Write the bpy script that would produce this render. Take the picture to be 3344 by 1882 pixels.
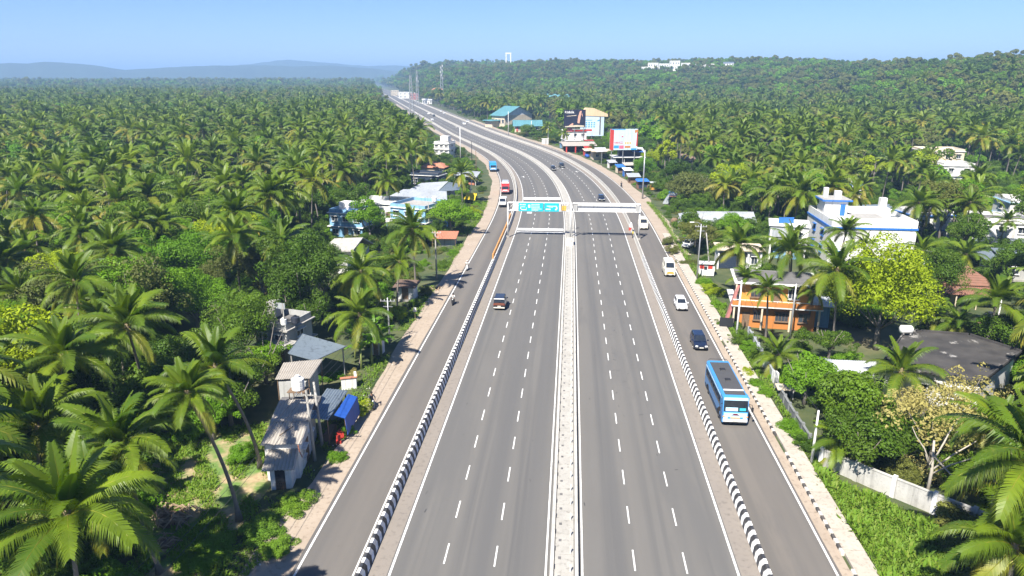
import bpy, math, random
import numpy as np
from mathutils import Vector, Matrix, Euler
R = math.radians
rng = np.random.default_rng(11)
random.seed(7)
for o in list(bpy.data.objects):
    bpy.data.objects.remove(o)
scene = bpy.context.scene
COL = scene.collection

# ---------------------------------------------------------------- camera, sky, sun, exposure
F, HR, VX, CX, CY = 2300.0, 252.0, 1870.0, 1672.0, 941.0      # focal length and vanishing point in photo pixels
PITCH = math.atan((CY - HR) / F)
YAW = math.atan(((VX - CX) / F) / (math.cos(PITCH) + math.sin(PITCH) * (CY - HR) / F))
CAMH, CAMX = 32.34, -0.21
cam = bpy.data.cameras.new('camera')
cam.sensor_width = 36.0
cam.lens = 36.0 * F / 3344.0
cam.clip_start, cam.clip_end = 0.5, 40000.0
camo = bpy.data.objects.new('camera', cam)
camo.location = (CAMX, 0, CAMH)
camo.rotation_euler = (math.pi / 2 - PITCH, 0, YAW)
COL.objects.link(camo)
scene.camera = camo

SUN_EL, SUN_AZ = 51.0, 203.0                                    # azimuth clockwise from +Y
world = bpy.data.worlds.new('World')
scene.world = world
world.use_nodes = True
wn = world.node_tree.nodes
wl = world.node_tree.links
sky = wn.new('ShaderNodeTexSky')
sky.sky_type = 'NISHITA'
sky.sun_disc = False
sky.sun_elevation = R(SUN_EL)
sky.sun_rotation = R(SUN_AZ)
sky.air_density = 1.0
sky.dust_density = 0.0
sky.ozone_density = 6.0
sky.altitude = 600.0
bg = wn['Background']
tint = wn.new('ShaderNodeMix')
tint.data_type = 'RGBA'
tint.blend_type = 'MULTIPLY'
tint.inputs[0].default_value = 1.0
tint.inputs[7].default_value = (0.70, 0.77, 1.0, 1)
wl.new(sky.outputs[0], tint.inputs[6])
wl.new(tint.outputs[2], bg.inputs[0])
bg.inputs[1].default_value = 0.052

sd = bpy.data.lights.new('sun', 'SUN')
sd.energy = 4.3
sd.angle = R(0.55)
sd.color = (1.0, 0.945, 0.85)
so = bpy.data.objects.new('sun', sd)
sundir = Vector((-math.sin(R(SUN_AZ)) * math.cos(R(SUN_EL)), -math.cos(R(SUN_AZ)) * math.cos(R(SUN_EL)), -math.sin(R(SUN_EL))))
so.rotation_euler = sundir.to_track_quat('-Z', 'Y').to_euler()
so.location = (0, 0, 400)
COL.objects.link(so)

vs = scene.view_settings
vs.view_transform = 'Standard'
vs.look = 'None'
vs.exposure = 1.56
vs.gamma = 1.0
vs.use_curve_mapping = False
scene.render.engine = 'CYCLES'
scene.cycles.max_bounces = 5
scene.cycles.diffuse_bounces = 3
scene.cycles.glossy_bounces = 2
scene.cycles.transmission_bounces = 3
scene.cycles.transparent_max_bounces = 6
scene.cycles.volume_bounces = 0
scene.cycles.use_denoising = True
scene.cycles.caustics_reflective = False
scene.cycles.caustics_refractive = False

# ---------------------------------------------------------------- where a photo pixel meets a level in the world
def gp(x, y, z=0.0):
    u, v = (x - CX) / F, (CY - y) / F
    f = math.cos(PITCH) + math.sin(PITCH) * v
    up = -math.sin(PITCH) + math.cos(PITCH) * v
    X = u * math.cos(YAW) - f * math.sin(YAW)
    Y = u * math.sin(YAW) + f * math.cos(YAW)
    t = (z - CAMH) / up
    return Vector((X * t + CAMX, Y * t, z))

def proj(X, Y, Z):
    dx, dy, dz = X - CAMX, Y, Z - CAMH
    r = dx * math.cos(YAW) + dy * math.sin(YAW)
    f = -dx * math.sin(YAW) + dy * math.cos(YAW)
    d = f * math.cos(PITCH) - dz * math.sin(PITCH)
    u = f * math.sin(PITCH) + dz * math.cos(PITCH)
    return CX + F * r / d, CY - F * u / d, d

# ---------------------------------------------------------------- centre line of the highway
_sy = np.array([150, 180, 200, 225, 257, 297, 336, 377, 420, 470, 9000.])
_ss = -np.array([0, .04, .075, .114, .176, .25, .32, .345, .32, .30, .31])
_yy = np.arange(-40, 6000, 2.0)
_sl = np.interp(_yy, _sy, _ss, left=0.0)
_xx = np.concatenate([[0], np.cumsum((_sl[1:] + _sl[:-1]) * 1.0)])
def cx(y): return np.interp(y, _yy, _xx)
def cs(y): return np.interp(y, _sy, _ss, left=0.0)
def off(x, y):
    s = cs(y)
    return (x - cx(y)) / np.sqrt(1 + s * s)
def rp(o, y):
    s = float(cs(y)); n = math.sqrt(1 + s * s)
    return float(cx(y)) + o / n, y - o * s / n
def rdir(y):                                                    # rotation about z that turns +Y along the road
    return math.atan(-float(cs(y)))

# ---------------------------------------------------------------- terrain
_az = np.array([-60, -17, -15.5, -13, -9.8, -5, -1, 5, 12, 16, 20, 24, 28, 34, 45, 70.])
_ht = np.array([0, 0, 14, 34, 43, 44, 47, 46, 44, 40, 37, 37, 38, 39, 39, 39.])
_r0 = np.array([1200, 1200, 1150, 1050, 980, 850, 780, 700, 640, 560, 500, 440, 400, 380, 380, 380.])
_r1 = np.array([1700, 1700, 1650, 1600, 1550, 1450, 1400, 1350, 1250, 1150, 1020, 900, 820, 780, 780, 780.])
def smooth(t):
    t = np.clip(t, 0, 1)
    return t * t * (3 - 2 * t)
def tz(x, y):
    x = np.asarray(x, float); y = np.asarray(y, float)
    az = np.degrees(np.arctan2(x, y)); r = np.hypot(x, y)
    h = np.interp(az, _az, _ht)
    r0 = np.interp(az, _az, _r0); r1 = np.interp(az, _az, _r1)
    z = h * smooth((r - r0) / (r1 - r0))
    z = z + np.where(h > 5, 4.0, 1.0) * np.sin(x * .011 + 1.3) * np.sin(y * .009 + .4) * smooth((r - 350) / 400)
    z = z - 30 * smooth((r - r1 - 350) / 900) * (h > 20)
    d = np.abs(off(x, y))
    z = z * smooth((d - 22) / 60) - 0.08 - .25 * smooth((d - 20.5) / 6)
    return z

# ---------------------------------------------------------------- mesh and object helpers
class MB:
    def __init__(s):
        s.v, s.f, s.m, s.uv = [], [], [], []
    def poly(s, pts, m=0, uv=None):
        b = len(s.v)
        s.v += [tuple(p) for p in pts]
        s.f.append(tuple(range(b, b + len(pts))))
        s.m.append(m)
        s.uv.append(uv)
        return s
    def mesh(s, V, Fc, m=0):
        b = len(s.v)
        s.v += [tuple(p) for p in V]
        for f in Fc:
            s.f.append(tuple(i + b for i in f)); s.m.append(m); s.uv.append(None)
        return s
    def box(s, c, d, rz=0.0, m=0, top=None):
        """centre of the base, size; top = (sx, sy) scale of the upper face"""
        tx, ty = top or (1, 1)
        V = []
        ca, sa = math.cos(rz), math.sin(rz)
        for k, (sx, sy) in ((0, (1, 1)), (1, (tx, ty))):
            for (a, b) in ((-1, -1), (1, -1), (1, 1), (-1, 1)):
                px, py = a * d[0] / 2 * sx, b * d[1] / 2 * sy
                V.append((c[0] + px * ca - py * sa, c[1] + px * sa + py * ca, c[2] + k * d[2]))
        return s.mesh(V, [(3, 2, 1, 0), (4, 5, 6, 7), (0, 1, 5, 4), (1, 2, 6, 5), (2, 3, 7, 6), (3, 0, 4, 7)], m)
    def loft(s, rings, m=0, caps=True, closed=True):
        n = len(rings[0])
        V = [p for r in rings for p in r]
        Fc = []
        for i in range(len(rings) - 1):
            for j in range(n if closed else n - 1):
                k = (j + 1) % n
                Fc.append((i * n + j, i * n + k, (i + 1) * n + k, (i + 1) * n + j))
        if caps:
            Fc.append(tuple(range(n - 1, -1, -1)))
            Fc.append(tuple((len(rings) - 1) * n + j for j in range(n)))
        return s.mesh(V, Fc, m)
    def tube(s, path, rad, n=6, m=0):
        rings = []
        P = [Vector(p) for p in path]
        for i, p in enumerate(P):
            t = (P[min(i + 1, len(P) - 1)] - P[max(i - 1, 0)]).normalized()
            a = t.cross(Vector((1, 0, 0)) if abs(t.x) < .9 else Vector((0, 1, 0))).normalized()
            b = t.cross(a)
            r = rad[i] if hasattr(rad, '__len__') else rad
            rings.append([p + (a * math.cos(2 * math.pi * k / n) + b * math.sin(2 * math.pi * k / n)) * r for k in range(n)])
        return s.loft(rings, m)
    def ball(s, c, r, m=0, n=8, k=5):
        rx, ry, rz = r if hasattr(r, '__len__') else (r, r, r)
        rings = []
        for i in range(1, k):
            a = math.pi * i / k - math.pi / 2
            rings.append([(c[0] + rx * math.cos(a) * math.cos(2 * math.pi * j / n), c[1] + ry * math.cos(a) * math.sin(2 * math.pi * j / n), c[2] + rz * math.sin(a)) for j in range(n)])
        return s.loft(rings, m)
    def build(s, name, mats, parent=None, smooth=False, loc=None, rz=0.0):
        return obj(name, s.data(name, mats, smooth), parent, loc, rz)
    def data(s, name, mats, smooth=False):
        me = bpy.data.meshes.new(name)
        me.from_pydata(s.v, [], s.f)
        if not isinstance(mats, (list, tuple)):
            mats = [mats]
        for mm in mats:
            me.materials.append(mm)
        if len(mats) > 1:
            me.polygons.foreach_set('material_index', s.m)
        if any(u is not None for u in s.uv):
            L = me.uv_layers.new(name='UVMap')
            flat = []
            for f, u in zip(s.f, s.uv):
                for i in range(len(f)):
                    flat += list(u[i]) if u is not None else [0, 0]
            L.data.foreach_set('uv', flat)
        if smooth:
            me.polygons.foreach_set('use_smooth', [True] * len(me.polygons))
        me.update()
        return me

def obj(name, data, parent=None, loc=None, rz=0.0):
    o = bpy.data.objects.new(name, data)
    COL.objects.link(o)
    if parent is not None:
        o.parent = parent
    if loc is not None:
        o.location = loc
    if rz:
        o.rotation_euler = (0, 0, rz)
    return o
def tag(o, label=None, cat=None, group=None, kind=None):
    if label: o['label'] = label
    if cat: o['category'] = cat
    if group: o['group'] = group
    if kind: o['kind'] = kind
    return o
def thing(name, label, cat, loc=(0, 0, 0), rz=0.0, group=None):
    return tag(obj(name, None, None, loc, rz), label, cat, group)
def copy_tree(o, parent=None):
    c = o.copy()
    COL.objects.link(c)
    c.parent = parent
    for ch in o.children:
        copy_tree(ch, c)
    return c

# ---------------------------------------------------------------- materials
def newmat(name):
    m = bpy.data.materials.new(name)
    m.use_nodes = True
    return m, m.node_tree.nodes, m.node_tree.links, m.node_tree.nodes['Principled BSDF']
def mixc(n, l, fac, a, b):
    x = n.new('ShaderNodeMix')
    x.data_type = 'RGBA'
    for i, val in ((0, fac), (6, a), (7, b)):
        if hasattr(val, 'links'): l.new(val, x.inputs[i])
        elif i == 0: x.inputs[0].default_value = val
        else: x.inputs[i].default_value = (*val, 1)
    return x.outputs[2]
def noise(n, l, scale, detail=3, vec=None, rough=.55):
    t = n.new('ShaderNodeTexNoise')
    t.inputs['Scale'].default_value = scale
    t.inputs['Detail'].default_value = detail
    t.inputs['Roughness'].default_value = rough
    if vec is not None: l.new(vec, t.inputs['Vector'])
    return t.outputs['Fac']
def ramp(n, l, fac, a, b):
    t = n.new('ShaderNodeMapRange')
    t.inputs[1].default_value = a
    t.inputs[2].default_value = b
    l.new(fac, t.inputs[0])
    return t.outputs[0]
def objcoord(n): return n.new('ShaderNodeTexCoord').outputs['Object']
def geopos(n): return n.new('ShaderNodeNewGeometry').outputs['Position']
def scaled(n, l, vec, s):
    m = n.new('ShaderNodeMapping')
    m.inputs['Scale'].default_value = s
    l.new(vec, m.inputs['Vector'])
    return m.outputs[0]

MATS = {}
def M(name, col, rough=.7, var=.18, scale=1.2, metal=0.0, dirt=None, spec=.4, bump=0.0):
    """plain painted or raw surface: base colour, blotches of wear and a little grain"""
    if name in MATS: return MATS[name]
    m, n, l, p = newmat(name)
    c = geopos(n)
    col = tuple(x * .80 for x in col)
    dirt = tuple(x * .80 for x in dirt) if dirt else None
    a = noise(n, l, scale, 5, c)
    d = dirt or tuple(x * .55 for x in col)
    o1 = mixc(n, l, ramp(n, l, a, .38, .78), tuple(min(1, x * (1 + var * .35)) for x in col), tuple(x * (1 - var) + y * var for x, y in zip(col, d)))
    b = noise(n, l, scale * 9, 2, c)
    o2 = mixc(n, l, ramp(n, l, b, .55, 1.0), o1, d)
    if scale < 1.0:                                             # rain streaks run down the big faces
        s_ = noise(n, l, 1.0, 4, scaled(n, l, c, (2.6, 2.6, .14)))
        o2 = mixc(n, l, ramp(n, l, s_, .54, .86), o2, tuple(x * .62 for x in d))
    l.new(o2, p.inputs['Base Color'])
    p.inputs['Roughness'].default_value = rough
    p.inputs['Metallic'].default_value = metal
    p.inputs['Specular IOR Level'].default_value = spec
    if bump:
        bm = n.new('ShaderNodeBump')
        bm.inputs['Strength'].default_value = bump
        bm.inputs['Distance'].default_value = .02
        l.new(b, bm.inputs['Height'])
        l.new(bm.outputs[0], p.inputs['Normal'])
    MATS[name] = m
    return m
def gloss(name, col, rough=.22, metal=0.0, coat=.5):
    if name in MATS: return MATS[name]
    m, n, l, p = newmat(name)
    a = noise(n, l, 3.0, 3, objcoord(n))
    l.new(mixc(n, l, ramp(n, l, a, .4, .8), col, tuple(x * .86 + .012 for x in col)), p.inputs['Base Color'])
    p.inputs['Roughness'].default_value = rough
    p.inputs['Metallic'].default_value = metal
    p.inputs['Coat Weight'].default_value = coat
    p.inputs['Coat Roughness'].default_value = .12
    MATS[name] = m
    return m

def leafmat(name, young, mature, old, trans=.3, rough=.42):
    m, n, l, p = newmat(name)
    oi = n.new('ShaderNodeObjectInfo')
    at = n.new('ShaderNodeAttribute')
    at.attribute_name = 'tint'
    a = noise(n, l, .9, 2, objcoord(n))
    c1 = mixc(n, l, ramp(n, l, oi.outputs['Random'], 0, 1), mature, young)
    c2 = mixc(n, l, ramp(n, l, at.outputs['Fac'], .25, 1.0), c1, old)
    c3 = mixc(n, l, ramp(n, l, a, .35, .8), c2, tuple(x * .86 + y * .14 for x, y in zip(mature, old)))
    l.new(c3, p.inputs['Base Color'])
    p.inputs['Roughness'].default_value = rough
    p.inputs['Specular IOR Level'].default_value = .22
    t = n.new('ShaderNodeBsdfTranslucent')
    hs = n.new('ShaderNodeHueSaturation')
    hs.inputs['Value'].default_value = 1.25
    hs.inputs['Saturation'].default_value = 1.15
    l.new(c3, hs.inputs['Color'])
    l.new(hs.outputs[0], t.inputs['Color'])
    x = n.new('ShaderNodeMixShader')
    x.inputs[0].default_value = trans
    out = n['Material Output']
    l.new(p.outputs[0], x.inputs[1])
    l.new(t.outputs[0], x.inputs[2])
    l.new(x.outputs[0], out.inputs['Surface'])
    MATS[name] = m
    return m

PALM = leafmat('palm_leaf', (.165, .238, .013), (.054, .118, .010), (.30, .25, .04), .34, .44)
BROAD = leafmat('broad_leaf', (.105, .190, .009), (.040, .090, .007), (.16, .15, .02), .28, .55)
LIME = leafmat('lime_leaf', (.31, .38, .008), (.24, .33, .008), (.36, .34, .02), .36, .6)
BRIGHT = leafmat('bright_leaf', (.160, .300, .010), (.092, .215, .008), (.18, .22, .02), .34, .55)
OLIVE = leafmat('olive_leaf', (.15, .165, .03), (.095, .12, .025), (.21, .17, .06), .28, .6)
DRY = leafmat('dry_leaf', (.38, .33, .11), (.30, .27, .08), (.44, .38, .19), .3, .7)
WEED = leafmat('weed_leaf', (.165, .285, .018), (.10, .205, .015), (.29, .27, .07), .34, .6)
BARK = M('bark', (.20, .175, .15), .9, .4, 2.5)
CONC = M('concrete', (.38, .365, .34), .85, .35, .8)
CONCD = M('dark_concrete', (.15, .145, .145), .9, .4, .7)
WHITE = M('white_paint', (.78, .78, .76), .6, .18, .6, dirt=(.5, .46, .40))
METAL = M('grey_sheet', (.36, .40, .44), .45, .25, .5, .35)
WOODM = M('wood', (.20, .13, .08), .8, .3, 3)
DARK = M('dark_void', (.02, .022, .026), .8, .2)
GLASS = gloss('window_glass', (.035, .045, .06), .08, 0, .3)
STEEL = M('steel', (.52, .53, .54), .4, .15, 2, .6)

# ================================================================ SETTING: ground, hills, air
m, n, l, p = newmat('ground_soil')
c = geopos(n)
a = noise(n, l, .035, 4, c)
b = noise(n, l, .35, 5, c)
g1 = mixc(n, l, ramp(n, l, b, .4, .65), (.035, .055, .016), (.075, .085, .030))
g2 = mixc(n, l, ramp(n, l, a, .58, .72), g1, (.19, .15, .085))
l.new(g2, p.inputs['Base Color'])
p.inputs['Roughness'].default_value = .95
GROUND = m
rad = np.concatenate([[0.0], np.geomspace(12, 2600, 90), np.geomspace(2800, 26000, 14)])
az = np.concatenate([np.linspace(-180, -62, 24)[:-1], np.linspace(-62, 62, 190), np.linspace(62, 180, 24)[1:-1]])
A, RR = np.meshgrid(np.radians(az), rad)
X, Y = RR * np.sin(A), RR * np.cos(A)
Z = tz(X, Y)
na, nr = len(az), len(rad)
V = np.stack([X, Y, Z], -1).reshape(-1, 3)
Fc = []
for i in range(nr - 1):
    for j in range(na):
        k = (j + 1) % na
        Fc.append((i * na + j, i * na + k, (i + 1) * na + k, (i + 1) * na + j)[::-1])
me = bpy.data.meshes.new('ground')
me.from_pydata(V.tolist(), [], Fc)
me.polygons.foreach_set('use_smooth', [True] * len(Fc))
me.materials.append(GROUND)
tag(obj('ground', me), kind='structure')

HILLM = M('far_hill', (.040, .062, .030), .95, .4, .004)
def ridge(name, label, pts, dist, depth, seed):
    """a real ridge: profile of (azimuth, height) at a distance, sloping down in front and behind"""
    r = np.random.default_rng(seed)
    azs = np.linspace(pts[0][0], pts[-1][0], 90)
    hs = np.interp(azs, [q[0] for q in pts], [q[1] for q in pts])
    ks = np.convolve(r.normal(0, 1, 90 + 8), np.ones(9) / 9, 'valid')
    hs = np.maximum(hs + ks * 9 * np.minimum(1, hs / 40), -4)
    rows = []
    for t, f in ((-1, 0), (-.62, .42), (-.3, .8), (0, 1), (.4, .7), (1, 0)):
        rows.append([((dist + t * depth) * math.sin(R(q)), (dist + t * depth) * math.cos(R(q)), -6 + (h + 6) * f + (r.normal(0, 5) if 0 < f < 1 else 0)) for q, h in zip(azs, hs)])
    mb = MB()
    mb.loft(rows, caps=False, closed=False)
    tag(mb.build(name, HILLM, smooth=True), label, kind='structure')
def near(pts, k, d): return [(q, 32 + (h - 32) * k) for q, h in pts]
ridge('hills', 'long low hills fading blue on the horizon', near([(-49, 150), (-45, 150), (-41, 165), (-37, 178), (-34.5, 160), (-32.5, 118), (-30, 135), (-26, 160), (-23, 172), (-21, 158), (-18.5, 165), (-15, 128), (-13, 100), (-11, 60), (-8, 0)], .46, 4200), 4200, 500, 1)
ridge('hills', 'pale distant hill behind the nearer blue ridge', near([(-29, 20), (-26, 190), (-23.5, 270), (-21.5, 318), (-19.5, 285), (-17, 225), (-14, 235), (-11, 195), (-9, 0)], .42, 5600), 5600, 600, 2)
ridge('hills', 'small pale hill behind the wooded ridge', [(12, 40), (15, 88), (17, 112), (18.5, 104), (20, 76), (23, 70), (26, 40)], 3300, 400, 3)

# ---------------------------------------------------------------- road surfaces
def asphalt(name, base, lanes):
    m, n, l, p = newmat(name)
    uv = n.new('ShaderNodeUVMap').outputs[0]
    st = noise(n, l, 1.0, 4, scaled(n, l, uv, (1.1, .018, 1)))
    bl = noise(n, l, 1.0, 5, scaled(n, l, uv, (.35, .09, 1)))
    gr = noise(n, l, 28.0, 2, uv)
    sep = n.new('ShaderNodeSeparateXYZ')
    l.new(uv, sep.inputs[0])
    w = n.new('ShaderNodeMath'); w.operation = 'COSINE'
    mul = n.new('ShaderNodeMath'); mul.operation = 'MULTIPLY'; mul.inputs[1].default_value = 2 * math.pi / lanes
    l.new(sep.outputs[0], mul.inputs[0]); l.new(mul.outputs[0], w.inputs[0])
    lane = ramp(n, l, w.outputs[0], -.2, 1.0)
    oil = n.new('ShaderNodeMath'); oil.operation = 'MULTIPLY'
    l.new(ramp(n, l, st, .40, .60), oil.inputs[0]); l.new(lane, oil.inputs[1])
    c1 = mixc(n, l, ramp(n, l, bl, .3, .75), tuple(x * 1.05 for x in base), tuple(x * .88 for x in base))
    c2 = mixc(n, l, oil.outputs[0], c1, tuple(x * y for x, y in zip(base, (.62, .65, .71))))
    bd = noise(n, l, 1.0, 2, scaled(n, l, uv, (.42, .0035, 1)))
    c2 = mixc(n, l, ramp(n, l, bd, .50, .66), c2, tuple(x * y for x, y in zip(base, (.70, .73, .79))))
    c2 = mixc(n, l, ramp(n, l, bd, .46, .36), c2, tuple(x * y for x, y in zip(base, (1.12, 1.10, 1.07))))
    pt = noise(n, l, 1.0, 6, scaled(n, l, uv, (.22, .030, 1)), .7)
    c2 = mixc(n, l, ramp(n, l, pt, .52, .64), c2, tuple(x * y for x, y in zip(base, (.80, .82, .86))))
    ck = noise(n, l, 1.0, 3, scaled(n, l, uv, (.7, 1.6, 1)), .8)
    c2 = mixc(n, l, ramp(n, l, ck, .70, .76), c2, tuple(x * .55 for x in base))
    c3 = mixc(n, l, ramp(n, l, gr, .3, .9), c2, tuple(x * 1.12 for x in base))
    l.new(c3, p.inputs['Base Color'])
    p.inputs['Roughness'].default_value = .88
    p.inputs['Specular IOR Level'].default_value = .25
    return m
ASPH = asphalt('asphalt', (.118, .113, .106), 3.5)
ASPH2 = asphalt('service_asphalt', (.122, .112, .102), 4.6)
SHOULD = M('dusty_shoulder', (.245, .215, .185), .95, .2, .25, dirt=(.18, .16, .14))
SAND = M('sandy_earth', (.37, .305, .24), .95, .3, .3, dirt=(.27, .20, .14))
PAINT = M('road_paint', (.74, .74, .72), .7, .45, 2.5, dirt=(.24, .235, .23))
def ysteps(y0, y1):
    out = [y0]
    while out[-1] < y1 - .01:
        y = out[-1]
        out.append(min(y1, y + (4 if y < 420 else 12 if y < 900 else 40)))
    return out
def ribbon(name, o1, o2, y0, y1, z, mat, parent=None, label=None, kind='structure', wob=None):
    mb = MB()
    ys = ysteps(y0, y1)
    r = np.random.default_rng(int(abs(o1 * 100)) + 5)
    d1 = np.convolve(r.normal(0, 1, len(ys) + 2), np.ones(3) / 3, 'valid') * (wob[0] if wob else 0)
    d2 = np.convolve(r.normal(0, 1, len(ys) + 2), np.ones(3) / 3, 'valid') * (wob[1] if wob else 0)
    s = 0.0
    for i in range(len(ys) - 1):
        a, b = ys[i], ys[i + 1]
        ds = (b - a) * math.sqrt(1 + float(cs(a)) ** 2)
        P = [rp(o1 + d1[i], a), rp(o2 + d2[i], a), rp(o2 + d2[i + 1], b), rp(o1 + d1[i + 1], b)]
        mb.poly([(q[0], q[1], z) for q in P], 0, [(o1, s + y0), (o2, s + y0), (o2, s + ds + y0), (o1, s + ds + y0)])
        s += ds
    o = mb.build(name, mat, parent)
    if parent is None: tag(o, label, kind=kind)
    return o
YF = 2300
HW = ribbon('highway', -12.1, 12.1, -30, YF, 0.0, ASPH, label='six lane grey asphalt highway curving away between palms')
SRL = ribbon('service_road', -19.3, -13.95, -30, YF, -.004, ASPH2, label='grey service road on the scooter side of the highway')
SRR = ribbon('service_road', 13.95, 19.45, -30, 900, -.004, ASPH2, label='grey service road with the blue bus on it')
ribbon('shoulder', -13.95, -11.98, -30, YF, .004, SHOULD, label='brown dusty strip beside the striped barrier, scooter side')
ribbon('shoulder', 11.98, 13.95, -30, YF, .004, SHOULD, label='brown dusty strip beside the striped barrier, bus side')
ribbon('verge', -21.4, -18.55, -30, 900, .003, SAND, label='pinkish sandy verge along the service road', wob=(.5, .06))
ribbon('verge', 18.75, 19.5, -30, 300, .003, SAND, label='dusty gutter along the kerb', wob=(.06, 0))
ribbon('verge', 19.4, 22.6, 132, 560, .002, SAND, label='sandy verge in front of the roadside shops', wob=(0, .8))
for o1, w in ((-11.8, .16), (11.8, .16), (-1.25, .13), (1.25, .13)):
    ribbon('edge_line', o1 - w / 2, o1 + w / 2, -30, YF, .009, PAINT, HW)
ribbon('edge_line', -18.28, -18.12, -30, 900, .009, PAINT, SRL)
ribbon('edge_line', 18.4, 18.56, -30, 700, .009, PAINT, SRR)
ribbon('edge_line', -14.3, -14.18, -30, 700, .009, PAINT, SRL)
# lane dashes: one mesh, one object for each dash
dash = MB()
dash.poly([(-.058, 0, 0), (.058, 0, 0), (.058, 2.25, 0), (-.058, 2.25, 0)])
dash = dash.data('dash', PAINT)
far = MB()
for o1 in (-8.32, -4.8, 4.85, 8.36):
    y = 35.4 + (.35 if o1 > 0 else 0)
    while y < 900:
        q = rp(o1, y)
        if y < 330:
            d = obj('lane_dash', dash, HW, (q[0], q[1], .009), rdir(y))
        else:
            q2 = rp(o1, y + 2.35)
            t = Vector((q2[0] - q[0], q2[1] - q[1], 0)).normalized()
            s = Vector((t.y, -t.x, 0)) * .07
            a_, b_ = Vector((*q, .009)), Vector((*q2, .009))
            far.poly([a_ - s, a_ + s, b_ + s, b_ - s])
        y += 5.36
tag(far.build('lane_dashes', PAINT, HW), kind='stuff')
# turn arrows painted beyond the gantry, and a small box mark
def arrow(o1, y, turn):
    mb = MB()
    mb.poly([(-.12, -2, 0), (.12, -2, 0), (.12, .6, 0), (-.12, .6, 0)])
    mb.poly([(-.4, .6, 0), (.4, .6, 0), (0, 1.7, 0)])
    mb.poly([(.12 * turn, -.6, 0), (.12 * turn, -.2, 0), (.9 * turn, .35, 0), (.9 * turn, -.05, 0)])
    q = rp(o1, y)
    mb.build('road_arrow', PAINT, HW, loc=(q[0], q[1], .010), rz=rdir(y))
arrow(-10, 240, -1); arrow(10, 252, 1); arrow(6.4, 262, 1)
mb = MB(); mb.poly([(-.6, -1, 0), (.6, -1, 0), (.6, 1, 0), (-.6, 1, 0)])
q = gp(1729, 695); mb.build('road_mark', PAINT, HW, loc=(q.x, q.y, .010))
TAR = M('tar_mark', (.06, .06, .062), .8, .2)
mb = MB()
for i in range(60):                                            # tyre and tar scraps
    o1 = rng.uniform(-11.5, 11.5) if i > 24 else rng.uniform(5.2, 7.6)
    q = rp(o1, rng.uniform(42, 150) if i > 24 else rng.uniform(62, 100))
    a_, w_, h_ = rng.uniform(0, 3.1), rng.uniform(.1, .55), rng.uniform(.03, .1)
    u_ = Vector((math.cos(a_), math.sin(a_), 0)) * w_ / 2; v_ = Vector((-math.sin(a_), math.cos(a_), 0)) * h_ / 2
    cc = Vector((q[0], q[1], .008)); mb.poly([cc - u_ - v_, cc + u_ - v_, cc + u_ * .7 + v_, cc - u_ + v_])
tag(mb.build('tar_scraps', TAR, HW), kind='stuff')

# ---------------------------------------------------------------- crash barriers
m, n, l, p = newmat('striped_paint')
uv = n.new('ShaderNodeUVMap').outputs[0]
sep = n.new('ShaderNodeSeparateXYZ'); l.new(uv, sep.inputs[0])
fr = n.new('ShaderNodeMath'); fr.operation = 'FRACT'; l.new(sep.outputs[0], fr.inputs[0])
gt = n.new('ShaderNodeMath'); gt.operation = 'GREATER_THAN'; gt.inputs[1].default_value = .5; l.new(fr.outputs[0], gt.inputs[0])
dn = noise(n, l, 2.2, 5, geopos(n))
wcol = mixc(n, l, ramp(n, l, dn, .45, .8), (.80, .80, .78), (.58, .54, .48))
bcol = mixc(n, l, ramp(n, l, dn, .45, .8), (.030, .032, .038), (.10, .095, .09))
l.new(mixc(n, l, gt.outputs[0], bcol, wcol), p.inputs['Base Color'])
p.inputs['Roughness'].default_value = .6
STRIPE = m
WALLW = M('barrier_white', (.52, .505, .465), .7, .3, .6, dirt=(.32, .285, .235))
PROF = [(-.31, 0), (-.31, .08), (-.17, .34), (-.10, .92), (.10, .92), (.17, .34), (.31, .08), (.31, 0)]
SHIFT = [.34, .30, .0, .42, .42, .0, .30, .34]
def barrier_unit(oc, ya, yb, mat, parent, name='barrier_unit', prof=PROF, slant=1.0, per=1.06):
    mb = MB()
    step = max(1, int((yb - ya) / 3))
    ys = np.linspace(ya, yb, step + 1)
    for i in range(step):
        for k in range(len(prof) - 1):
            (o1, z1), (o2, z2) = prof[k], prof[k + 1]
            P = [rp(oc + o1, ys[i]), rp(oc + o2, ys[i]), rp(oc + o2, ys[i + 1]), rp(oc + o1, ys[i + 1])]
            zz = [z1, z2, z2, z1]
            s1, s2 = (SHIFT[k] * slant, SHIFT[k + 1] * slant) if len(prof) == 8 else (0, 0)
            mb.poly([(q[0], q[1], z) for q, z in zip(P, zz)][::-1], 0, [(ys[i] / per + s1, 0), (ys[i] / per + s2, 0), (ys[i + 1] / per + s2, 0), (ys[i + 1] / per + s1, 0)][::-1])
    for yy, rev in ((ya, 0), (yb, 1)):
        P = [rp(oc + o1, yy) + (z1,) for o1, z1 in prof]
        mb.poly(P if rev else P[::-1], 0, [(yy / per + (SHIFT[i] * slant if len(prof) == 8 else 0), 0) for i in range(len(prof))])
    return mb.build(name, mat, parent)
bl_ = thing('crash_barrier', 'long black and white striped concrete barrier beside the lane with the black jeep', 'barrier')
br_ = thing('crash_barrier', 'long black and white striped concrete barrier beside the blue bus', 'barrier')
y = 20.0
while y < 126:
    barrier_unit(-13.6, y, y + 5.97, STRIPE, bl_, slant=1.0)
    barrier_unit(13.6, y, y + 5.97, STRIPE, br_, slant=1.0)
    y += 6
bl2 = thing('crash_barrier', 'plain off-white concrete barrier curving beyond the gantry beside the red lorry', 'barrier')
br2 = thing('crash_barrier', 'plain white concrete barrier curving past the roadside shops', 'barrier')
y = 128.0
while y < 1400:
    st = 8 if y < 400 else 40
    barrier_unit(-13.6, y, y + st - .03, WALLW, bl2)
    barrier_unit(13.6, y, y + st - .03, WALLW, br2)
    y += st
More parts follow.
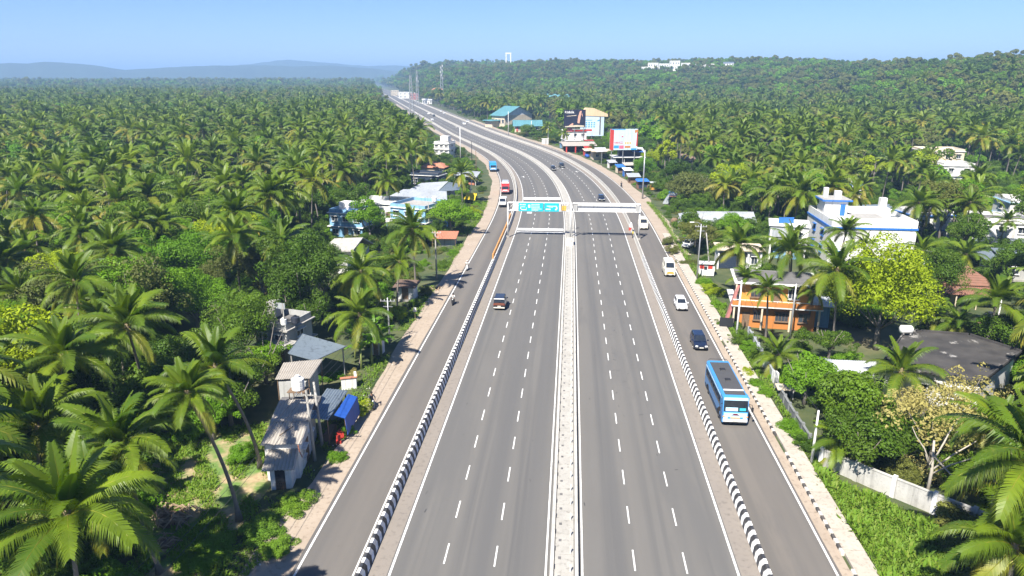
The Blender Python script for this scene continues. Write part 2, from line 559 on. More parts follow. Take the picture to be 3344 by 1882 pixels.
# orange plastic guard behind the gantry foot
ORG = M('orange_plastic', (.62, .28, .06), .6, .3, 1.0, dirt=(.5, .42, .3))
og = thing('plastic_barrier', 'orange plastic guard strip along the barrier behind the gantry foot', 'barrier')
for i in range(7):
    barrier_unit(-14.15, 126 + i * 6, 131.7 + i * 6, ORG, og, 'guard_panel', [(-.12, 0), (-.12, .95), (.1, .95), (.1, 0)])

# ---------------------------------------------------------------- median
md = thing('median', 'raised pale concrete median strip with kerbs between the carriageways', 'median')
SLAB = M('median_slab', (.39, .375, .34), .9, .3, .9, dirt=(.26, .24, .21))
KERBM = M('median_kerb', (.50, .48, .44), .85, .4, 1.2, dirt=(.20, .18, .15))
y = 24.0
KP = [(-.17, 0), (-.12, .46), (.12, .46), (.17, 0)]
while y < 1300:
    st = 6 if y < 300 else 50
    barrier_unit(0, y, y + st - .025, SLAB, md, 'slab', [(-.66, 0), (-.66, .36), (.66, .36), (.66, 0)])
    y += st
y = 24.0
while y < 1300:
    st = 6 if y < 300 else 50
    barrier_unit(-.84, y, y + st - .02, KERBM, md, 'kerb', KP)
    barrier_unit(.84, y, y + st - .02, KERBM, md, 'kerb', KP)
    y += st
hole = MB().box((0, 0, 0), (.2, .26, .03)).data('drain_hole', CONCD)
post = MB().box((0, 0, 0), (.07, .12, .42)).box((0, 0, .42), (.09, .14, .10)).data('marker_post', M('post_white', (.74, .72, .66), .6))
blk = MB().box((0, 0, 0), (.03, .5, .30)).data('kerb_mark', M('black_paint', (.035, .035, .04), .6))
y = 26.0
while y < 190:
    q = rp(-.33, y); obj('drain_hole', hole, md, (q[0], q[1], .352), rdir(y))
    if y < 150:
        q = rp(.42, y + .6); obj('marker_post', post, md, (q[0], q[1], .36), rdir(y))
    y += 1.95 if y < 120 else 1.2
y = 25.0
while y < 120:
    q = rp(-.675, y); obj('kerb_mark', blk, md, (q[0], q[1], .19), 0)
    y += 1.95
# ---------------------------------------------------------------- footpath and painted kerb on the bus side
fp = tag(obj('footpath', None), 'pale concrete slab footpath beside the blue bus', kind='structure')
SLABM = M('footpath_slab', (.45, .405, .345), .92, .3, .5, dirt=(.28, .235, .185))
y = 28.0
i = 0
while y < 150:
    L = (2.3, 2.6, 2.1, 2.45)[i % 4]
    mb = MB().box((0, L / 2 - .02, -.3), (1.5, L - .04, .43 + .012 * ((i * 7) % 3)))
    q = rp(20.5, y)
    mb.build('slab', SLABM, fp, loc=(q[0], q[1], 0), rz=rdir(y))
    y += L; i += 1
kp = tag(obj('kerb', None), 'black and white painted kerb along the footpath', kind='structure')
kb = MB().box((0, .27, -.2), (.26, .53, .40), top=(.8, 1))
kw_, kd_ = kb.data('kerb_stone', M('kerb_white', (.72, .68, .60), .8, .35, 2, dirt=(.35, .29, .22))), kb.data('kerb_stone', M('kerb_black', (.05, .05, .052), .8, .4, 2, dirt=(.25, .21, .17)))
y = 30.0
i = 0
while y < 135:
    q = rp(19.6, y)
    if not (41.9 < y < 43.6 or 58 < y < 61 or 84 < y < 86.5):
        obj('kerb_stone', kw_ if i % 2 else kd_, kp, (q[0], q[1], 0), rdir(y) + random.uniform(-.02, .02))
    y += .56; i += 1

# ---------------------------------------------------------------- the air: one closed box of even pale haze
mb = MB().box((0, 5600, -12), (30000, 21000, 190))
hz, n, l, p = newmat('haze_air')
n.remove(p)
pv = n.new('ShaderNodeVolumePrincipled')
pv.inputs['Color'].default_value = (.36, .58, .90, 1)
pv.inputs['Density'].default_value = .00027
pv.inputs['Anisotropy'].default_value = 0.0
l.new(pv.outputs[0], n['Material Output'].inputs['Volume'])
hzo = tag(mb.build('haze', hz), 'thin blue haze in the air', kind='stuff')

# ================================================================ VEGETATION: meshes
def attr(me, vals):
    a = me.attributes.new('tint', 'FLOAT', 'FACE')
    a.data.foreach_set('value', vals)
def frond(e0, droop, L, pairs, wid, seed, tint, hang=.35, rach=True):
    """a feather palm leaf: curved midrib with drooping leaflets; arrays of verts, faces, tint"""
    r = np.random.default_rng(seed)
    V, Fa, T = [], [], []
    N = 26
    pts, dirs = [np.zeros(3)], []
    side = r.normal(0, .12)
    for i in range(N):
        t = i / (N - 1)
        e = e0 - droop * t ** 1.35
        dvec = np.array([math.cos(e), side * t, math.sin(e)])
        dvec /= np.linalg.norm(dvec)
        dirs.append(dvec)
        pts.append(pts[-1] + dvec * L / N)
    pts = np.array(pts); dirs = np.array(dirs + [dirs[-1]])
    def at(t):
        u = t * N; i = min(int(u), N - 1); f = u - i
        return pts[i] * (1 - f) + pts[i + 1] * f, dirs[i]
    twist = r.normal(0, .25)
    for k in range(pairs):
        t = .14 + .86 * (k + .5) / pairs
        b, d = at(t)
        sidev = np.cross(d, [0, 0, 1.0]); sidev /= max(1e-6, np.linalg.norm(sidev))
        upv = np.cross(sidev, d)
        ln = (.30 + .80 * math.sin(math.pi * min(1, .18 + t * .80)) ** .8) * L / 4.8 * r.uniform(.85, 1.1)
        for sg in (-1, 1):
            out = sidev * sg * math.cos(twist) + upv * (.28 + sg * math.sin(twist) * .5)
            dir1 = out * .86 + d * (.35 + .45 * t)
            dir1 /= np.linalg.norm(dir1)
            g = hang * r.uniform(.7, 1.4)
            mid = b + dir1 * ln * .55 + np.array([0, 0, -g * .18 * ln])
            tip = b + dir1 * ln * .95 + np.array([0, 0, -g * 1.0 * ln])
            w = d * wid * .5
            i0 = len(V)
            V += [b - w, b + w, mid + w * .9, mid - w * .9, tip]
            Fa += [(i0, i0 + 1, i0 + 2, i0 + 3), (i0 + 3, i0 + 2, i0 + 4)]
            tt = min(1, max(0, tint + r.normal(0, .07)))
            T += [tt, min(1, tt + .08)]
    if rach:
        i0 = len(V)
        for i in range(0, N + 1, 4):
            w = .055 * (1 - .8 * i / N) * L / 4.8
            s = np.cross(dirs[i], [0, 0, 1.0]); s /= max(1e-6, np.linalg.norm(s))
            u = np.cross(s, dirs[i])
            V += [pts[i] - s * w, pts[i] + u * w * .9 + 0, pts[i] + s * w]
        m = len(range(0, N + 1, 4))
        for i in range(m - 1):
            a = i0 + i * 3
            Fa += [(a, a + 1, a + 4, a + 3), (a + 1, a + 2, a + 5, a + 4)]
            T += [.75, .75]
    return np.array(V), Fa, T
def frond_mesh(*a, **k):
    V, Fa, T = frond(*a, **k)
    me = bpy.data.meshes.new('frond')
    me.from_pydata(V.tolist(), [], Fa)
    me.materials.append(PALM)
    attr(me, T)
    return me
# five ages of leaf for the near palms, three shapes of each
AGES = [(1.38, .55, 3.6, .02), (1.05, 1.15, 4.5, .05), (.62, 1.35, 4.9, .12), (.18, 1.25, 4.8, .26), (-.42, .95, 4.3, .62)]
HERO = [[frond_mesh(e, dr, L, 56, .078, 100 + i * 10 + k, ti, hang=.40 + .08 * i) for k in range(3)] for i, (e, dr, L, ti) in enumerate(AGES)]
def frond_plan(r, nf=26, bias=0.0, dead=0.0):
    out = []
    for i in range(nf):
        q = i / (nf - 1)
        age = min(4, int(max(0, q * 4.6 + bias + r.uniform(-.35, .35))))
        age = max(0, age)
        out.append((i * 2.39996 + r.normal(0, .12), age, r.uniform(.86, 1.1), r.normal(0, .1)))
    return out
def crown_mesh(name, seed, pairs=16, wid=.27, nf=25, bias=0.0, tone=0.0, dead=0.0):
    r = np.random.default_rng(seed)
    VV, FF, TT, b = [], [], [], 0
    for azm, age, s, tl in frond_plan(r, nf, bias):
        e, dr, L, ti = AGES[age]
        V, Fa, T = frond(e + tl, dr + r.normal(0, .12), L * s, pairs, wid, int(r.integers(1e6)), min(1, max(0, ti + tone + r.normal(0, .12) + (.7 if age >= 3 and r.uniform() < dead else 0))), hang=.4 + .08 * age)
        ca, sa = math.cos(azm), math.sin(azm)
        W = np.stack([V[:, 0] * ca - V[:, 1] * sa, V[:, 0] * sa + V[:, 1] * ca, V[:, 2]], -1)
        VV.append(W); TT += T
        FF += [tuple(x + b for x in f) for f in Fa]
        b += len(V)
    return np.concatenate(VV), FF, TT
def crown_data(seed, **k):
    V, Fa, T = crown_mesh('crown', seed, **k)
    me = bpy.data.meshes.new('palm_crown')
    me.from_pydata(V.tolist(), [], Fa)
    me.materials.append(PALM)
    attr(me, T)
    return me, (V, Fa, T)
MIDCROWN = [crown_data(40 + i, **k) for i, k in enumerate((dict(nf=25), dict(nf=19, bias=-.6), dict(nf=27, bias=.3, dead=.5), dict(nf=22, tone=.15, dead=.2), dict(nf=30, bias=-.2), dict(nf=16, bias=.5, tone=.25, dead=.6), dict(nf=23, bias=-.9, tone=-.05), dict(nf=26, bias=.1, dead=.3)))]
def trunk_mb(h, lean, r0=.16, r1=.10, n=7, seg=9):
    P, rr = [], []
    for i in range(seg + 1):
        t = i / seg
        P.append((lean[0] * (t ** 1.6), lean[1] * (t ** 1.6), h * t))
        rr.append((r0 + (.16 * max(0, 1 - t * 9))) * (1 - t) + r1 * t)
    return MB().tube(P, rr, n)
NUT = gloss('coconut_husk', (.30, .26, .05), .5, 0, .1)
_nr = random.Random(3)
nuts = MB()
for i in range(11):
    a = _nr.uniform(0, 6.28)
    nuts.ball((.34 * math.cos(a), .34 * math.sin(a), -.42 + _nr.uniform(-.22, .12)), (.14, .14, .17), n=7, k=5)
NUTS = nuts.data('coconut_cluster', NUT, True)
SPATH = M('palm_fibre', (.22, .17, .10), .9, .4, 6)
BUD = MB().tube([(0, 0, -.5), (0, 0, -.1), (0, 0, .25), (0, 0, .7)], [.14, .24, .22, .07], 8).data('crown_bud', SPATH, True)
TR = {}
def trunk_data(h, lean):
    key = (round(h), round(lean[0] * 1.5), round(lean[1] * 1.5))
    if key not in TR:
        TR[key] = trunk_mb(key[0], (key[1] / 1.5, key[2] / 1.5)).data('palm_trunk', BARK, True)
    return TR[key], (key[1] / 1.5, key[2] / 1.5, key[0])

# ---- broadleaf crowns: clumps of leaf-sized faces with gaps between
def leaves(centres, rads, nleaf, size, r, updown=.35, tint0=.0):
    V, T = [], []
    for (c, rd) in zip(centres, rads):
        k = int(nleaf * (rd / np.mean(rads)) ** 2)
        d = r.normal(0, 1, (k, 3)); d[:, 2] += updown
        d /= np.linalg.norm(d, axis=1)[:, None]
        pos = c + d * (rd * r.uniform(.72, 1.08, k))[:, None] * np.array([1, 1, .8])
        nn = d + r.normal(0, .55, (k, 3)); nn[:, 2] += .35
        nn /= np.linalg.norm(nn, axis=1)[:, None]
        a = np.cross(nn, r.normal(0, 1, (k, 3))); a /= np.maximum(1e-6, np.linalg.norm(a, axis=1))[:, None]
        b = np.cross(nn, a)
        s = size * r.uniform(.7, 1.35) * r.uniform(.6, 1.35, k)[:, None]
        q = np.stack([pos - a * s, pos - b * s * .55, pos + a * s, pos + b * s * .55], 1)
        V.append(q.reshape(-1, 3)); T.append(np.full(k, tint0 + r.uniform(0, .35)))
    V = np.concatenate(V); T = np.concatenate(T)
    Fa = np.arange(len(V)).reshape(-1, 4)
    return V, Fa, T
def tree_crown(seed, Rc=1.0, nclump=34, nleaf=120, size=.055, flat=.72, tall=0.0):
    """unit crown (radius about 1, base at z=0)"""
    r = np.random.default_rng(seed)
    cen, rad_ = [], []
    lob = r.normal(0, .75, (5, 2))
    while len(cen) < nclump:
        d = r.normal(0, 1, 3); d /= np.linalg.norm(d)
        if d[2] < -.45: continue
        q = d * r.uniform(.35, .92) * np.array([1, 1, flat])
        q[:2] += lob[r.integers(5)] * .40
        q[2] += flat * .8 + tall * r.uniform(0, 1)
        cen.append(q); rad_.append(r.uniform(.09, .36))
    return leaves(np.array(cen), np.array(rad_), nleaf, size, r)
def leaf_data(name, V, Fa, T, mat):
    me = bpy.data.meshes.new(name)
    me.from_pydata(V.tolist(), [], Fa.tolist())
    me.materials.append(mat)
    attr(me, T)
    return me
CR = {}
def crown(seed, mat, fine=True, rich=False):
    key = (seed, mat.name, fine, rich)
    if key not in CR:
        if mat is DRY: V, Fa, T = tree_crown(seed, nclump=44, nleaf=42, size=.040, flat=.8, tall=.2)
        elif rich: V, Fa, T = tree_crown(seed, nclump=105, nleaf=210, size=.026, flat=(.75, .85, .9, .8)[seed % 4], tall=.25)
        else: V, Fa, T = tree_crown(seed, nclump=58 if fine else 26, nleaf=170 if fine else 80, size=.040 if fine else .075, flat=(.62, .75, .9, .55)[seed % 4], tall=(0, .3, .5, 0)[seed % 4])
        CR[key] = leaf_data('tree_crown', V, Fa, T, mat)
    return CR[key]
def wood_mb(seed, h, Rc):
    r = random.Random(seed)
    mb = MB()
    mb.tube([(0, 0, -.4), (r.uniform(-.2, .2), r.uniform(-.2, .2), h * .5), (r.uniform(-.3, .3), r.uniform(-.3, .3), h)], [.045 * Rc + .14, .03 * Rc + .1, .08], 7)
    for k in range(6):
        a = k * 1.05 + r.uniform(-.3, .3)
        mb.tube([(0, 0, h * .55), (Rc * .35 * math.cos(a), Rc * .35 * math.sin(a), h * .9), (Rc * .75 * math.cos(a), Rc * .75 * math.sin(a), h + Rc * r.uniform(.3, .8))], [.09, .07, .025], 5)
    return mb
LIMB = {}
def broadleaf(loc, Rc, h, mat, label, seed=0, group=None, name='broadleaf_tree', rz=None, fine=True):
    t = thing(name, label, 'tree', loc, rz if rz is not None else random.uniform(0, 6.28), group)
    key = (round(h), round(Rc), seed % 3)
    if key not in LIMB:
        LIMB[key] = wood_mb(seed, key[0], key[1]).data('tree_trunk', BARK, True)
    obj('trunk', LIMB[key], t)
    c_ = obj('crown', crown(seed % 6, mat, fine, Rc > 3.4 and loc[1] < 135), t, (0, 0, h * .62))
    c_.scale = (Rc, Rc, Rc * random.uniform(.85, 1.1))
    return t
def bush(loc, Rc, mat, label, seed=0, group=None, name='bush', cat='bush', sz=.9):
    o = obj(name, crown(seed % 6, mat, True), None, loc, random.uniform(0, 6.28))
    o.scale = (Rc, Rc, Rc * sz)
    o.location.z -= .25 * Rc
    return tag(o, label, cat, group)
PALMSPOTS = []
def palm(base, h, lean=(0, 0), s=1.0, label=None, group=None, hero=True, seed=0, name='coconut_palm', rz=0.0):
    r = np.random.default_rng(seed)
    t = thing(name, label, 'palm tree', base, rz, group)
    td, top = trunk_data(h, lean)
    obj('trunk', td, t)
    if hero:
        for azm, age, sc, tl in frond_plan(r, int(r.integers(19, 30)), float(r.normal(0, .4))):
            f = obj('frond', HERO[age][int(r.integers(3))], t, (top[0], top[1], top[2] + .15))
            f.rotation_euler = (r.normal(0, .12), tl, azm)
            f.scale = (sc * s,) * 3
        if r.uniform() < .7:
            obj('coconut_cluster', NUTS, t, (top[0], top[1], top[2] + .1))
        obj('bud', BUD, t, top)
    else:
        c_ = obj('crown', MIDCROWN[seed % 8][0], t, (top[0], top[1], top[2] + .1), float(r.uniform(0, 6.28)))
        c_.scale = (s, s, s * float(r.uniform(.9, 1.1)))
    return t

# ================================================================ BUILDINGS AND STREET FURNITURE
FOOT = []                                                       # circles that plants keep out of
ORANGE = M('orange_wall', (.52, .20, .05), .75, .2, .5, dirt=(.45, .20, .06))
YELLOW = M('yellow_wall', (.62, .31, .06), .75, .2, .5, dirt=(.55, .30, .08))
PINKW = M('pink_wall', (.50, .20, .18), .8, .2, .6)
BLUEW = M('blue_wall', (.22, .42, .62), .7, .2, .5)
BLUET = M('blue_trim', (.035, .17, .55), .5, .15, .6)
CREAM = M('cream_wall', (.68, .58, .43), .8, .2, .5)
GREYW = M('grey_wall', (.42, .42, .41), .85, .3, .5)
TEAL = M('teal_sheet', (.12, .30, .34), .5, .25, .25, .2)
TILE = M('clay_tile', (.22, .105, .07), .85, .45, 1.6, dirt=(.14, .10, .07))
TERRA = M('terracotta_sheet', (.48, .20, .12), .8, .2, .6)
THATCH = M('old_thatch', (.20, .135, .105), .95, .4, 1.2)
TIN = M('old_tin', (.42, .385, .34), .7, .25, 1.6, .05, dirt=(.24, .20, .16))
SHEETB = M('blue_grey_sheet', (.23, .28, .33), .4, .15, .2, .35)
SHEETL = M('pale_sheet', (.50, .53, .56), .45, .3, .35, .25)
SHEETW = M('white_sheet', (.66, .68, .70), .5, .25, .4, .1)
TARPB = M('blue_tarpaulin', (.018, .085, .38), .6, .25, .8)
TARPY = M('yellow_tarpaulin', (.80, .56, .02), .6, .2, .8)
m, n, l, p = newmat('weathered_black_roof')
c = geopos(n)
k1 = mixc(n, l, ramp(n, l, noise(n, l, .5, 6, c), .35, .7), (.028, .026, .026), (.060, .055, .052))
k2 = mixc(n, l, ramp(n, l, noise(n, l, .42, 7, c, .72), .60, .66), k1, (.24, .23, .22))
l.new(k2, p.inputs['Base Color']); p.inputs['Roughness'].default_value = .85
BLACKR = m
NAVY = M('navy_shutter', (.03, .045, .075), .5, .2, 1)
BRICK = M('brown_brickwork', (.24, .13, .08), .9, .4, 3)
RED = M('red_paint', (.55, .055, .04), .5, .15, .8)
PINK = M('pink_fascia', (.70, .16, .25), .6, .15, .6)
TANKW = M('white_tank', (.82, .82, .80), .4, .1, 1)
TANKB = M('black_tank', (.03, .035, .05), .5, .1, 1)

def part(parent, name, c, d, mat, rz=0.0, top=None):
    return MB().box((0, 0, 0), d, 0, 0, top).build(name, mat, parent, loc=c, rz=rz)
def foot(t, w, d):
    FOOT.append((t.location.x, t.location.y, .5 * math.hypot(w, d)))
_wm = {}
def window(parent, x, y, z, w, h, rz=0.0, frame=WHITE, pane=GLASS, bars=1, name='window', sill=True):
    """a framed opening on a wall face; local -Y is the outside"""
    key = (round(w, 2), round(h, 2), frame.name, bars, sill)
    if key not in _wm:
        mb = MB()
        t = .07
        mb.box((-w / 2 + t / 2, -.03, 0), (t, .10, h)).box((w / 2 - t / 2, -.03, 0), (t, .10, h))
        mb.box((0, -.031, 0), (w - 2 * t, .098, t)).box((0, -.031, h - t), (w - 2 * t, .098, t))
        for k in range(bars):
            mb.box((-w / 2 + (k + 1) * w / (bars + 1), -.028, t), (.05, .08, h - 2 * t))
        if sill:
            mb.box((0, -.12, -.07), (w + .16, .26, .07)).box((0, -.2, h + .03), (w + .3, .42, .07))
        pm = MB().box((0, .0, t), (w - 2 * t, .03, h - 2 * t))
        _wm[key] = (mb.data('window', frame), pm)
    fr, pm = _wm[key]
    o = obj(name, fr, parent, (x, y, z), rz)
    k2 = key + (pane.name,)
    if k2 not in _wm: _wm[k2] = pm.data('pane', pane)
    obj('pane', _wm[k2], o)
    return o
def door(parent, x, y, z, w, h, rz=0.0, mat=WOODM):
    o = MB().box((0, -.03, 0), (w, .08, h)).build('door', mat, parent, loc=(x, y, z), rz=rz)
    MB().box((w * .36, -.1, h * .48), (.04, .07, .14)).build('handle', STEEL, o)
    return o
def corrugated(parent, A, B, C, D_, mat, nw=4, ribs=5, name='roof_panel', th=.03, amp=.085):
    """sheets side by side between the eave A-B and the ridge D-C, each with its own ribs"""
    A, B, C, D_ = map(Vector, (A, B, C, D_))
    nrm = (B - A).cross(D_ - A).normalized()
    for k in range(nw):
        mb = MB()
        r0, r1 = [], []
        jut = random.uniform(-.05, .05)
        for i in range(ribs * 2 + 1):
            t = (k + (i / (ribs * 2)) * 1.02) / nw
            t = min(t, 1.0)
            up = nrm * (amp * (i % 2) + .012 * (k % 2))
            r0.append(A.lerp(B, t) + up - (D_ - A).normalized() * jut)
            r1.append(D_.lerp(C, t) + up)
        lo = [q - nrm * th for q in r0], [q - nrm * th for q in r1]
        mb.loft([r0 + lo[0][::-1], r1 + lo[1][::-1]])
        mb.build(name, mat, parent)
def slab_roof(parent, pts, mat, th=.1, name='roof'):
    P = [Vector(q) for q in pts]
    mb = MB()
    n_ = len(P)
    mb.loft([[q - Vector((0, 0, th)) for q in P], P])
    return mb.build(name, mat, parent)
def tank(parent_or_none, loc, r=.55, h=1.1, mat=None, label=None):
    mat = mat or TANKW
    rings = []
    for z, k in ((0, .92), (.05 * h, 1), (.3 * h, 1), (.33 * h, .95), (.36 * h, 1), (.62 * h, 1), (.65 * h, .95), (.68 * h, 1), (.84 * h, 1), (.93 * h, .7), (.96 * h, .36), (1.05 * h, .34)):
        rings.append([(r * k * math.cos(2 * math.pi * j / 14), r * k * math.sin(2 * math.pi * j / 14), z) for j in range(14)])
    t = thing('water_tank', label, 'water tank', loc)
    MB().loft(rings).build('tank_body', mat, t, smooth=False)
    MB().loft([[(r * .36 * math.cos(.52 * j), r * .36 * math.sin(.52 * j), h * 1.05 + zz) for j in range(12)] for zz in (.0, .07)]).build('lid', mat, t)
    return t
def hip(parent, w, d, z, rise, mat, over=.6, name='roof', ridge=.4):
    W_, D2 = w / 2 + over, d / 2 + over
    rl = max(.05, (w / 2) * ridge)
    e = [(-W_, -D2, z), (W_, -D2, z), (W_, D2, z), (-W_, D2, z)]
    a, b = (-rl, 0, z + rise), (rl, 0, z + rise)
    mb = MB()
    mb.mesh(e + [a, b] + [(q[0], q[1], z - .12) for q in e], [(0, 1, 5, 4), (1, 2, 5), (2, 3, 4, 5), (3, 0, 4), (6, 9, 8, 7), (0, 6, 7, 1), (1, 7, 8, 2), (2, 8, 9, 3), (3, 9, 6, 0)])
    return mb.build(name, mat, parent), e, a, b
def gable(parent, w, d, z, rise, mat, over=.4, ribs=6, nw=6, name='roof_panel'):
    """ridge along x"""
    W_, D2 = w / 2 + over, d / 2 + over
    dz = rise * over / (d / 2)
    corrugated(parent, (-W_, -D2, z - dz), (W_, -D2, z - dz), (W_, 0, z + rise), (-W_, 0, z + rise), mat, nw, ribs, name)
    corrugated(parent, (W_, D2, z - dz), (-W_, D2, z - dz), (-W_, 0, z + rise), (W_, 0, z + rise), mat, nw, ribs, name)
    MB().loft([[(-W_, -.18, z + rise), (-W_, 0, z + rise + .09), (-W_, .18, z + rise)], [(W_, -.18, z + rise), (W_, 0, z + rise + .09), (W_, .18, z + rise)]]).build('ridge_cap', mat, parent)
    for s in (-1, 1):
        MB().mesh([(s * w / 2, -d / 2, z), (s * w / 2, d / 2, z), (s * w / 2, 0, z + rise), (s * (w / 2 - .12), -d / 2, z), (s * (w / 2 - .12), d / 2, z), (s * (w / 2 - .12), 0, z + rise)], [(0, 1, 2), (5, 4, 3), (0, 3, 4, 1), (1, 4, 5, 2), (2, 5, 3, 0)]).build('gable_wall', WHITE, parent)
def house(loc, w, d, h, wall, label, roof='flat', rmat=None, rz=0.0, floors=2, nwin=3, trim=None, name='house', cat='house', frame=WHITE, front_door=True, side=True):
    z0 = float(tz(loc[0], loc[1]))
    t = thing(name, label, cat, (loc[0], loc[1], max(z0, -.3)), rz)
    foot(t, w, d)
    part(t, 'wall', (0, 0, -.4), (w, d, h + .4), wall)
    part(t, 'plinth', (0, 0, -.4), (w + .24, d + .24, .75), CONC)
    fh = h / floors
    for f in range(floors):
        for k in range(nwin):
            x = -w / 2 + w * (k + .5) / nwin
            if f == 0 and front_door and k == nwin // 2:
                door(t, x, -d / 2, .35, 1.0, 2.05)
            else:
                window(t, x, -d / 2, f * fh + fh * .38, min(1.4, w / nwin * .55), fh * .40, 0, frame)
        if side:
            for s in (-1, 1):
                window(t, s * w / 2, 0, f * fh + fh * .38, min(1.4, d * .3), fh * .40, s * math.pi / 2, frame)
        if f:
            MB().box((0, 0, f * fh - .12), (w + .9, d + .9, .14)).build('floor_slab', trim or WHITE, t)
    if roof == 'flat':
        part(t, 'roof_slab', (0, 0, h), (w + .7, d + .7, .16), trim or WHITE)
        for (x, y, sx, sy) in ((0, -d / 2 + .08, w, .16), (0, d / 2 - .08, w, .16), (-w / 2 + .08, 0, .16, d - .33), (w / 2 - .08, 0, .16, d - .33)):
            part(t, 'parapet', (x, y, h + .16), (sx, sy, .7), wall)
        part(t, 'roof_deck', (0, 0, h + .16), (w - .34, d - .34, .05), rmat or CONC)
    elif roof == 'gable':
        gable(t, w, d, h, max(.9, d * .18), rmat or METAL)
    elif roof == 'hip':
        hip(t, w, d, h, d * .25, rmat or TILE)
    elif roof == 'shed':
        corrugated(t, (-w / 2 - .5, -d / 2 - .7, h), (w / 2 + .5, -d / 2 - .7, h), (w / 2 + .5, d / 2 + .4, h + d * .16), (-w / 2 - .5, d / 2 + .4, h + d * .16), rmat or METAL, max(3, int(w / 1.3)), 5)
    return t
def pole(px, py, h, label, arm=True, lamp=False, mat=None, name='utility_pole', cat='pole', lean=(0, 0), r=.11, rz=0.0, off_=0):
    g_ = gp(px, py)
    t = thing(name, label, cat, (g_.x, g_.y, float(tz(g_.x, g_.y)) - .05), rz)
    MB().tube([(0, 0, -.5), (lean[0] * .5, lean[1] * .5, h * .5), (lean[0], lean[1], h)], [r * 1.25, r, r * .75], 8).build('post', mat or CONC, t, smooth=True)
    if arm:
        MB().box((lean[0], lean[1], h - .5), (1.9, .09, .10)).box((lean[0], lean[1], h - 1.2), (1.2, .08, .09)).build('cross_arm', mat or CONC, t)
        for k in (-.85, -.4, .4, .85):
            MB().tube([(k + lean[0], lean[1], h - .4), (k + lean[0], lean[1], h - .2)], [.05, .035], 6).build('insulator', WHITE, t)
    if lamp:
        MB().tube([(lean[0], lean[1], h - .1), (lean[0] - .5, lean[1], h + .25), (lean[0] - 1.3, lean[1], h + .3)], [.05, .04, .035], 6).build('lamp_arm', STEEL, t)
        MB().box((lean[0] - 1.5, lean[1], h + .22), (.7, .26, .12)).build('lamp_head', WHITE, t)
    return t

# ---------------------------------------------------------------- clearing side, near: the corrugated hut and its neighbours
t = thing('tin_roof_hut', 'narrow two-storey white hut with ribbed tin roofs at the edge of the clearing', 'hut', (-23.3, 49.3, -.3), R(9))
foot(t, 4, 9)
part(t, 'wall', (-.15, 4.9, 0), (2.7, 7.2, 3.45), WHITE)
part(t, 'wall', (0, .55, 0), (1.7, 1.5, 2.3), WHITE)
part(t, 'doorway', (-.05, -.22, .0), (.8, .05, 1.9), DARK)
g_ = MB()
for k in range(5): g_.box((-.38 + k * .17, -.28, 0), (.03, .03, .75))
for k in range(6): g_.box((-.05, -.285, .04 + k * .14), (.8, .025, .03))
g_.build('gate', WOODM, t)
window(t, 1.2, 3.0, 1.3, .9, .9, math.pi / 2); window(t, 1.2, 5.8, 1.3, .9, .9, math.pi / 2); door(t, 1.2, 4.4, 0.2, .9, 2.0, math.pi / 2)
corrugated(t, (-1.35, -.75, 2.15), (1.3, -.75, 2.15), (1.25, 1.3, 2.95), (-1.25, 1.3, 2.95), TIN, 3, 3)
corrugated(t, (-1.75, .9, 3.55), (1.6, .9, 3.55), (1.65, 4.0, 4.1), (-1.6, 4.0, 4.1), TIN, 4, 3)
corrugated(t, (-1.65, 3.9, 4.14), (1.65, 3.9, 4.14), (1.7, 7.0, 4.7), (-1.5, 7.0, 4.7), TIN, 4, 3)
MB().tube([(-.4, 2.0, 3.86), (.5, 3.2, 4.06)], .035, 5).build('loose_batten', WOODM, t)
part(t, 'terrace', (.1, 7.6, 3.9), (3.6, 2.2, .35), CONCD)
MB().tube([(1.35, .9, 3.5), (1.42, .9, 2.9), (1.7, .5, 2.6)], .05, 6).build('drain_pipe', TERRA, t)
fr = thing('tank_stand', 'rusty frame stand carrying the white tank behind the tin roofs', 'stand', (-24.6, 57.4, 3.9))
for (a_, b_) in ((-.7, -.5), (.7, -.5), (-.7, .5), (.7, .5)): MB().tube([(a_, b_, -4.1), (a_, b_, .9)], .05, 5).build('leg', WOODM, fr)
MB().box((0, 0, .9), (1.7, 1.3, .08)).build('platform', WOODM, fr)
tank(None, (-24.6, 57.4, 4.9), .58, 1.25, TANKW, 'white plastic water tank above the tin-roofed hut')
t = thing('lean_to', 'grey sheet lean-to between the tin-roofed hut and the blue tarpaulin', 'shed', (-22.3, 59.2, -.3), R(2))
foot(t, 3, 6)
corrugated(t, (-1.4, -2.8, 2.9), (.5, -2.8, 2.7), (.9, 2.6, 3.1), (-1.2, 2.6, 3.3), SHEETB, 2, 4)
for (a_, b_) in ((-1.2, -2.6), (.4, -2.6), (.7, 2.4), (-1.1, 2.4)): MB().tube([(a_, b_, 0), (a_, b_, 2.85)], .06, 6).build('post', WOODM, t)
part(t, 'wall', (-.4, 2.2, 0), (1.6, .15, 2.8), GREYW)
part(t, 'counter', (.1, -1.2, 0), (.6, 2.2, .9), WOODM)
t = thing('tarpaulin_stall', 'bright blue tarpaulin stall at the sandy verge', 'stall', (-20.9, 59.3, -.25), R(2))
MB().loft([[(-.55, -2.0, 2.75), (.45, -2.0, 2.45), (.62, -2.05, .75), (.58, -2.05, .75), (.41, -2.0, 2.40), (-.57, -2.0, 2.70)], [(-.35, 2.1, 2.95), (.55, 2.1, 2.65), (.72, 2.1, .95), (.68, 2.1, .95), (.51, 2.1, 2.60), (-.37, 2.1, 2.90)]]).build('tarpaulin', TARPB, t)
for b_ in (-1.9, 0, 2.0): MB().tube([(.40, b_, 0), (.40, b_, 2.45)], .045, 5).build('post', WOODM, t)
part(t, 'table', (-.2, -1.4, 0), (.7, .8, .8), RED)
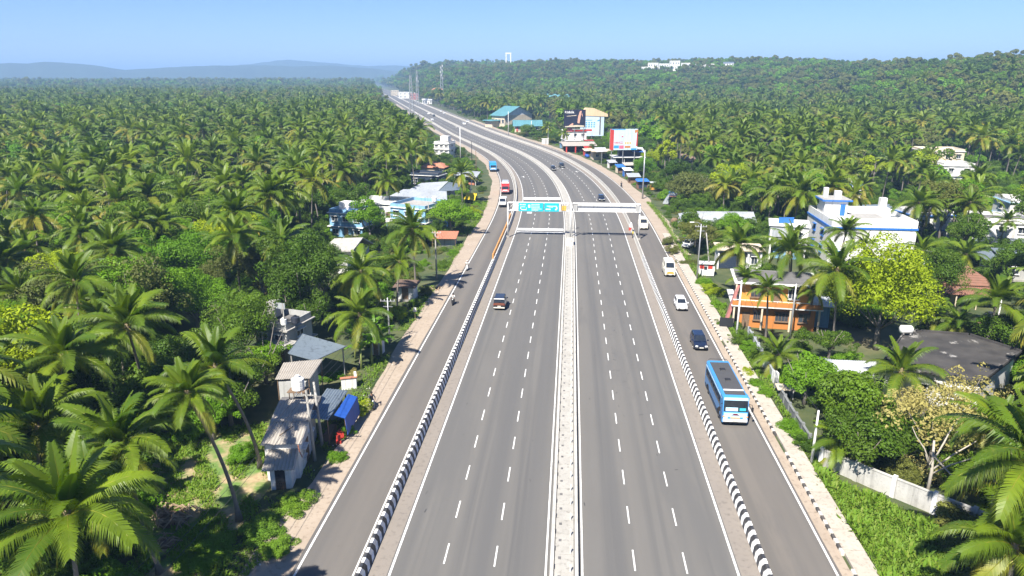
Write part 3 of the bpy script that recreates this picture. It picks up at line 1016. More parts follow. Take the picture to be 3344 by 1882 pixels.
tag(MB().box((0, 0, 0), (.45, .4, .5), .3).box((0, 0, .5), (.38, .1, .5), .3).build('chair', RED, loc=(-20.9, 56.6, -.2)), 'small red plastic chair under the blue tarpaulin', 'chair')
t = thing('sheet_roof_shed', 'open shed with a big smooth blue-grey sheet roof behind the tin-roofed hut', 'shed', (0, 0, 0))
P = [gp(940, 1154, 3.4), gp(1028, 1178, 3.2), gp(1132, 1131, 3.4), gp(988, 1090, 3.9)]
slab_roof(t, P, SHEETB, .07)
for a_, b_ in ((P[0], P[3]), (P[1], P[2])):
    MB().tube([a_ + Vector((0, 0, .03)), b_ + Vector((0, 0, .03))], .03, 4).build('seam', SHEETB, t)
cen = sum(P, Vector()) / 4
FOOT.append((cen.x, cen.y, 5))
for q in P:
    v_ = q.lerp(cen, .12); MB().tube([(v_.x, v_.y, -.4), (v_.x, v_.y, q.z - .05)], .08, 6).build('post', CONC, t)
v_ = P[0].lerp(P[3], .5); part(t, 'wall', (v_.x + 1.6, v_.y, -.4), (1.0, 4.2, 3.2), GREYW)
t = thing('sheet_roof_shed', 'shed with brownish grey sheet roof directly behind the white tank', 'shed', (0, 0, 0))
P = [gp(898, 1240, 3.1), gp(1012, 1238, 3.1), gp(1055, 1174, 3.5), gp(925, 1186, 3.7)]
cen = sum(P, Vector()) / 4
FOOT.append((cen.x, cen.y, 4.4))
corrugated(t, P[0], P[1], P[2], P[3], TIN, 4, 4)
part(t, 'wall', (cen.x, cen.y, -.4), (2.8, 3.6, 3.2), GREYW)
for q in P:
    v_ = q.lerp(cen, .1); MB().tube([(v_.x, v_.y, -.4), (v_.x, v_.y, q.z - .08)], .06, 5).build('post', WOODM, t)
t = house((-34.2, 77.5), 4.4, 5.0, 4.3, GREYW, 'grey terrace house with slab roofs and rooftop frames among trees', 'flat', CONCD, R(-14), 2, 2, CONC)
part(t, 'canopy', (1.4, -3.6, 3.0), (4.2, 3.0, .14), CONC)
part(t, 'stair_head', (-1.6, .5, 4.8), (1.0, 1.3, 2.0), CONC)
for x_ in (.8, 2.0): MB().box((x_, -2.4, 4.8), (.14, .14, 2.9)).build('roof_post', CONC, t)
part(t, 'roof_sign', (1.4, -2.4, 7.0), (1.7, .08, .7), SHEETL)
tank(None, (-33.0, 74.8, 4.75), .38, .8, TANKW, 'small white tank on the grey terrace house')
tank(None, (-31.9, 75.6, 4.75), .5, .8, TANKB, 'low black tank on the grey terrace house')
t = house((-24.6, 101.2), 2.6, 2.2, 2.3, WHITE, 'small white kiosk with brown sheet roof by the sandy verge', 'shed', THATCH, R(-4), 1, 1, name='kiosk', cat='kiosk', side=False)
t = thing('market_booth', 'tiny white booth half hidden behind the lamp post by the verge', 'booth', (*rp(-23.2, 79.0), -.3), R(-10))
part(t, 'wall', (0, 0, 0), (1.2, 1.2, 2.0), WHITE); part(t, 'roof', (0, 0, 2.0), (1.6, 1.6, .1), TERRA, top=(.9, .9)); door(t, 0, -.6, .05, .6, 1.7)
t = thing('tile_roof_stall', 'low stall with a plain terracotta roof beside the shaded verge', 'stall', (*rp(-25.0, 137.5), -.3), R(2))
foot(t, 5, 5)
part(t, 'wall', (0, .6, 0), (4.0, 2.8, 1.7), GREYW)
corrugated(t, (-2.7, -2.0, 1.75), (2.4, -2.0, 1.75), (2.5, 2.0, 2.5), (-2.6, 2.0, 2.5), TERRA, 4, 4)
for x_ in (-2.4, 2.2): MB().tube([(x_, -1.8, 0), (x_, -1.8, 1.8)], .06, 5).build('post', WOODM, t)
# the white and blue houses
t = house((-46.0, 144.5), 7.5, 6.5, 5.4, BLUEW, 'blue-walled house with white terrace roof between trees', 'flat', WHITE, R(-12), 2, 3, WHITE)
part(t, 'stair_head', (-1.5, 1.0, 5.6), (3.2, 2.4, 1.6), WHITE)
for k in range(5): MB().box((.2 + k * .7, -3.2, 5.6), (.06, .06, .9)).build('railing_post', BLUET, t)
MB().box((1.6, -3.22, 6.45), (3.2, .05, .07)).box((1.6, -3.22, 6.0), (3.2, .05, .05)).build('railing', BLUET, t)
t = thing('slanting_roof_house', 'grey house with steep slanting concrete roof slabs in the palms', 'house', (-39.8, 120.5, -.3), R(-16))
foot(t, 7, 7)
part(t, 'wall', (0, 0, 0), (5.6, 5.2, 3.2), GREYW)
MB().loft([[(-3.6, -3.4, 2.7), (3.4, -3.4, 3.6), (3.4, -3.4, 3.85), (-3.6, -3.4, 2.95)], [(-2.9, .3, 4.4), (3.2, .3, 5.1), (3.2, .3, 5.35), (-2.9, .3, 4.65)]]).build('roof_slab', CONC, t)
MB().loft([[(-2.9, .32, 4.5), (3.2, .32, 5.1), (3.2, .32, 5.33), (-2.9, .32, 4.7)], [(-3.4, 3.4, 3.0), (3.3, 3.4, 3.4), (3.3, 3.4, 3.65), (-3.4, 3.4, 3.25)]]).build('roof_slab', CONC, t)
part(t, 'porch', (2.2, -4.2, 0), (2.2, 2.2, 2.1), WHITE)
window(t, -1.2, -2.62, 1.0, 1.3, 1.1); door(t, .8, -2.62, .1, .95, 2.0)
t = house((-33.2, 151.5), 9.0, 9.0, 5.6, BLUEW, 'large pale blue house with deep grey-decked balcony near the bright green tree', 'flat', CONC, R(-22), 2, 3, WHITE)
part(t, 'balcony', (0, -5.4, 2.6), (9.0, 2.2, .2), CONC)
MB().box((0, -6.4, 2.8), (9.0, .12, .75)).build('balcony_wall', WHITE, t)
for x_ in (-4.2, -1.4, 1.4, 4.2): MB().box((x_, -6.3, -.3), (.3, .3, 2.9)).build('pillar', BLUEW, t)
tank(None, (-30.2, 153.6, 5.9), .55, 1.0, TANKW, 'white tank on the large pale blue house')
t = house((-42.0, 163.0), 13.5, 6.5, 4.2, WHITE, 'long white building with a plain rounded white roof edge behind the pale blue house', 'flat', WHITE, R(-8), 1, 5, WHITE)
t = thing('sheet_roof_shed', 'long open workshop under a sagging pale grey sheet roof', 'shed', (-38.5, 177, -.3), R(-3))
foot(t, 16, 8)
corrugated(t, (-8.2, -3.6, 3.3), (8.0, -3.6, 3.0), (6.4, 3.0, 4.3), (-5.2, 3.2, 4.6), SHEETL, 9, 4)
for x_ in (-7, -3.5, 0, 3.5, 7): MB().tube([(x_, -3.3, 0), (x_, -3.3, 3.2)], .09, 6).build('post', CONC, t)
part(t, 'wall', (0, 2.6, 0), (13, .2, 3.0), CONCD); part(t, 'booth', (4.0, .5, 0), (2.6, 2.2, 2.5), NAVY)
t = thing('sheet_roof_shed', 'shed with a wide grey sheet roof turned up at the corner', 'shed', (-38.0, 193, -.3), R(-6))
foot(t, 13, 8)
corrugated(t, (-6, -3.2, 3.0), (2.2, -3.2, 2.8), (3.4, 3.0, 4.6), (-4.6, 3.0, 3.9), SHEETL, 5, 4); corrugated(t, (2.3, -3.2, 2.75), (8.0, -2.6, 3.0), (7.2, 3.0, 4.0), (3.5, 3.0, 4.4), SHEETB, 4, 4)
part(t, 'wall', (.6, .4, 0), (9.6, 4.0, 2.7), GREYW)
t = house((-43.5, 214), 9.0, 6, 4.0, NAVY, 'dark-fronted shop shed with a white roof lip behind the palms', 'flat', CONCD, R(-14), 1, 3, WHITE)
t = house((-46.0, 238), 8, 6, 3.6, CREAM, 'cream house with a small terracotta roof behind the skirted palm', 'hip', TERRA, R(-10), 1, 3)
t = house((-52.5, 294), 6.5, 7, 6.4, WHITE, 'white three-storey tower house with flat grey roof near the bend', 'flat', CONC, R(-14), 3, 3, WHITE)
part(t, 'water_room', (0, 1, 7.2), (3.5, 3, 2.0), WHITE)
t = thing('roadside_stall', 'roadside stall with slanted white awning, posts and teal wall at the bend', 'stall', (-32.6, 222, -.2), R(-6))
foot(t, 8, 8)
corrugated(t, (-4.0, -3.2, 3.1), (3.6, -3.6, 2.5), (3.6, 2.8, 3.6), (-3.2, 2.8, 3.8), SHEETL, 5, 4)
part(t, 'wall', (-.4, 2.2, 0), (6.4, .2, 3.2), CREAM); part(t, 'counter', (1.0, -1.5, 0), (3.2, .7, 1.0), TERRA); part(t, 'side_wall', (-3.4, -.4, 0), (.15, 5, 2.8), BLUEW)
for x_ in (-3.4, 0, 3.3): MB().tube([(x_, -3.2, 0), (x_, -3.2, 2.8)], .08, 6, ).build('post', WHITE, t)
t = thing('yellow_tarpaulin', 'bright yellow tarpaulin stretched on posts at the grassy bank', 'tarpaulin', (-26.8, 187, -.2), R(-8))
MB().loft([[(-1.6, -1.1, 1.2), (1.5, -1.2, 1.0), (1.5, -1.2, .95), (-1.6, -1.1, 1.15)], [(-1.4, 0, 1.9), (1.4, .1, 1.8), (1.4, .1, 1.75), (-1.4, 0, 1.85)], [(-1.6, 1.2, 2.6), (1.6, 1.2, 2.5), (1.6, 1.2, 2.45), (-1.6, 1.2, 2.55)]]).build('sheet', TARPY, t)
for a_, b_, h_ in ((-1.5, -1, 1.2), (1.4, -1.1, 1.0), (-1.5, 1.1, 2.5), (1.5, 1.1, 2.45)): MB().tube([(a_, b_, 0), (a_, b_, h_)], .04, 5).build('post', WOODM, t)

# ---------------------------------------------------------------- bus side
t = thing('orange_house', 'two-storey orange house with white slab bands and a long balcony', 'house', (28.0, 95.2, -.3), R(-7))
foot(t, 13, 8)
W_ = 10.4
part(t, 'wall', (.3, .2, 0), (9.6, 6.2, 3.2), ORANGE)
part(t, 'wall', (.1, .4, 3.35), (9.2, 5.8, 2.9), YELLOW)
part(t, 'balcony_slab', (0, -.2, 3.2), (11.6, 7.6, .15), WHITE)
part(t, 'roof_slab', (0, .0, 6.25), (11.2, 7.2, .16), WHITE)
part(t, 'roof_deck', (0, .1, 6.41), (10.4, 6.4, .06), CONCD)
MB().box((0, -3.92, 3.36), (11.4, .12, .62)).build('balcony_wall', ORANGE, t)
MB().box((0, -3.92, 4.12), (11.4, .08, .07)).build('railing', WHITE, t)
for k in range(9): MB().box((-5.5 + k * 1.375, -3.92, 3.98), (.06, .06, .15)).build('railing_post', WHITE, t)
for x_ in (-5.4, -1.8, 1.8, 5.4): MB().box((x_, -3.75, 0), (.22, .22, 3.2)).build('pillar', CREAM, t)
for x_ in (-5.3, 5.3): MB().box((x_, -3.4, 3.36), (.22, .22, 2.9)).build('pillar', CREAM, t)
for x_, w_ in ((-2.2, 1.1), (.9, 1.7)): window(t, x_, -2.9, 1.1, w_, 1.25, 0, WOODM, bars=3)
window(t, 3.6, -2.9, 1.1, 1.2, 1.25, 0, WOODM); door(t, -3.7, -2.9, .1, .95, 2.05)
window(t, 2.2, -2.5, 4.2, 1.5, 1.4, 0, WHITE, bars=2); window(t, -2.6, -2.5, 4.2, 1.4, 1.4, 0, WOODM, bars=2); door(t, 0, -2.5, 3.4, .95, 2.1)
for s, yy in ((1, 0), (-1, 0)): window(t, s * 4.72 + .1 if s > 0 else -4.5, yy, 4.2, 1.2, 1.3, s * math.pi / 2)
MB().loft([[(-6.6, -3.6, 0), (-6.2, -3.6, 0), (-4.9, -3.6, 6.0), (-5.2, -3.6, 6.0)], [(-6.6, -2.6, 0), (-6.2, -2.6, 0), (-4.9, -2.6, 6.0), (-5.2, -2.6, 6.0)]]).build('sloping_fin', PINKW, t)
part(t, 'gate_panel', (-6.3, -4.6, 0), (1.8, .1, 1.7), DARK)
part(t, 'lean_to_roof', (6.6, .5, 3.2), (2.4, 5.0, .1), SHEETL)
part(t, 'lean_to_wall', (6.4, .8, 0), (1.8, 3.6, 3.15), BLUEW)

t = thing('white_house', 'big white house with a bright blue band and a stair tower', 'house', (54.4, 136.0, -.3), R(-2))
foot(t, 17, 17)
part(t, 'wall', (0, 0, 0), (14.6, 15.0, 7.4), WHITE)
MB().box((0, 0, 6.5), (14.9, 15.3, .34)).build('blue_band', BLUET, t)
for (x, y, sx, sy) in ((0, -7.4, 14.6, .2), (0, 7.4, 14.6, .2), (-7.2, 0, .2, 14.6), (7.2, 0, .2, 14.6)): part(t, 'parapet', (x, y, 7.4), (sx, sy, .75), WHITE)
part(t, 'roof_deck', (.2, 0, 7.4), (13.9, 14.3, .06), WHITE)
part(t, 'roof_patch', (1.2, .5, 7.47), (5.2, 4.6, .10), CONC)
part(t, 'stair_tower', (-4.4, 2.6, 7.4), (4.2, 4.6, 2.8), WHITE)
part(t, 'tower_cap', (-4.4, 2.6, 10.2), (5.4, 5.6, .28), BLUET)
part(t, 'cap_top', (-4.4, 2.6, 10.48), (5.1, 5.3, .06), CONC)
part(t, 'chimney', (-4.0, 1.6, 10.5), (1.1, 1.1, 1.5), WHITE); part(t, 'chimney', (-5.6, 3.6, 10.5), (.8, .8, 1.8), WHITE)
door(t, -3.2, .28, 7.5, .9, 2.1, 0, BLUET)
part(t, 'annexe_tower', (6.4, 7.0, 7.4), (1.2, 1.2, 2.6), WHITE)
for x_ in (-5.6, 4.6): window(t, x_, -7.5, 1.2, 1.2, 1.2, 0, BLUET)
for y_ in (-3, 2):
    for z_ in (1.2, 4.3): window(t, -7.3, y_, z_, 1.3, 1.3, -math.pi / 2, BLUET)
t = thing('white_wing', 'white box-shaped upper room with blue trim raised on columns', 'house', (40.8, 133.5, -.3), R(-14))
foot(t, 8, 7)
part(t, 'wall', (0, 0, 3.0), (6.6, 6.2, 3.4), WHITE); part(t, 'panel', (-1.6, -3.12, 3.5), (2.7, .05, 2.5), SHEETL)
part(t, 'roof_slab', (0, 0, 6.4), (7.2, 6.8, .2), WHITE); part(t, 'roof_fin', (-.6, -1.0, 6.6), (2.8, .15, 1.1), BLUET, R(20)); part(t, 'lower_wall', (.4, .6, 0), (5.4, 4.6, 3.0), BLUEW)
for a_ in (-3, 0, 3): MB().box((a_, -2.9, 0), (.3, .3, 3.0)).build('column', WHITE, t)
window(t, 1.6, -3.1, 4.1, 1.4, 1.3); door(t, .4, -1.72, .1, .95, 2.1, 0, NAVY)
t = thing('sheet_roof_shed', 'low hall with a long pale grey gable sheet roof', 'shed', (33.6, 155.0, -.3), R(2))
foot(t, 12, 7)
part(t, 'wall', (0, 0, 0), (11.0, 6.0, 2.9), CONCD); gable(t, 11.4, 6.4, 3.0, 1.5, SHEETL, nw=9)
door(t, -1.0, -3.02, .1, 1.2, 2.1)
t = thing('sheet_roof_shed', 'small shed with pale curved sheet roof beside the verge trees', 'shed', (25.8, 157.0, -.3), R(10))
part(t, 'wall', (0, 0, 0), (2.6, 4, 2.4), GREYW); corrugated(t, (-2, -2.6, 2.3), (1.8, -2.6, 2.6), (2.2, 2.4, 3.6), (-1.2, 2.4, 3.2), SHEETL, 3, 4)
t = thing('shutter_shop', 'roadside shop with a large navy shutter and white pillars', 'shop', (30.0, 124.5, -.3), R(-4))
foot(t, 8, 6)
part(t, 'wall', (0, 1.2, 0), (7.4, 4.4, 3.5), WHITE); part(t, 'shutter', (-1.2, -1.06, .1), (4.6, .06, 2.9), NAVY); part(t, 'roof_slab', (0, .9, 3.5), (8.2, 5.8, .18), CREAM)
for k in range(7): MB().box((-1.2, -1.11, .35 + k * .4), (4.6, .03, .05)).build('shutter_slat', NAVY, t)
for x_ in (-3.7, 1.4, 3.5): MB().box((x_, -1.4, 0), (.3, .3, 3.5)).build('pillar', WHITE, t)
window(t, 2.5, -1.02, 1.0, 1.1, 1.4)
t = thing('milk_booth', 'white roadside booth with red squares painted on its front', 'booth', (*rp(23.4, 119.0), -.1), R(-4))
part(t, 'wall', (0, 0, 0), (2.6, 1.6, 2.0), WHITE); part(t, 'roof', (0, -.1, 2.0), (2.9, 2.0, .1), WHITE)
for x_, m_ in ((-.85, RED), (.55, RED)): part(t, 'painted_sign', (x_, -.83, 1.15), (.75, .04, .65), m_)
part(t, 'counter', (0, -.95, 0), (2.4, .3, .9), WHITE); part(t, 'hatch', (-.2, -.82, .95), (.5, .03, .6), DARK)

# flat black roof, white ribbed shed, tiled house
t = thing('black_roof_building', 'long low building with weathered black flat roof and pale peeling patches', 'building', (0, 0, 0))
P = [gp(2878, 1192, 3.6), gp(3215, 1245, 3.5), gp(3335, 1150, 3.6), gp(3165, 1095, 3.6), gp(2960, 1080, 3.6)]
cen = sum(P, Vector()) / 5
FOOT += [(cen.x - 3.5, cen.y, 5), (cen.x + 3, cen.y, 5)]
slab_roof(t, P, BLACKR, .22)
low = [q.lerp(cen, .08) for q in P]
MB().loft([[(q.x, q.y, -.4) for q in low], [(q.x, q.y, 3.36) for q in low]]).build('wall', WHITE, t)
for i_ in range(5):
    a_, b_ = P[i_], P[(i_ + 1) % 5]
    d_ = b_ - a_; mm = (a_ + b_) / 2
    if i_ != 0: MB().box((0, 0, 0), (d_.length - .2, .16, .25)).build('roof_kerb', BLACKR, t, loc=(mm.x, mm.y, 3.6), rz=math.atan2(d_.y, d_.x))
d_ = P[1] - P[0]; rz_ = math.atan2(d_.y, d_.x)
for f_ in (.12, .4, .7): 
    q = low[0].lerp(low[1], f_); window(t, q.x, q.y - .02, .9, 1.2, 1.2, rz_)
tk = thing('water_tank', 'white bottle-shaped water tank lying at the corner of the black roof', 'water tank', tuple(gp(2958, 1088, 3.85)))
MB().tube([(-.75, 0, .45), (-.6, 0, .45), (.5, 0, .45), (.72, 0, .45)], [.25, .5, .5, .3], 12).build('tank_body', TANKW, tk, smooth=True)
for x_ in (-.4, .4): MB().box((x_, 0, -.1), (.15, .7, .25)).build('cradle', CONC, tk)
t = thing('ribbed_shed', 'small open shed with a white ribbed gable roof before the lime tree', 'shed', (0, 0, 0))
A_, B_, C_, D2 = gp(2705, 1212, 2.2), gp(2855, 1236, 2.2), gp(2862, 1182, 2.75), gp(2720, 1176, 2.75)
corrugated(t, A_, B_, C_, D2, SHEETW, 5, 5)
E_, F_ = gp(2676, 1168, 2.3), gp(2680, 1205, 2.2)
corrugated(t, F_, A_, D2, E_, SHEETL, 2, 4)
cen = (A_ + B_ + C_ + D2) / 4
FOOT.append((cen.x, cen.y, 3.6))
part(t, 'wall', (cen.x, cen.y + .6, -.4), (4.0, 1.8, 2.5), GREYW)
for q in (A_, B_, C_, D2, E_): MB().tube([(q.x, q.y, -.4), (q.x, q.y, q.z - .1)], .06, 6).build('post', CONC, t)
t = thing('tiled_house', 'house with a brown clay tile hip roof and a lower tiled veranda', 'house', (58.5, 108.5, -.3), R(-6))
foot(t, 10, 9)
part(t, 'wall', (0, 0, 0), (7.4, 6.0, 3.2), CREAM)
_, e, a, b = hip(t, 7.4, 6.0, 3.3, 2.0, TILE, .7)
for (p0, p1, q0, q1) in ((e[0], e[1], a, b), (e[1], e[2], b, b), (e[3], e[0], a, a)):     # tile courses
    for k in range(1, 8):
        f_ = k / 8
        A1, B1 = Vector(p0).lerp(Vector(q0), f_), Vector(p1).lerp(Vector(q1), f_)
        MB().tube([A1 + Vector((0, 0, .02)), B1 + Vector((0, 0, .02))], .045, 4).build('tile_course', TILE, t)
corrugated(t, (-4.6, -5.6, 2.2), (4.2, -5.6, 2.2), (4.2, -3.5, 3.0), (-4.6, -3.5, 3.0), TILE, 6, 5)
for x_ in (-4.2, -1.4, 1.4, 4.0): MB().tube([(x_, -5.3, 0), (x_, -5.3, 2.2)], .1, 6).build('post', CREAM, t)
window(t, -2, -3.02, 1.0, 1.2, 1.2, 0, WOODM); window(t, 2, -3.02, 1.0, 1.2, 1.2, 0, WOODM); door(t, 0, -3.02, .1, 1.0, 2.1)
t = thing('sheet_roof_shed', 'shed with a tilted pale sheet roof beside the brown tiled house', 'shed', tuple(gp(3005, 905, 0)), R(4))
foot(t, 7, 5)
part(t, 'wall', (0, 0, -.4), (4.6, 2.8, 2.8), CONCD); corrugated(t, (-2.6, -2.2, 2.5), (2.8, -2.4, 2.3), (2.2, 2.0, 3.3), (-3.0, 2.0, 3.0), SHEETW, 4, 4)
part(t, 'upper_box', (1.8, 1.0, 2.4), (2.0, 2.0, 1.8), CONCD)
t = thing('sheet_roof_shed', 'shed with a dark flat sheet roof behind the brown tiled house', 'shed', tuple(gp(3270, 892, 0)), R(-4))
foot(t, 8, 5)
part(t, 'wall', (0, 0, -.4), (6, 3, 3.0), GREYW); corrugated(t, (-4, -2.2, 2.7), (4.4, -2.6, 2.6), (4.0, 2.2, 3.3), (-4.2, 2.2, 3.3), SHEETB, 6, 4)
g_ = gp(3215, 1118, 0)
st_ = thing('tank_stand', 'tall wooden stand carrying the black tank by the tiled house', 'stand', (g_.x, g_.y, -.3))
for a_ in (-.55, .55):
    for b_ in (-.5, .5): MB().tube([(a_ * 1.2, b_ * 1.2, -.3), (a_, b_, 2.6)], .09, 6).build('leg', WOODM, st_)
MB().box((0, 0, 2.6), (1.8, 1.6, .12)).build('platform', WOODM, st_); MB().box((0, -.55, 1.2), (1.2, .07, .1)).box((0, .55, 1.2), (1.2, .07, .1)).build('brace', WOODM, st_)
tk = tank(None, (g_.x, g_.y, 2.42), .72, 1.5, TANKB, 'black water tank on a wooden stand near the tiled house')

# houses by the frame edge
t = house((76.5, 122), 7, 6, 3.2, GREYW, 'grey-roofed bungalow with white veranda wall by the frame edge', 'shed', SHEETB, R(-8), 1, 3)
t = house((83.0, 143), 9.5, 8, 6.0, WHITE, 'white two-storey house with grey veranda roof by the frame edge', 'flat', CONCD, R(-10), 2, 3, WHITE)
corrugated(t, (-5, -6.6, 2.5), (5, -6.6, 2.5), (5, -4.1, 3.2), (-5, -4.1, 3.2), SHEETB, 6, 4)
for x_ in (-4.6, 0, 4.6): MB().tube([(x_, -6.3, 0), (x_, -6.3, 2.5)], .1, 6).build('pillar', WHITE, t)
t = house((72.5, 150), 8, 7, 5.8, WHITE, 'white house with blue side wall behind the bent-trunk palm', 'flat', CONC, R(10), 2, 2, BLUET)
part(t, 'side_panel', (-4.06, 0, .2), (.06, 6.6, 5.4), BLUEW)
t = house((101.0, 166), 8, 8, 6.0, WHITE, 'white house with sky blue parapet touching the frame edge', 'flat', WHITE, R(-6), 2, 2, BLUEW)
t = house((77.0, 205), 7, 6, 4.6, WHITE, 'small white hut with broad blue fascia among palms', 'flat', CONC, R(-8), 1, 2, BLUET, name='hut', cat='hut')
MB().box((0, -3.6, 3.6), (7.8, .2, .8)).build('fascia', BLUET, t)
t = house((121.0, 236), 9, 8, 6.0, WHITE, 'white house with shaded car port halfway up the frame edge', 'flat', CONC, R(-4), 2, 2, WHITE)
t = house((116.0, 262), 9, 8, 5.5, WHITE, 'low white house behind the dark big palm', 'flat', WHITE, R(6), 1, 3, WHITE)
t = house((131.0, 268), 14, 10, 7.5, CREAM, 'cream flat-roofed building high on the frame edge', 'flat', WHITE, R(-6), 2, 4, WHITE)
t = house((104.0, 286), 12, 8, 5.0, SHEETL, 'pale hall with a curved-looking white sheet roof among the upper palms', 'gable', SHEETW, R(8), 1, 4)
t = house((92.0, 300), 5, 5, 4.6, BLUEW, 'small blue house with bright blue roof tank among the upper palms', 'flat', BLUET, R(4), 1, 2, BLUET)
t = house((50.0, 232), 5, 5, 3.2, ORANGE, 'small orange-walled house with brown tile roof in the trees', 'hip', TILE, R(16), 1, 2)
t = house((42.0, 278), 9.5, 6, 3.0, CREAM, 'cream house under a wide brown thatch-like roof', 'hip', THATCH, R(-6), 1, 4)
t = house((85.0, 262), 6, 6, 5.0, PINKW, 'pinkish house glimpsed beneath the brownish palm', 'flat', CONC, R(-6), 2, 2, WHITE)
t = house((61.0, 162), 6.5, 5, 3.0, CREAM, 'low house with brown tile roof behind the white stair tower', 'hip', TILE, R(-10), 1, 3)
t = house((70.0, 168), 7, 5, 3.4, GREYW, 'low grey house behind the blue-banded white roof', 'gable', SHEETB, R(12), 1, 3)

# ---------------------------------------------------------------- roadside kiosks and shops on the bend
t = thing('kiosk', 'narrow kiosk with a blue roof beside the street light', 'kiosk', (*rp(24.6, 214.0), -.1), R(4))
part(t, 'wall', (0, 0, 0), (3.0, 3.0, 2.4), BRICK); part(t, 'shutter', (0, -1.53, .2), (2.5, .05, 1.2), NAVY); part(t, 'glazing', (0, -1.53, 1.5), (2.5, .05, .8), GLASS); part(t, 'roof', (0, -.3, 2.4), (3.8, 4.2, .5), BLUET, top=(.8, .7))
t = thing('kiosk', 'yellow fronted drinks kiosk against the street light pole', 'kiosk', (*rp(27.6, 212.0), -.1), R(4))
part(t, 'wall', (0, 0, 0), (1.7, 1.8, 2.1), YELLOW); part(t, 'roof', (0, 0, 2.1), (2.2, 2.4, .12), SHEETW); part(t, 'hatch', (0, -.92, .9), (1.2, .05, .8), DARK)
t = thing('kiosk', 'brown wooden tea shop with grey awning beside the blue roofed kiosk', 'kiosk', (*rp(24.2, 225.0), -.1), R(6))
part(t, 'wall', (0, 0, 0), (3.2, 3.0, 2.3), WOODM); corrugated(t, (-2.2, -2.6, 2.2), (2.0, -2.6, 2.2), (2.0, 1.8, 2.9), (-2.2, 1.8, 2.9), SHEETL, 3, 4); part(t, 'counter', (0, -1.8, 0), (2.6, .5, 1.0), WOODM)
t = thing('tent_shop', 'grey tarpaulin tent shop with an orange flap near the gantry', 'tent', (*rp(28.6, 190.0), -.2), R(-12))
foot(t, 6, 5)
MB().loft([[(-2.4, -2.2, .0), (-1.2, -2.2, 2.2), (1.4, -2.2, 2.3), (2.4, -2.2, .0)], [(-2.6, 0, .0), (-1.1, 0, 2.6), (1.5, 0, 2.7), (2.6, 0, 0)], [(-2.4, 2.2, .0), (-1.0, 2.2, 2.3), (1.4, 2.2, 2.4), (2.4, 2.2, 0)]]).build('canvas', SHEETL, t)
part(t, 'opening', (.3, -2.25, 0), (2.4, .05, 1.9), DARK); part(t, 'flap', (.8, -2.6, 2.2), (3.0, 1.6, .06), TERRA, R(6)); part(t, 'roof_sheet', (-.4, .6, 2.75), (1.6, 1.4, .08), BLUET)
tag(MB().ball((0, 0, .5), (.9, .7, .9), n=9, k=6).build('firewood_heap', WOODM, loc=(*rp(24.2, 163), -.2)), 'round heap of brown firewood on the bank', 'firewood')
t = thing('roadside_shop', 'low white-roofed shop with dark open front beneath the red and white hoarding', 'shop', (*rp(34.0, 272.0), -.2), R(6))
foot(t, 12, 9)
part(t, 'wall', (0, 2, 0), (11, 6, 3.0), WHITE); part(t, 'open_front', (0, -1.05, .2), (9.5, .06, 2.3), DARK); part(t, 'roof_slab', (0, .5, 3.0), (12.5, 9, .2), WHITE); part(t, 'upper_room', (1.0, 2.5, 3.2), (8.5, 4.5, 2.6), NAVY); part(t, 'upper_roof', (1.0, 2.2, 5.8), (10, 6, .2), WHITE)
for x_ in (-5.2, -1.8, 1.8, 5.2): MB().tube([(x_, -3.4, 0), (x_, -3.4, 3.0)], .1, 6).build('pillar', WHITE, t)
part(t, 'blue_awning', (3.6, -1.2, 5.0), (4.0, 2.6, .12), BLUET)
t = thing('roadside_shop', 'cream workshop with a navy door and flat canopy beside the stone heap', 'shop', (*rp(28.5, 290.0), -.2), R(8))
foot(t, 9, 7)
part(t, 'wall', (0, 0, 0), (7.5, 6, 3.6), CREAM); part(t, 'navy_door', (1.6, -3.03, .1), (2.6, .05, 2.4), NAVY); part(t, 'canopy', (-.5, -1.6, 3.6), (8.8, 9.0, .25), CREAM); window(t, -2, -3.02, 1.2, 1.4, 1.2)
t = thing('roadside_shop', 'open shop with brown plank roof and red posts on the bend', 'shop', (*rp(27.5, 318.0), -.2), R(10))
foot(t, 14, 8)
corrugated(t, (-8, -4.5, 3.0), (7.5, -4.5, 3.0), (7.5, 3.5, 4.2), (-8, 3.5, 4.2), TIN, 8, 4)
for x_ in (-6.5, -2.4, 2.0, 6.4): part(t, 'post', (x_, -4.0, 0), (.5, .5, 3.0), RED)
part(t, 'wall', (0, 2.6, 0), (13.5, .3, 3.4), DARK); part(t, 'red_counter', (2.6, -1.8, 0), (5, 1.0, 1.3), RED)
t = house((rp(34.0, 345.0)[0], rp(34.0, 345.0)[1]), 11, 8, 7.0, WHITE, 'white two-storey shop house with a pink and maroon fascia under the black hoarding', 'flat', WHITE, R(10), 2, 3, WHITE, name='shop_house', cat='shop')
part(t, 'pink_fascia', (-3.8, -4.5, 7.3), (4.2, .25, 1.6), PINK); part(t, 'maroon_fascia', (3.2, -4.5, 7.4), (9.8, .2, .9), RED)
part(t, 'awning', (6.5, -5.0, 3.0), (4.5, 4.0, .2), RED); part(t, 'white_canopy', (-1.0, -5.6, 3.0), (9.0, 3.0, .2), WHITE)
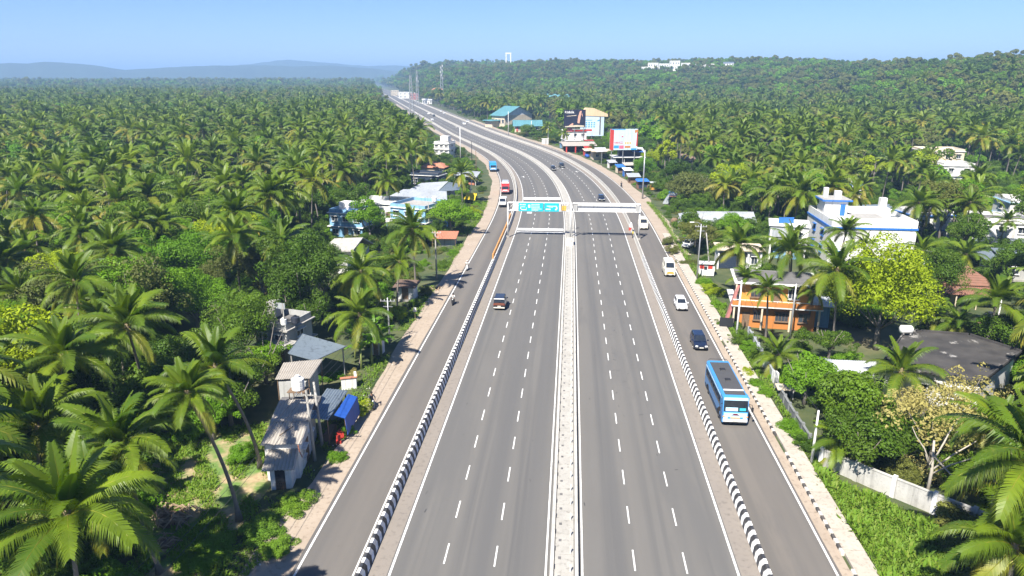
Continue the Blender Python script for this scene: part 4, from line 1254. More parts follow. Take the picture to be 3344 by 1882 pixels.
# small stalls crowding the verge of the bend
STALLS = [(25.5, 240, 2.6, SHEETW, BLUET, 'white-roofed stall with a blue front by the motorbike'), (25.0, 249, 2.4, BLUET, CREAM, 'blue-roofed stall next to the stone heap'), (29.5, 254, 3.4, TIN, WOODM, 'tin-roofed timber stall below the red-edged hoarding'), (25.2, 262, 2.6, SHEETL, WHITE, 'white stall with grey awning on the bend'), (27.0, 303, 3.6, CREAM, RED, 'red-fronted stall between workshop and plank-roofed shop'), (31.0, 331, 3.4, SHEETW, RED, 'white awning stall with red counter below the pink fascia'), (25.6, 335, 2.8, TIN, BLUEW, 'small blue stall at the kerb below the black hoarding'), (30.0, 312, 3.2, RED, CREAM, 'stall with a red roof beside the plank-roofed shop')]
for o_, y_, w_, rm, wm, lab in STALLS:
    q = rp(o_, y_)
    t = thing('stall', lab, 'stall', (q[0], q[1], -.15), rdir(y_) + .1)
    part(t, 'wall', (0, .5, 0), (w_, 2.0, 2.2), wm); part(t, 'opening', (0, -.53, .9), (w_ * .7, .05, 1.0), DARK); part(t, 'counter', (0, -.8, 0), (w_ * .85, .5, .9), WOODM)
    corrugated(t, (-w_ * .65, -1.9, 2.1), (w_ * .65, -1.9, 2.1), (w_ * .62, 1.8, 2.8), (-w_ * .62, 1.8, 2.8), rm, 2, 3)
    for s_ in (-1, 1): MB().tube([(s_ * w_ * .58, -1.7, 0), (s_ * w_ * .58, -1.7, 2.15)], .05, 5).build('post', STEEL, t)
    foot(t, w_, 4)
for k, (o_, y_) in enumerate(((24.6, 296), (24.9, 298.5))):
    q = rp(o_, y_); tag(MB().ball((0, 0, .5), (.9, .8, .75), n=9, k=6).build('tarpaulin_bundle', TARPB, loc=(q[0], q[1], -.1)), ('blue tarpaulin bundle beside the cream workshop', 'second blue bundle behind the first near the cream workshop')[k], 'bundle')
# hoardings
def hoarding(loc, rz, w, h, z0, face, label, lines, legs=3, edge=STEEL):
    t = thing('billboard', label, 'billboard', (*loc, -.2), rz)
    part(t, 'panel', (0, 0, z0), (w, .35, h), face)
    for k in range(legs):
        x_ = -w * .42 + k * w * .84 / max(1, legs - 1)
        MB().tube([(x_, .35, 0), (x_, .35, z0 + h)], .16, 6).build('leg', edge, t)
    MB().box((0, .55, z0 + .3), (w, .12, .15)).box((0, .55, z0 + h * .6), (w, .12, .15)).build('brace', edge, t)
    for i_, (nm, pts, mat) in enumerate(lines):
        mb = MB()
        for poly in pts:
            mb.poly([(a_ * w / 2, -.18 - .004 * (i_ + 1), z0 + b_ * h) for a_, b_ in poly])
        mb.build(nm, mat, t)
    return t
def rect(x0, y0, x1, y1): return [(x0, y0), (x1, y0), (x1, y1), (x0, y1)]
NAVYB = M('hoarding_black', (.018, .02, .045), .5, .1, .3)
SKIN = M('hoarding_peach', (.72, .40, .30), .6, .1, .4)
LBLUE = M('hoarding_pale_blue', (.58, .72, .84), .5, .12, .2)
SKYB = M('hoarding_blue', (.05, .32, .62), .5, .1, .4)
GOLD = M('hoarding_gold', (.72, .45, .08), .6, .1, .5)
txt = [rect(-.92, .82, -.84, .93), rect(-.76, .82, -.70, .93), rect(-.66, .82, -.58, .90), rect(-.54, .82, -.46, .93), rect(-.42, .82, -.34, .90), rect(-.30, .82, -.24, .94), rect(-.20, .82, -.10, .90), rect(-.80, .80, -.04, .815)]
hoarding(rp(32.5, 340.0), R(12), 10.6, 8.3, 9.2, NAVYB, 'black hoarding with white lettering and a raised peach leg figure', [
    ('lettering', txt, WHITE), ('swoosh', [[(-.8, .62), (.1, .66), (.2, .70), (-.7, .65)]], CREAM),
    ('figure', [[(.25, .25), (.45, .22), (.62, .92), (.55, .95), (.45, .90), (.30, .60)], [(-.55, .10), (-.2, .25), (-.1, .2), (-.25, .06)], [(.62, .75), (.70, .60), (.73, .62), (.68, .80)]], SKIN),
    ('sand', [[(-.9, .02), (.9, .03), (.9, .10), (.2, .14), (-.9, .07)]], CREAM)])
t = hoarding((rp(50.0, 362.0)), R(10), 12.4, 10.4, 3.0, LBLUE, 'tall pale blue hoarding with blue lettering beneath a cream gable top', [
    ('lettering', [rect(-.55 + .22 * (k % 4), .62 - .10 * (k // 4), -.42 + .22 * (k % 4), .68 - .10 * (k // 4)) for k in range(12)] + [rect(-.6, .76, .0, .79)], SKYB),
    ('picture', [[(.35, .72), (.75, .74), (.55, .80)]], SKYB), ('columns', [rect(.62, .05, .74, .95), rect(-.62, .05, -.57, .95)], CONCD)])
MB().loft([[(-6.2, -.4, 13.4), (8.2, -.4, 12.8), (8.0, -.4, 14.2), (1, -.4, 17.0), (-3.4, -.4, 17.3), (-4.9, -.4, 15.4)], [(-6.2, 3.6, 13.4), (8.2, 3.6, 12.8), (8.0, 3.6, 14.2), (1, 3.6, 17.0), (-3.4, 3.6, 17.3), (-4.9, 3.6, 15.4)]]).build('cream_top', M('cream_top', (.72, .54, .33), .7, .12, .3), t)
t = hoarding((rp(31.0, 268.0)), R(8), 10.6, 7.8, 6.0, LBLUE, 'red-edged white hoarding with product pictures and colourful lettering', [
    ('red_side', [rect(-1.0, 0, -.72, 1.0), [(.90, .18), (1, .18), (1, .95), (.93, .75)]], RED),
    ('red_letters', [rect(-.66 + .10 * k, .30, -.60 + .10 * k, .40) for k in range(4)] + [rect(-.26, .30, -.06, .33), rect(-.26, .37, -.06, .40)], RED),
    ('gold_letters', [rect(.10 + .12 * k, .27, .18 + .12 * k, .39) for k in range(4)], GOLD),
    ('blue_block', [rect(-.70, .08, -.34, .22), rect(.55, .0, .95, .08), rect(-.9, .96, .1, 1.0)], SKYB), ('pink_block', [rect(-.32, .06, .02, .22)], PINK), ('orange_block', [rect(.08, .10, .50, .20), [(.78, .80), (1.0, .86), (1.0, .98), (.76, .94)]], ORANGE),
    ('bird', [[(-.22, .62), (-.04, .60), (-.06, .68)]], RED)])
t = thing('sheet_roof_shed', 'white awnings spreading either side of the red-edged hoarding', 'awning', (*rp(32.0, 276.0), -.2), R(6))
for s in (-1, 1):
    corrugated(t, (s * 7.4 - 2.2, -2.5, 4.6), (s * 7.4 + 2.2, -2.5, 4.6 - s * .3), (s * 7.4 + 2.2, 3, 5.8), (s * 7.4 - 2.2, 3, 5.8), SHEETW, 3, 3)
    MB().tube([(s * 7.4, -2.3, 0), (s * 7.4, -2.3, 4.6)], .1, 6).build('post', STEEL, t)
# teal roofed buildings and other far houses
def teal_hall(px, py, w, d, h, rise, rz, label, wall=CREAM):
    g_ = gp(px, py)
    t = thing('teal_roof_building', label, 'building', (g_.x, g_.y, -.2), rz)
    foot(t, w, d)
    part(t, 'wall', (0, 0, 0), (w, d, h), wall)
    gable(t, w, d, h, rise, TEAL, over=1.2, nw=6, ribs=3)
    for k in range(4): window(t, -w / 2 + w * (k + .5) / 4, -d / 2, h * .35, 2.2, h * .3)
    door(t, 0, -d / 2, .1, 1.6, 2.6)
    return t
t = teal_hall(1672, 412, 13, 26, 8, 5.5, R(-42), 'large hall with steep teal sheet roof beside the highway')
part(t, 'porch', (-2.5, -16.2, 0), (7, 6, 4.4), CREAM); part(t, 'porch_roof', (-2.5, -16.5, 4.4), (9.5, 9, .5), TEAL, top=(.85, .8))
t = teal_hall(1722, 430, 16, 8, 4.5, 2.6, R(8), 'lower cream annexe with teal lean roof in front of the teal hall')
part(t, 'red_panel', (-6.6, -4.1, .5), (1.0, .1, 2.8), RED)
teal_hall(1822, 360, 28, 16, 9, 7, R(-30), 'second teal roofed hall half hidden behind bright trees', GREYW)
for px, py, w, d, h, wm, rf, rm, lab in (
    (1640, 400, 8, 8, 6, CREAM, 'hip', RED, 'small house with a red gable left of the teal hall'),
    (1430, 330, 16, 14, 15, CREAM, 'hip', TERRA, 'three-storey house with terracotta roof beside the far carriageway'),
    (1330, 322, 26, 14, 9, WHITE, 'flat', CONC, 'far white building along the carriageway below the mast'),
    (1352, 326, 12, 10, 8, PINKW, 'flat', CONC, 'pinkish far building beside the white one by the carriageway'),
    (1290, 312, 14, 10, 8, CREAM, 'flat', CONC, 'pale far building where the highway narrows'),
    (1228, 298, 20, 12, 9, WHITE, 'flat', WHITE, 'tiny white far house by the vanishing highway'),
    (1152, 285, 26, 14, 24, WHITE, 'flat', WHITE, 'square white block standing at the end of the highway'),
    (1085, 280, 60, 30, 18, SHEETB, 'flat', SHEETB, 'broad grey-blue far shed near the end of the highway'),
    (1985, 385, 12, 9, 7, SHEETL, 'gable', SHEETL, 'grey gabled building behind the cream-topped hoarding'),
    (2150, 395, 10, 8, 6, CREAM, 'flat', CONC, 'pale house showing through palms behind the red-edged hoarding'),
    (1395, 340, 12, 8, 5, WHITE, 'gable', SHEETW, 'long white far shed beside the carriageway under the lattice mast')):
    g_ = gp(px, py)
    house((g_.x, g_.y), w, d, h, wm, lab, rf, rm, R(12), max(1, int(h / 4)), 4, side=False)
# white buildings on the wooded ridge
def ridge_pos(azd, r): 
    x, y = r * math.sin(R(azd)), r * math.cos(R(azd))
    return x, y
for k, (a_, r_, w, d, h) in enumerate(((5.5, 1120, 10, 14, 9), (6.1, 1130, 15, 16, 13), (6.9, 1125, 15, 14, 11), (7.7, 1120, 15, 16, 14), (8.5, 1115, 13, 12, 10), (9.2, 1110, 9, 10, 8), (9.8, 1100, 7, 8, 7), (10.4, 1100, 7, 8, 7), (11.6, 1090, 14, 10, 8))):
    x, y = ridge_pos(a_, r_)
    lab = ('small white block at the near end of the ridge-top row', 'white slab block with a rooftop drum on the ridge', 'broad white block in the ridge-top row', 'tallest white block of the ridge-top row', 'stepped white block on the ridge', 'white house beside the stepped ridge block', 'little white house on the ridge slope', 'last small white house of the ridge row', 'lone blue-grey roofed hall on the ridge')[k]
    t = house((x, y), w, d, h + 6, WHITE, lab, 'flat' if k < 8 else 'gable', WHITE if k < 8 else SHEETB, R(-8), 3, 4, side=False, name='ridge_building', cat='building')
    FOOT.append((x * .975, y * .975, 16))
# open frame tower on the skyline
x, y = ridge_pos(-5.0, 1500)
t = thing('frame_tower', 'white open frame tower on the wooded skyline', 'tower', (x, y, float(tz(x, y)) - 2))
for s in (-4.6, 4.6): part(t, 'leg', (s, 0, 0), (2.0, 2.0, 36), WHITE)
part(t, 'top_beam', (0, 0, 36), (12, 2.2, 2.4), WHITE)
for k in range(6): part(t, 'rung', (-4.6, 0, 15 + k * 4), (2.6, 1.2, .8), WHITE)
def mast(azd, r_, h, w, label, dishes=8):
    x, y = ridge_pos(azd, r_)
    t = thing('lattice_mast', label, 'mast', (x, y, float(tz(x, y))))
    for a_, b_ in ((-1, -1), (1, -1), (1, 1), (-1, 1)): MB().tube([(a_ * w, b_ * w, 0), (a_ * w * .35, b_ * w * .35, h)], [.28, .18], 5).build('leg', STEEL, t)
    for k in range(8):
        f_ = 1 - .65 * k / 8; z_ = h * k / 8; g2 = 1 - .65 * (k + 1) / 8
        MB().tube([(-w * f_, -w * f_, z_), (w * g2, -w * g2, z_ + h / 8)], .13, 4).tube([(w * f_, -w * f_, z_), (-w * g2, -w * g2, z_ + h / 8)], .13, 4).build('lattice', STEEL, t)
    for k in range(dishes):
        a_ = k * 2.4; MB().box((w * .7 * math.cos(a_), w * .7 * math.sin(a_), h * (.66 + .04 * k)), (.9, .5, 2.4), a_).build('antenna', WHITE, t)
    MB().tube([(0, 0, h), (0, 0, h + 5)], .1, 4).build('spike', STEEL, t)
mast(-10.2, 930, 46, 2.0, 'tall lattice phone mast loaded with white antennas', 9)
mast(-12.1, 900, 40, 1.7, 'thinner mast standing next to the loaded phone mast', 4)
mast(-12.6, 640, 34, 1.8, 'green-grey lattice pylon beside the terracotta roofed house', 0)

# ---------------------------------------------------------------- sign gantry across the carriageways
gt = thing('sign_gantry', 'white steel gantry spanning both carriageways with a cyan direction sign', 'gantry', (0, 144.6, 0))
GW = M('gantry_white', (.76, .75, .72), .5, .12, .6)
for x_ in (-13.0, .1, 14.2):
    MB().tube([(x_, 0, 0), (x_, 0, 7.4)], [.19, .15], 10).build('post', GW, gt, smooth=True)
    MB().box((x_, 0, 0), (.7, .7, .35)).build('footing', CONC, gt)
for (xa, xb) in ((-13.0, -.3), (.4, 14.2)):
    for (y_, z_) in ((-.35, 5.75), (.55, 5.75), (-.35, 7.35), (.55, 7.35)):
        MB().box(((xa + xb) / 2, y_, z_), (xb - xa, .14, .14)).build('beam', GW, gt)
    for k in range(9):
        x_ = xa + (xb - xa) * (k + .5) / 9
        MB().tube([(x_ - .7, .55, 5.8), (x_ + .7, .55, 7.4)], .05, 5).build('truss_bar', GW, gt)
CYAN = M('sign_cyan', (.02, .50, .60), .4, .06, .3)
sg = part(gt, 'sign_panel', (-8.15, -.52, 5.72), (5.1, .10, 1.75), CYAN); sg2 = part(gt, 'sign_panel', (-3.9, -.52, 5.72), (3.0, .10, 1.75), CYAN)
part(gt, 'white_panel', (-11.3, -.50, 5.75), (1.0, .08, 1.6), GW); part(gt, 'white_panel', (-2.15, -.50, 5.75), (.34, .08, 1.7), GW); part(gt, 'yellow_panel', (-1.35, -.50, 5.95), (.95, .08, 1.0), GOLD)
mb = MB()
def sr(x0, z0, x1, z1): mb.poly([(x0, -.056, z0), (x1, -.056, z0), (x1, -.056, z1), (x0, -.056, z1)])
for k in range(4): sr(-2.3 + k * .32, 1.25, -2.1 + k * .32, 1.5)
sr(-2.2, .25, -.9, .42); sr(-2.2, .25, -2.05, .95); sr(-2.0, .85, -1.2, .98); sr(-1.0, .35, -.9, .8); sr(-.6, .75, -.15, 1.4)
for row in range(3):
    for k in range(9): sr(.05 + k * .2, 1.35 - row * .33, .18 + k * .2, 1.52 - row * .33)
sr(.1, .45, 2.2, .55); sr(.1, .2, 1.5, .32)
mb.build('sign_lettering', PAINT, sg)
mb = MB()
sr(-1.0, 1.05, 1.1, 1.2); sr(-1.2, .35, -.2, .6); sr(.9, .5, 1.2, .95); sr(.7, .3, 1.05, .55); sr(-.6, .85, .3, .92)
mb.build('sign_lettering', PAINT, sg2)
bk = part(gt, 'sign_back', (7.5, .30, 5.78), (11.8, .08, 1.62), GW)
mb = MB()
for k in range(44): mb.box((-5.7 + k * .26, -.05, 1.02), (.15, .03, .24))
mb.build('slots', GREYW, bk)
for x_ in (1.0, 13.7): part(gt, 'grille', (x_, -.30, 5.95), (.75, .06, 1.2), GREYW)
for (ya, yb, nm) in ((151.9, 154.4, 'rumble_bar'), (150.0, 150.7, 'rumble_bar'), (193.0, 197.0, 'rumble_bar')):
    ribbon(nm, -11.6, -1.45, ya, yb, .0065, M('worn_bar_paint', (.66, .66, .65), .7, .35, .5, dirt=(.3, .3, .3)), HW)
bx = thing('median_nose', 'white concrete nose block on the median below the gantry', 'block', (0, 137.5, 0))
MB().box((0, 0, .36), (1.5, 3.0, 1.1), top=(.9, .8)).build('block', WALLW, bx); MB().box((0, -1.3, 1.46), (.8, .1, .3)).build('plate', WHITE, bx)
q = rp(0.25, 152); tag(MB().tube([(0, 0, .3), (0, 0, 4.4)], [.07, .06], 8).box((0, 0, 4.4), (.45, .3, .6)).build('signal_post', DARK, loc=(q[0], q[1], 0)), 'slim black signal post on the median behind the gantry', 'signal post')

# ---------------------------------------------------------------- poles
pole(1029, 1500, 7.0, 'concrete pole with yellow band in front of the tin-roofed hut', lean=(-.1, -.4), r=.13)
pole(1053, 1450, 6.5, 'second concrete pole behind the banded one by the hut', arm=False, lean=(-.2, -.3), r=.13)
pole(1273, 1120, 6.2, 'grey pole with a cross-arm beside the banana plants', r=.1, mat=STEEL)
pole(1426, 912, 8.5, 'tall concrete pole with wide cross-arm before the white and blue houses', r=.12)
pole(1402, 765, 7, 'pole half hidden by the bright green tree', arm=False, r=.12)
pole(1398, 718, 6, 'pair pole by the yellow tarpaulin', arm=False, r=.1)
pole(1533, 655, 8, 'slanting white pole at the roadside stall', arm=False, lean=(.9, .6), r=.1, mat=WHITE)
pole(1541, 535, 9, 'dark pole carrying an orange flag at the bend', arm=False, r=.12, mat=DARK)
pole(1555, 570, 9, 'dark wooden pole beside the roadside stall', arm=False, r=.12, mat=WOODM)
pole(1504, 520, 13, 'tall white street light pole on the inside of the bend', arm=False, lamp=True, r=.16, mat=WHITE, name='street_light', cat='street light')
pole(2098, 650, 13.5, 'tall grey street light pole by the blue roofed kiosk', arm=False, lamp=True, r=.2, mat=STEEL, name='street_light', cat='street light')
pole(2650, 1512, 5.2, 'white roadside post standing at the corner of the compound wall', arm=False, r=.11, mat=WHITE)
pole(2404, 1108, 8.0, 'white pole in front of the sloping pink fin of the orange house', arm=False, r=.12, mat=WHITE)
pole(2580, 1098, 7.5, 'grey pole in front of the orange house windows', arm=False, r=.12, mat=STEEL)
pole(2276, 912, 9.5, 'double-headed street light pole by the navy shutter shop', lamp=True, r=.11, mat=STEEL, name='street_light', cat='street light')
pole(2320, 892, 7.5, 'leaning pole crossing the navy shutter', arm=False, lean=(-1.4, -.8), r=.12)
pole(3240, 1130, 7.0, 'white pole next to the black tank stand', arm=False, r=.09, mat=WHITE)
pole(2775, 680, 7, 'thin pole beside the white stair tower', r=.09, mat=STEEL)
pole(3085, 800, 9, 'slim white pole before the houses by the frame edge', arm=False, r=.1, mat=WHITE)
for k, (px, py, h, lab) in enumerate(((1660, 447, 14, 'light pole by the teal hall forecourt'), (1735, 438, 8, 'short white post before the teal annexe'), (1790, 470, 9, 'white post with box beside the highway before the black hoarding'), (2018, 505, 10, 'pole between the workshop and the red-edged hoarding'))):
    pole(px, py, h, lab, arm=False, r=.16, mat=WHITE)
t = thing('signal_box', 'white cabinet at the roadside below the black hoarding', 'cabinet', tuple(gp(1780, 470)), R(8))
part(t, 'body', (0, 0, -.2), (3.2, 2.0, 2.6), WHITE); part(t, 'door', (.3, -1.03, .2), (1.0, .05, 1.8), GREYW); part(t, 'cap', (0, 0, 2.4), (3.5, 2.3, .15), WHITE)
# wires of the poles near the clearing
WIRE = M('wire', (.05, .05, .05), .6)
def wire(a, b, sag, label):
    a, b = Vector(a), Vector(b)
    pts = [a.lerp(b, k / 14) - Vector((0, 0, sag * 4 * (k / 14) * (1 - k / 14))) for k in range(15)]
    tag(MB().tube(pts, .018, 4).build('overhead_wire', WIRE), label, 'wire')
pa = gp(1029, 1500)
for k in range(3):
    wire((pa.x - .7 + k * .6, pa.y, 6.6), (-14.5 + k * .9 - 9, 22, 7.6), .9, ('overhead wire nearest the clearing running off the banded pole', 'middle overhead wire running off the banded pole', 'overhead wire nearest the verge running off the banded pole')[k])
    pb = gp(1273, 1120)
    wire((pa.x - .7 + k * .6, pa.y, 6.6), (pb.x - .8 + k * .8, pb.y, 5.8), .6, ('wire between the banded pole and the grey pole, clearing side', 'middle wire between the banded pole and the grey pole', 'wire between the banded pole and the grey pole, verge side')[k])

# ---------------------------------------------------------------- compound wall on the bus side
WALLG = M('compound_wall', (.50, .49, .46), .9, .4, .6, dirt=(.25, .24, .22))
def wall_run(pts, label, h=1.5, seg=2.6, mat=WALLG, pill=WHITE, panel=True):
    t = thing('compound_wall', label, 'wall', (0, 0, 0))
    for (a, b) in zip(pts[:-1], pts[1:]):
        a, b = Vector(a), Vector(b)
        n_ = max(1, round((b - a).length / seg))
        for k in range(n_):
            p0, p1 = a.lerp(b, k / n_), a.lerp(b, (k + 1) / n_)
            d_ = p1 - p0; m_ = (p0 + p1) / 2; rz = math.atan2(d_.y, d_.x)
            MB().box((0, 0, -.4), (d_.length - .36, .16, h + .4 + random.uniform(-.03, .03))).build('panel', mat, t, loc=(m_.x, m_.y, -.1), rz=rz)
            MB().box((0, 0, h - .02), (d_.length - .34, .24, .08)).build('coping', mat, t, loc=(m_.x, m_.y, -.1), rz=rz)
            MB().box((0, 0, -.4), (.34, .34, h + .62), top=(.94, .94)).build('pillar', pill if k % 2 == 0 or not panel else mat, t, loc=(p0.x, p0.y, -.1), rz=rz)
    return t
c0 = gp(2680, 1515)
wall_run([(c0.x, c0.y, 0), (28.6, 50.2, 0), (34.5, 44.6, 0)], 'weathered grey compound wall with white pillars above the lush weeds', 1.5, 2.7)
wall_run([(22.6, 72.5, 0), (22.3, 66.5, 0), (22.25, 60.0, 0), (c0.x, c0.y, 0)], 'low dark bowed wall between footpath bushes and the garden trees', .95, 2.2, M('mossy_wall', (.20, .21, .21), .9, .4, .8), M('mossy_wall', (.2, .21, .21)))
wall_run([(23.3, 88.0, 0), (23.0, 80.5, 0), (22.7, 74.2, 0)], 'pale leaning sheet fence panels along the garden of the orange house', 1.3, 1.9, SHEETL, SHEETL)
t = thing('wall_end', 'two upright white slabs standing beside the bus stop path', 'slab', (22.9, 73.4, -.3), R(6))
for k in range(2): part(t, 'slab', (.0, .8 * k, 0), (.18, .7, 1.7 - .2 * k), WHITE)
t = thing('gate_shelter', 'small flat concrete gateway slab beside the footpath', 'shelter', (23.0, 70.6, -.2), R(-4))
part(t, 'roof', (0, 0, 1.0), (1.8, 1.5, .12), CREAM); part(t, 'wall', (.7, 0, 0), (.15, 1.4, 1.0), GREYW); part(t, 'wall', (-.6, .5, 0), (.15, .3, 1.0), GREYW)

# ================================================================ VEHICLES AND PEOPLE
TYRE = M('tyre', (.022, .022, .024), .85, .2, 4)
RIM = gloss('rim', (.45, .46, .47), .3, .8, .2)
LAMP = gloss('head_lamp', (.80, .80, .76), .1, 0, .6)
TAIL = gloss('tail_lamp', (.45, .02, .015), .2, 0, .6)
AMBER = gloss('amber_lamp', (.75, .28, .02), .2, 0, .6)
PLATE = M('number_plate', (.74, .72, .62), .5, .1, 3)
CARG = gloss('car_glass', (.015, .02, .028), .06, 0, .4)
BLKP = M('black_plastic', (.025, .025, .028), .6, .2, 3)
def wheel_data(r, w):
    def ring(rr, x): return [(x, rr * math.cos(2 * math.pi * k / 16), rr * math.sin(2 * math.pi * k / 16)) for k in range(16)]
    ty = MB().loft([ring(r * .6, -w / 2), ring(r * .94, -w / 2), ring(r, -w / 3), ring(r, w / 3), ring(r * .94, w / 2), ring(r * .6, w / 2)])
    ri = MB().loft([ring(r * .6, -w / 2 - .004), ring(r * .5, -w / 2 + .03), ring(r * .14, -w / 2 + .01), ring(r * .10, -w / 2 - .02), ring(r * .10, w / 2 + .02), ring(r * .14, w / 2 - .01), ring(r * .5, w / 2 - .03), ring(r * .6, w / 2 + .004)])
    return ty.data('tyre', TYRE), ri.data('rim', RIM)
def wheel(parent, loc, data):
    o = obj('wheel', data[0], parent, loc)
    obj('rim', data[1], o)
WCAR, WBIG, WBIKE = wheel_data(.31, .20), wheel_data(.47, .28), wheel_data(.27, .10)
def rr(w, z0, z1, c, y, tw=.94):
    """ring across a vehicle body, local +Y is the front"""
    zm = z0 + (z1 - z0) * .45
    return [(-w * .90, y, z0), (-w * .99, y, z0 + c), (-w, y, zm), (-w * tw, y, z1 - c * .5), (-w * (tw - .10), y, z1), (w * (tw - .10), y, z1), (w * tw, y, z1 - c * .5), (w, y, zm), (w * .99, y, z0 + c), (w * .90, y, z0)]
def quad_part(parent, name, pts, mat, th=.012):
    P = [Vector(q) for q in pts]
    nn = (P[1] - P[0]).cross(P[2] - P[0]).normalized() * th
    return MB().loft([[q - nn * .2 for q in P], [q + nn for q in P]]).build(name, mat, parent)
def lerp3(a, b, t): return tuple(x + (y - x) * t for x, y in zip(a, b))
def inset(q, s=.1, up=.12):
    """shrink a four-cornered pane inside its frame"""
    a, b, c, d = q
    return [lerp3(lerp3(a, b, s), lerp3(d, c, s), up), lerp3(lerp3(a, b, 1 - s), lerp3(d, c, 1 - s), up), lerp3(lerp3(a, b, 1 - s), lerp3(d, c, 1 - s), 1 - up), lerp3(lerp3(a, b, s), lerp3(d, c, s), 1 - up)]
def car(loc, rz, label, body, L=4.0, W=1.68, H=1.5, kind='hatch', name='car', cat='car', group=None):
    t = thing(name, label, cat, loc, rz, group)
    w = W / 2
    belt = H * .60
    if kind == 'hatch': st = [(-.5, .42, belt * .92, .86), (-.47, .30, belt, .97), (-.3, .24, belt * 1.03, 1), (.12, .24, belt, 1), (.22, .24, belt * .97, 1), (.42, .26, belt * .80, .97), (.485, .30, belt * .70, .90), (.5, .36, belt * .58, .80)]
    elif kind == 'suv': st = [(-.5, .40, belt * .98, .90), (-.48, .32, belt * 1.06, .97), (-.2, .30, belt * 1.08, 1), (.2, .30, belt * 1.06, 1), (.26, .30, belt * .98, 1), (.46, .32, belt * .92, .96), (.5, .40, belt * .80, .86)]
    else: st = [(-.5, .35, belt, .92), (-.49, .28, belt * 1.05, 1), (.2, .28, belt * 1.05, 1), (.36, .28, belt * 1.0, 1), (.47, .28, belt * .86, .97), (.5, .36, belt * .7, .88)]
    bo = MB().loft([rr(w * k, z0, z1, .10, y * L) for y, z0, z1, k in st]).build('body', body, t, smooth=False)
    ya, yb, ta, tb = {'hatch': (-.485, .24, -.40, .05), 'suv': (-.49, .22, -.46, .12), 'van': (-.495, .40, -.485, .22)}[kind]
    zb = belt * 1.0
    wb, wt = w * .90, w * (.74 if kind == 'hatch' else .82)
    Bq = [(-wb, ya * L, zb), (wb, ya * L, zb), (wb, yb * L, zb), (-wb, yb * L, zb)]
    Tq = [(-wt, ta * L, H), (wt, ta * L, H), (wt, tb * L, H), (-wt, tb * L, H)]
    cab = MB().loft([Bq, [lerp3(a, b, .93) for a, b in zip(Bq, Tq)], [(q[0] * .93, q[1] * .985, H + .02) for q in Tq]]).build('cabin', body, t)
    quad_part(t, 'windscreen', inset([Bq[2], Bq[3], Tq[3], Tq[2]], .06, .10), CARG)
    quad_part(t, 'rear_window', inset([Bq[0], Bq[1], Tq[1], Tq[0]], .10, .22), CARG)
    for a, b, c, d in ((Bq[1], Bq[2], Tq[2], Tq[1]), (Bq[3], Bq[0], Tq[0], Tq[3])):
        for s0, s1 in (((.05, .50), (.53, .92)) if kind != 'van' else ((.66, .93),)):
            q = [lerp3(a, b, s0), lerp3(a, b, s1), lerp3(d, c, s1), lerp3(d, c, s0)]
            quad_part(t, 'side_window', inset(q, .05, .16), CARG)
    hz = belt * .62
    for s in (-1, 1):
        MB().box((s * w * .66, L * .487, hz), (w * .36, .12, .15), -s * .25).build('headlight', LAMP, t)
        MB().box((s * w * .80, -L * .494, belt * .72), (w * .2, .05, .22)).build('tail_light', TAIL, t)
        mi = MB().box((s * (w + .10), yb * L - .25, zb + .02), (.2, .12, .15)).build('mirror', body, t)
        for yy in (-.31, .31): wheel(t, (s * (w - .10), yy * L, .31), WCAR)
    MB().box((0, L * .497, .34), (w * 1.5, .06, .16)).build('front_bumper', BLKP, t)
    MB().box((0, -L * .497, .34), (w * 1.6, .06, .18)).build('rear_bumper', BLKP, t)
    MB().box((0, L * .513, .42), (.5, .02, .12)).build('number_plate', PLATE, t)
    MB().box((0, -L * .510, .62), (.5, .02, .12)).build('number_plate', PLATE, t)
    MB().box((0, L * .488, hz - .03), (w * .8, .04, .10)).build('grille', BLKP, t)
    return t
def facing(y, toward=True): return rdir(y) + (math.pi if toward else 0)
PW = gloss('white_car_paint', (.78, .78, .77), .25)
PN = gloss('navy_car_paint', (.007, .014, .038), .2)
PB = gloss('black_car_paint', (.015, .016, .02), .2)
PBE = gloss('ivory_paint', (.72, .68, .55), .35)
PBL = gloss('blue_body_paint', (.045, .24, .54), .32)
PLB = gloss('pale_blue_paint', (.42, .66, .80), .3)
PR = gloss('red_lorry_paint', (.48, .035, .04), .3)
PCY = gloss('truck_blue_paint', (.03, .28, .58), .3)
car((16.35, 84.4, 0), facing(84), 'dark navy hatchback driving behind the blue bus', PN, 4.0, 1.72, 1.52)
car((16.3, 99.6, 0), facing(99), 'white hatchback following the navy car', PW, 3.7, 1.62, 1.5)
t = car((16.95, 118.2, 0), facing(118), 'white delivery van with amber painted front', PBE, 4.4, 1.8, 2.35, 'van', 'van', 'van')
MB().box((0, 2.19, .62), (1.2, .05, .34)).build('amber_panel', AMBER, t); MB().box((0, -.6, 2.32), (1.4, 2.8, .06)).build('roof_panel', PW, t)
car((16.2, 156.6, 0), facing(156), 'ivory box van beside the gantry post', PBE, 4.6, 1.85, 2.3, 'van', 'van', 'van')
t = car((-10.0, 98.0, 0), facing(98, False), 'black jeep with brown tailgate alone on the carriageway', PB, 3.9, 1.75, 1.85, 'suv', 'jeep', 'jeep')
BRN = gloss('brown_tailgate', (.16, .05, .025), .35)
MB().box((0, -1.965, .82), (1.5, .05, .34)).build('tailgate', BRN, t); MB().box((0, -1.90, 1.72), (1.5, .12, .10)).build('roof_lip', PW, t); MB().box((0, -1.98, .40), (1.6, .10, .14)).build('bumper_strip', PBE, t)
c1 = gp(1806, 556); car((c1.x, c1.y, 0), facing(c1.y), 'black car in the inner lane far round the bend', PB, 4.0, 1.75, 1.5)
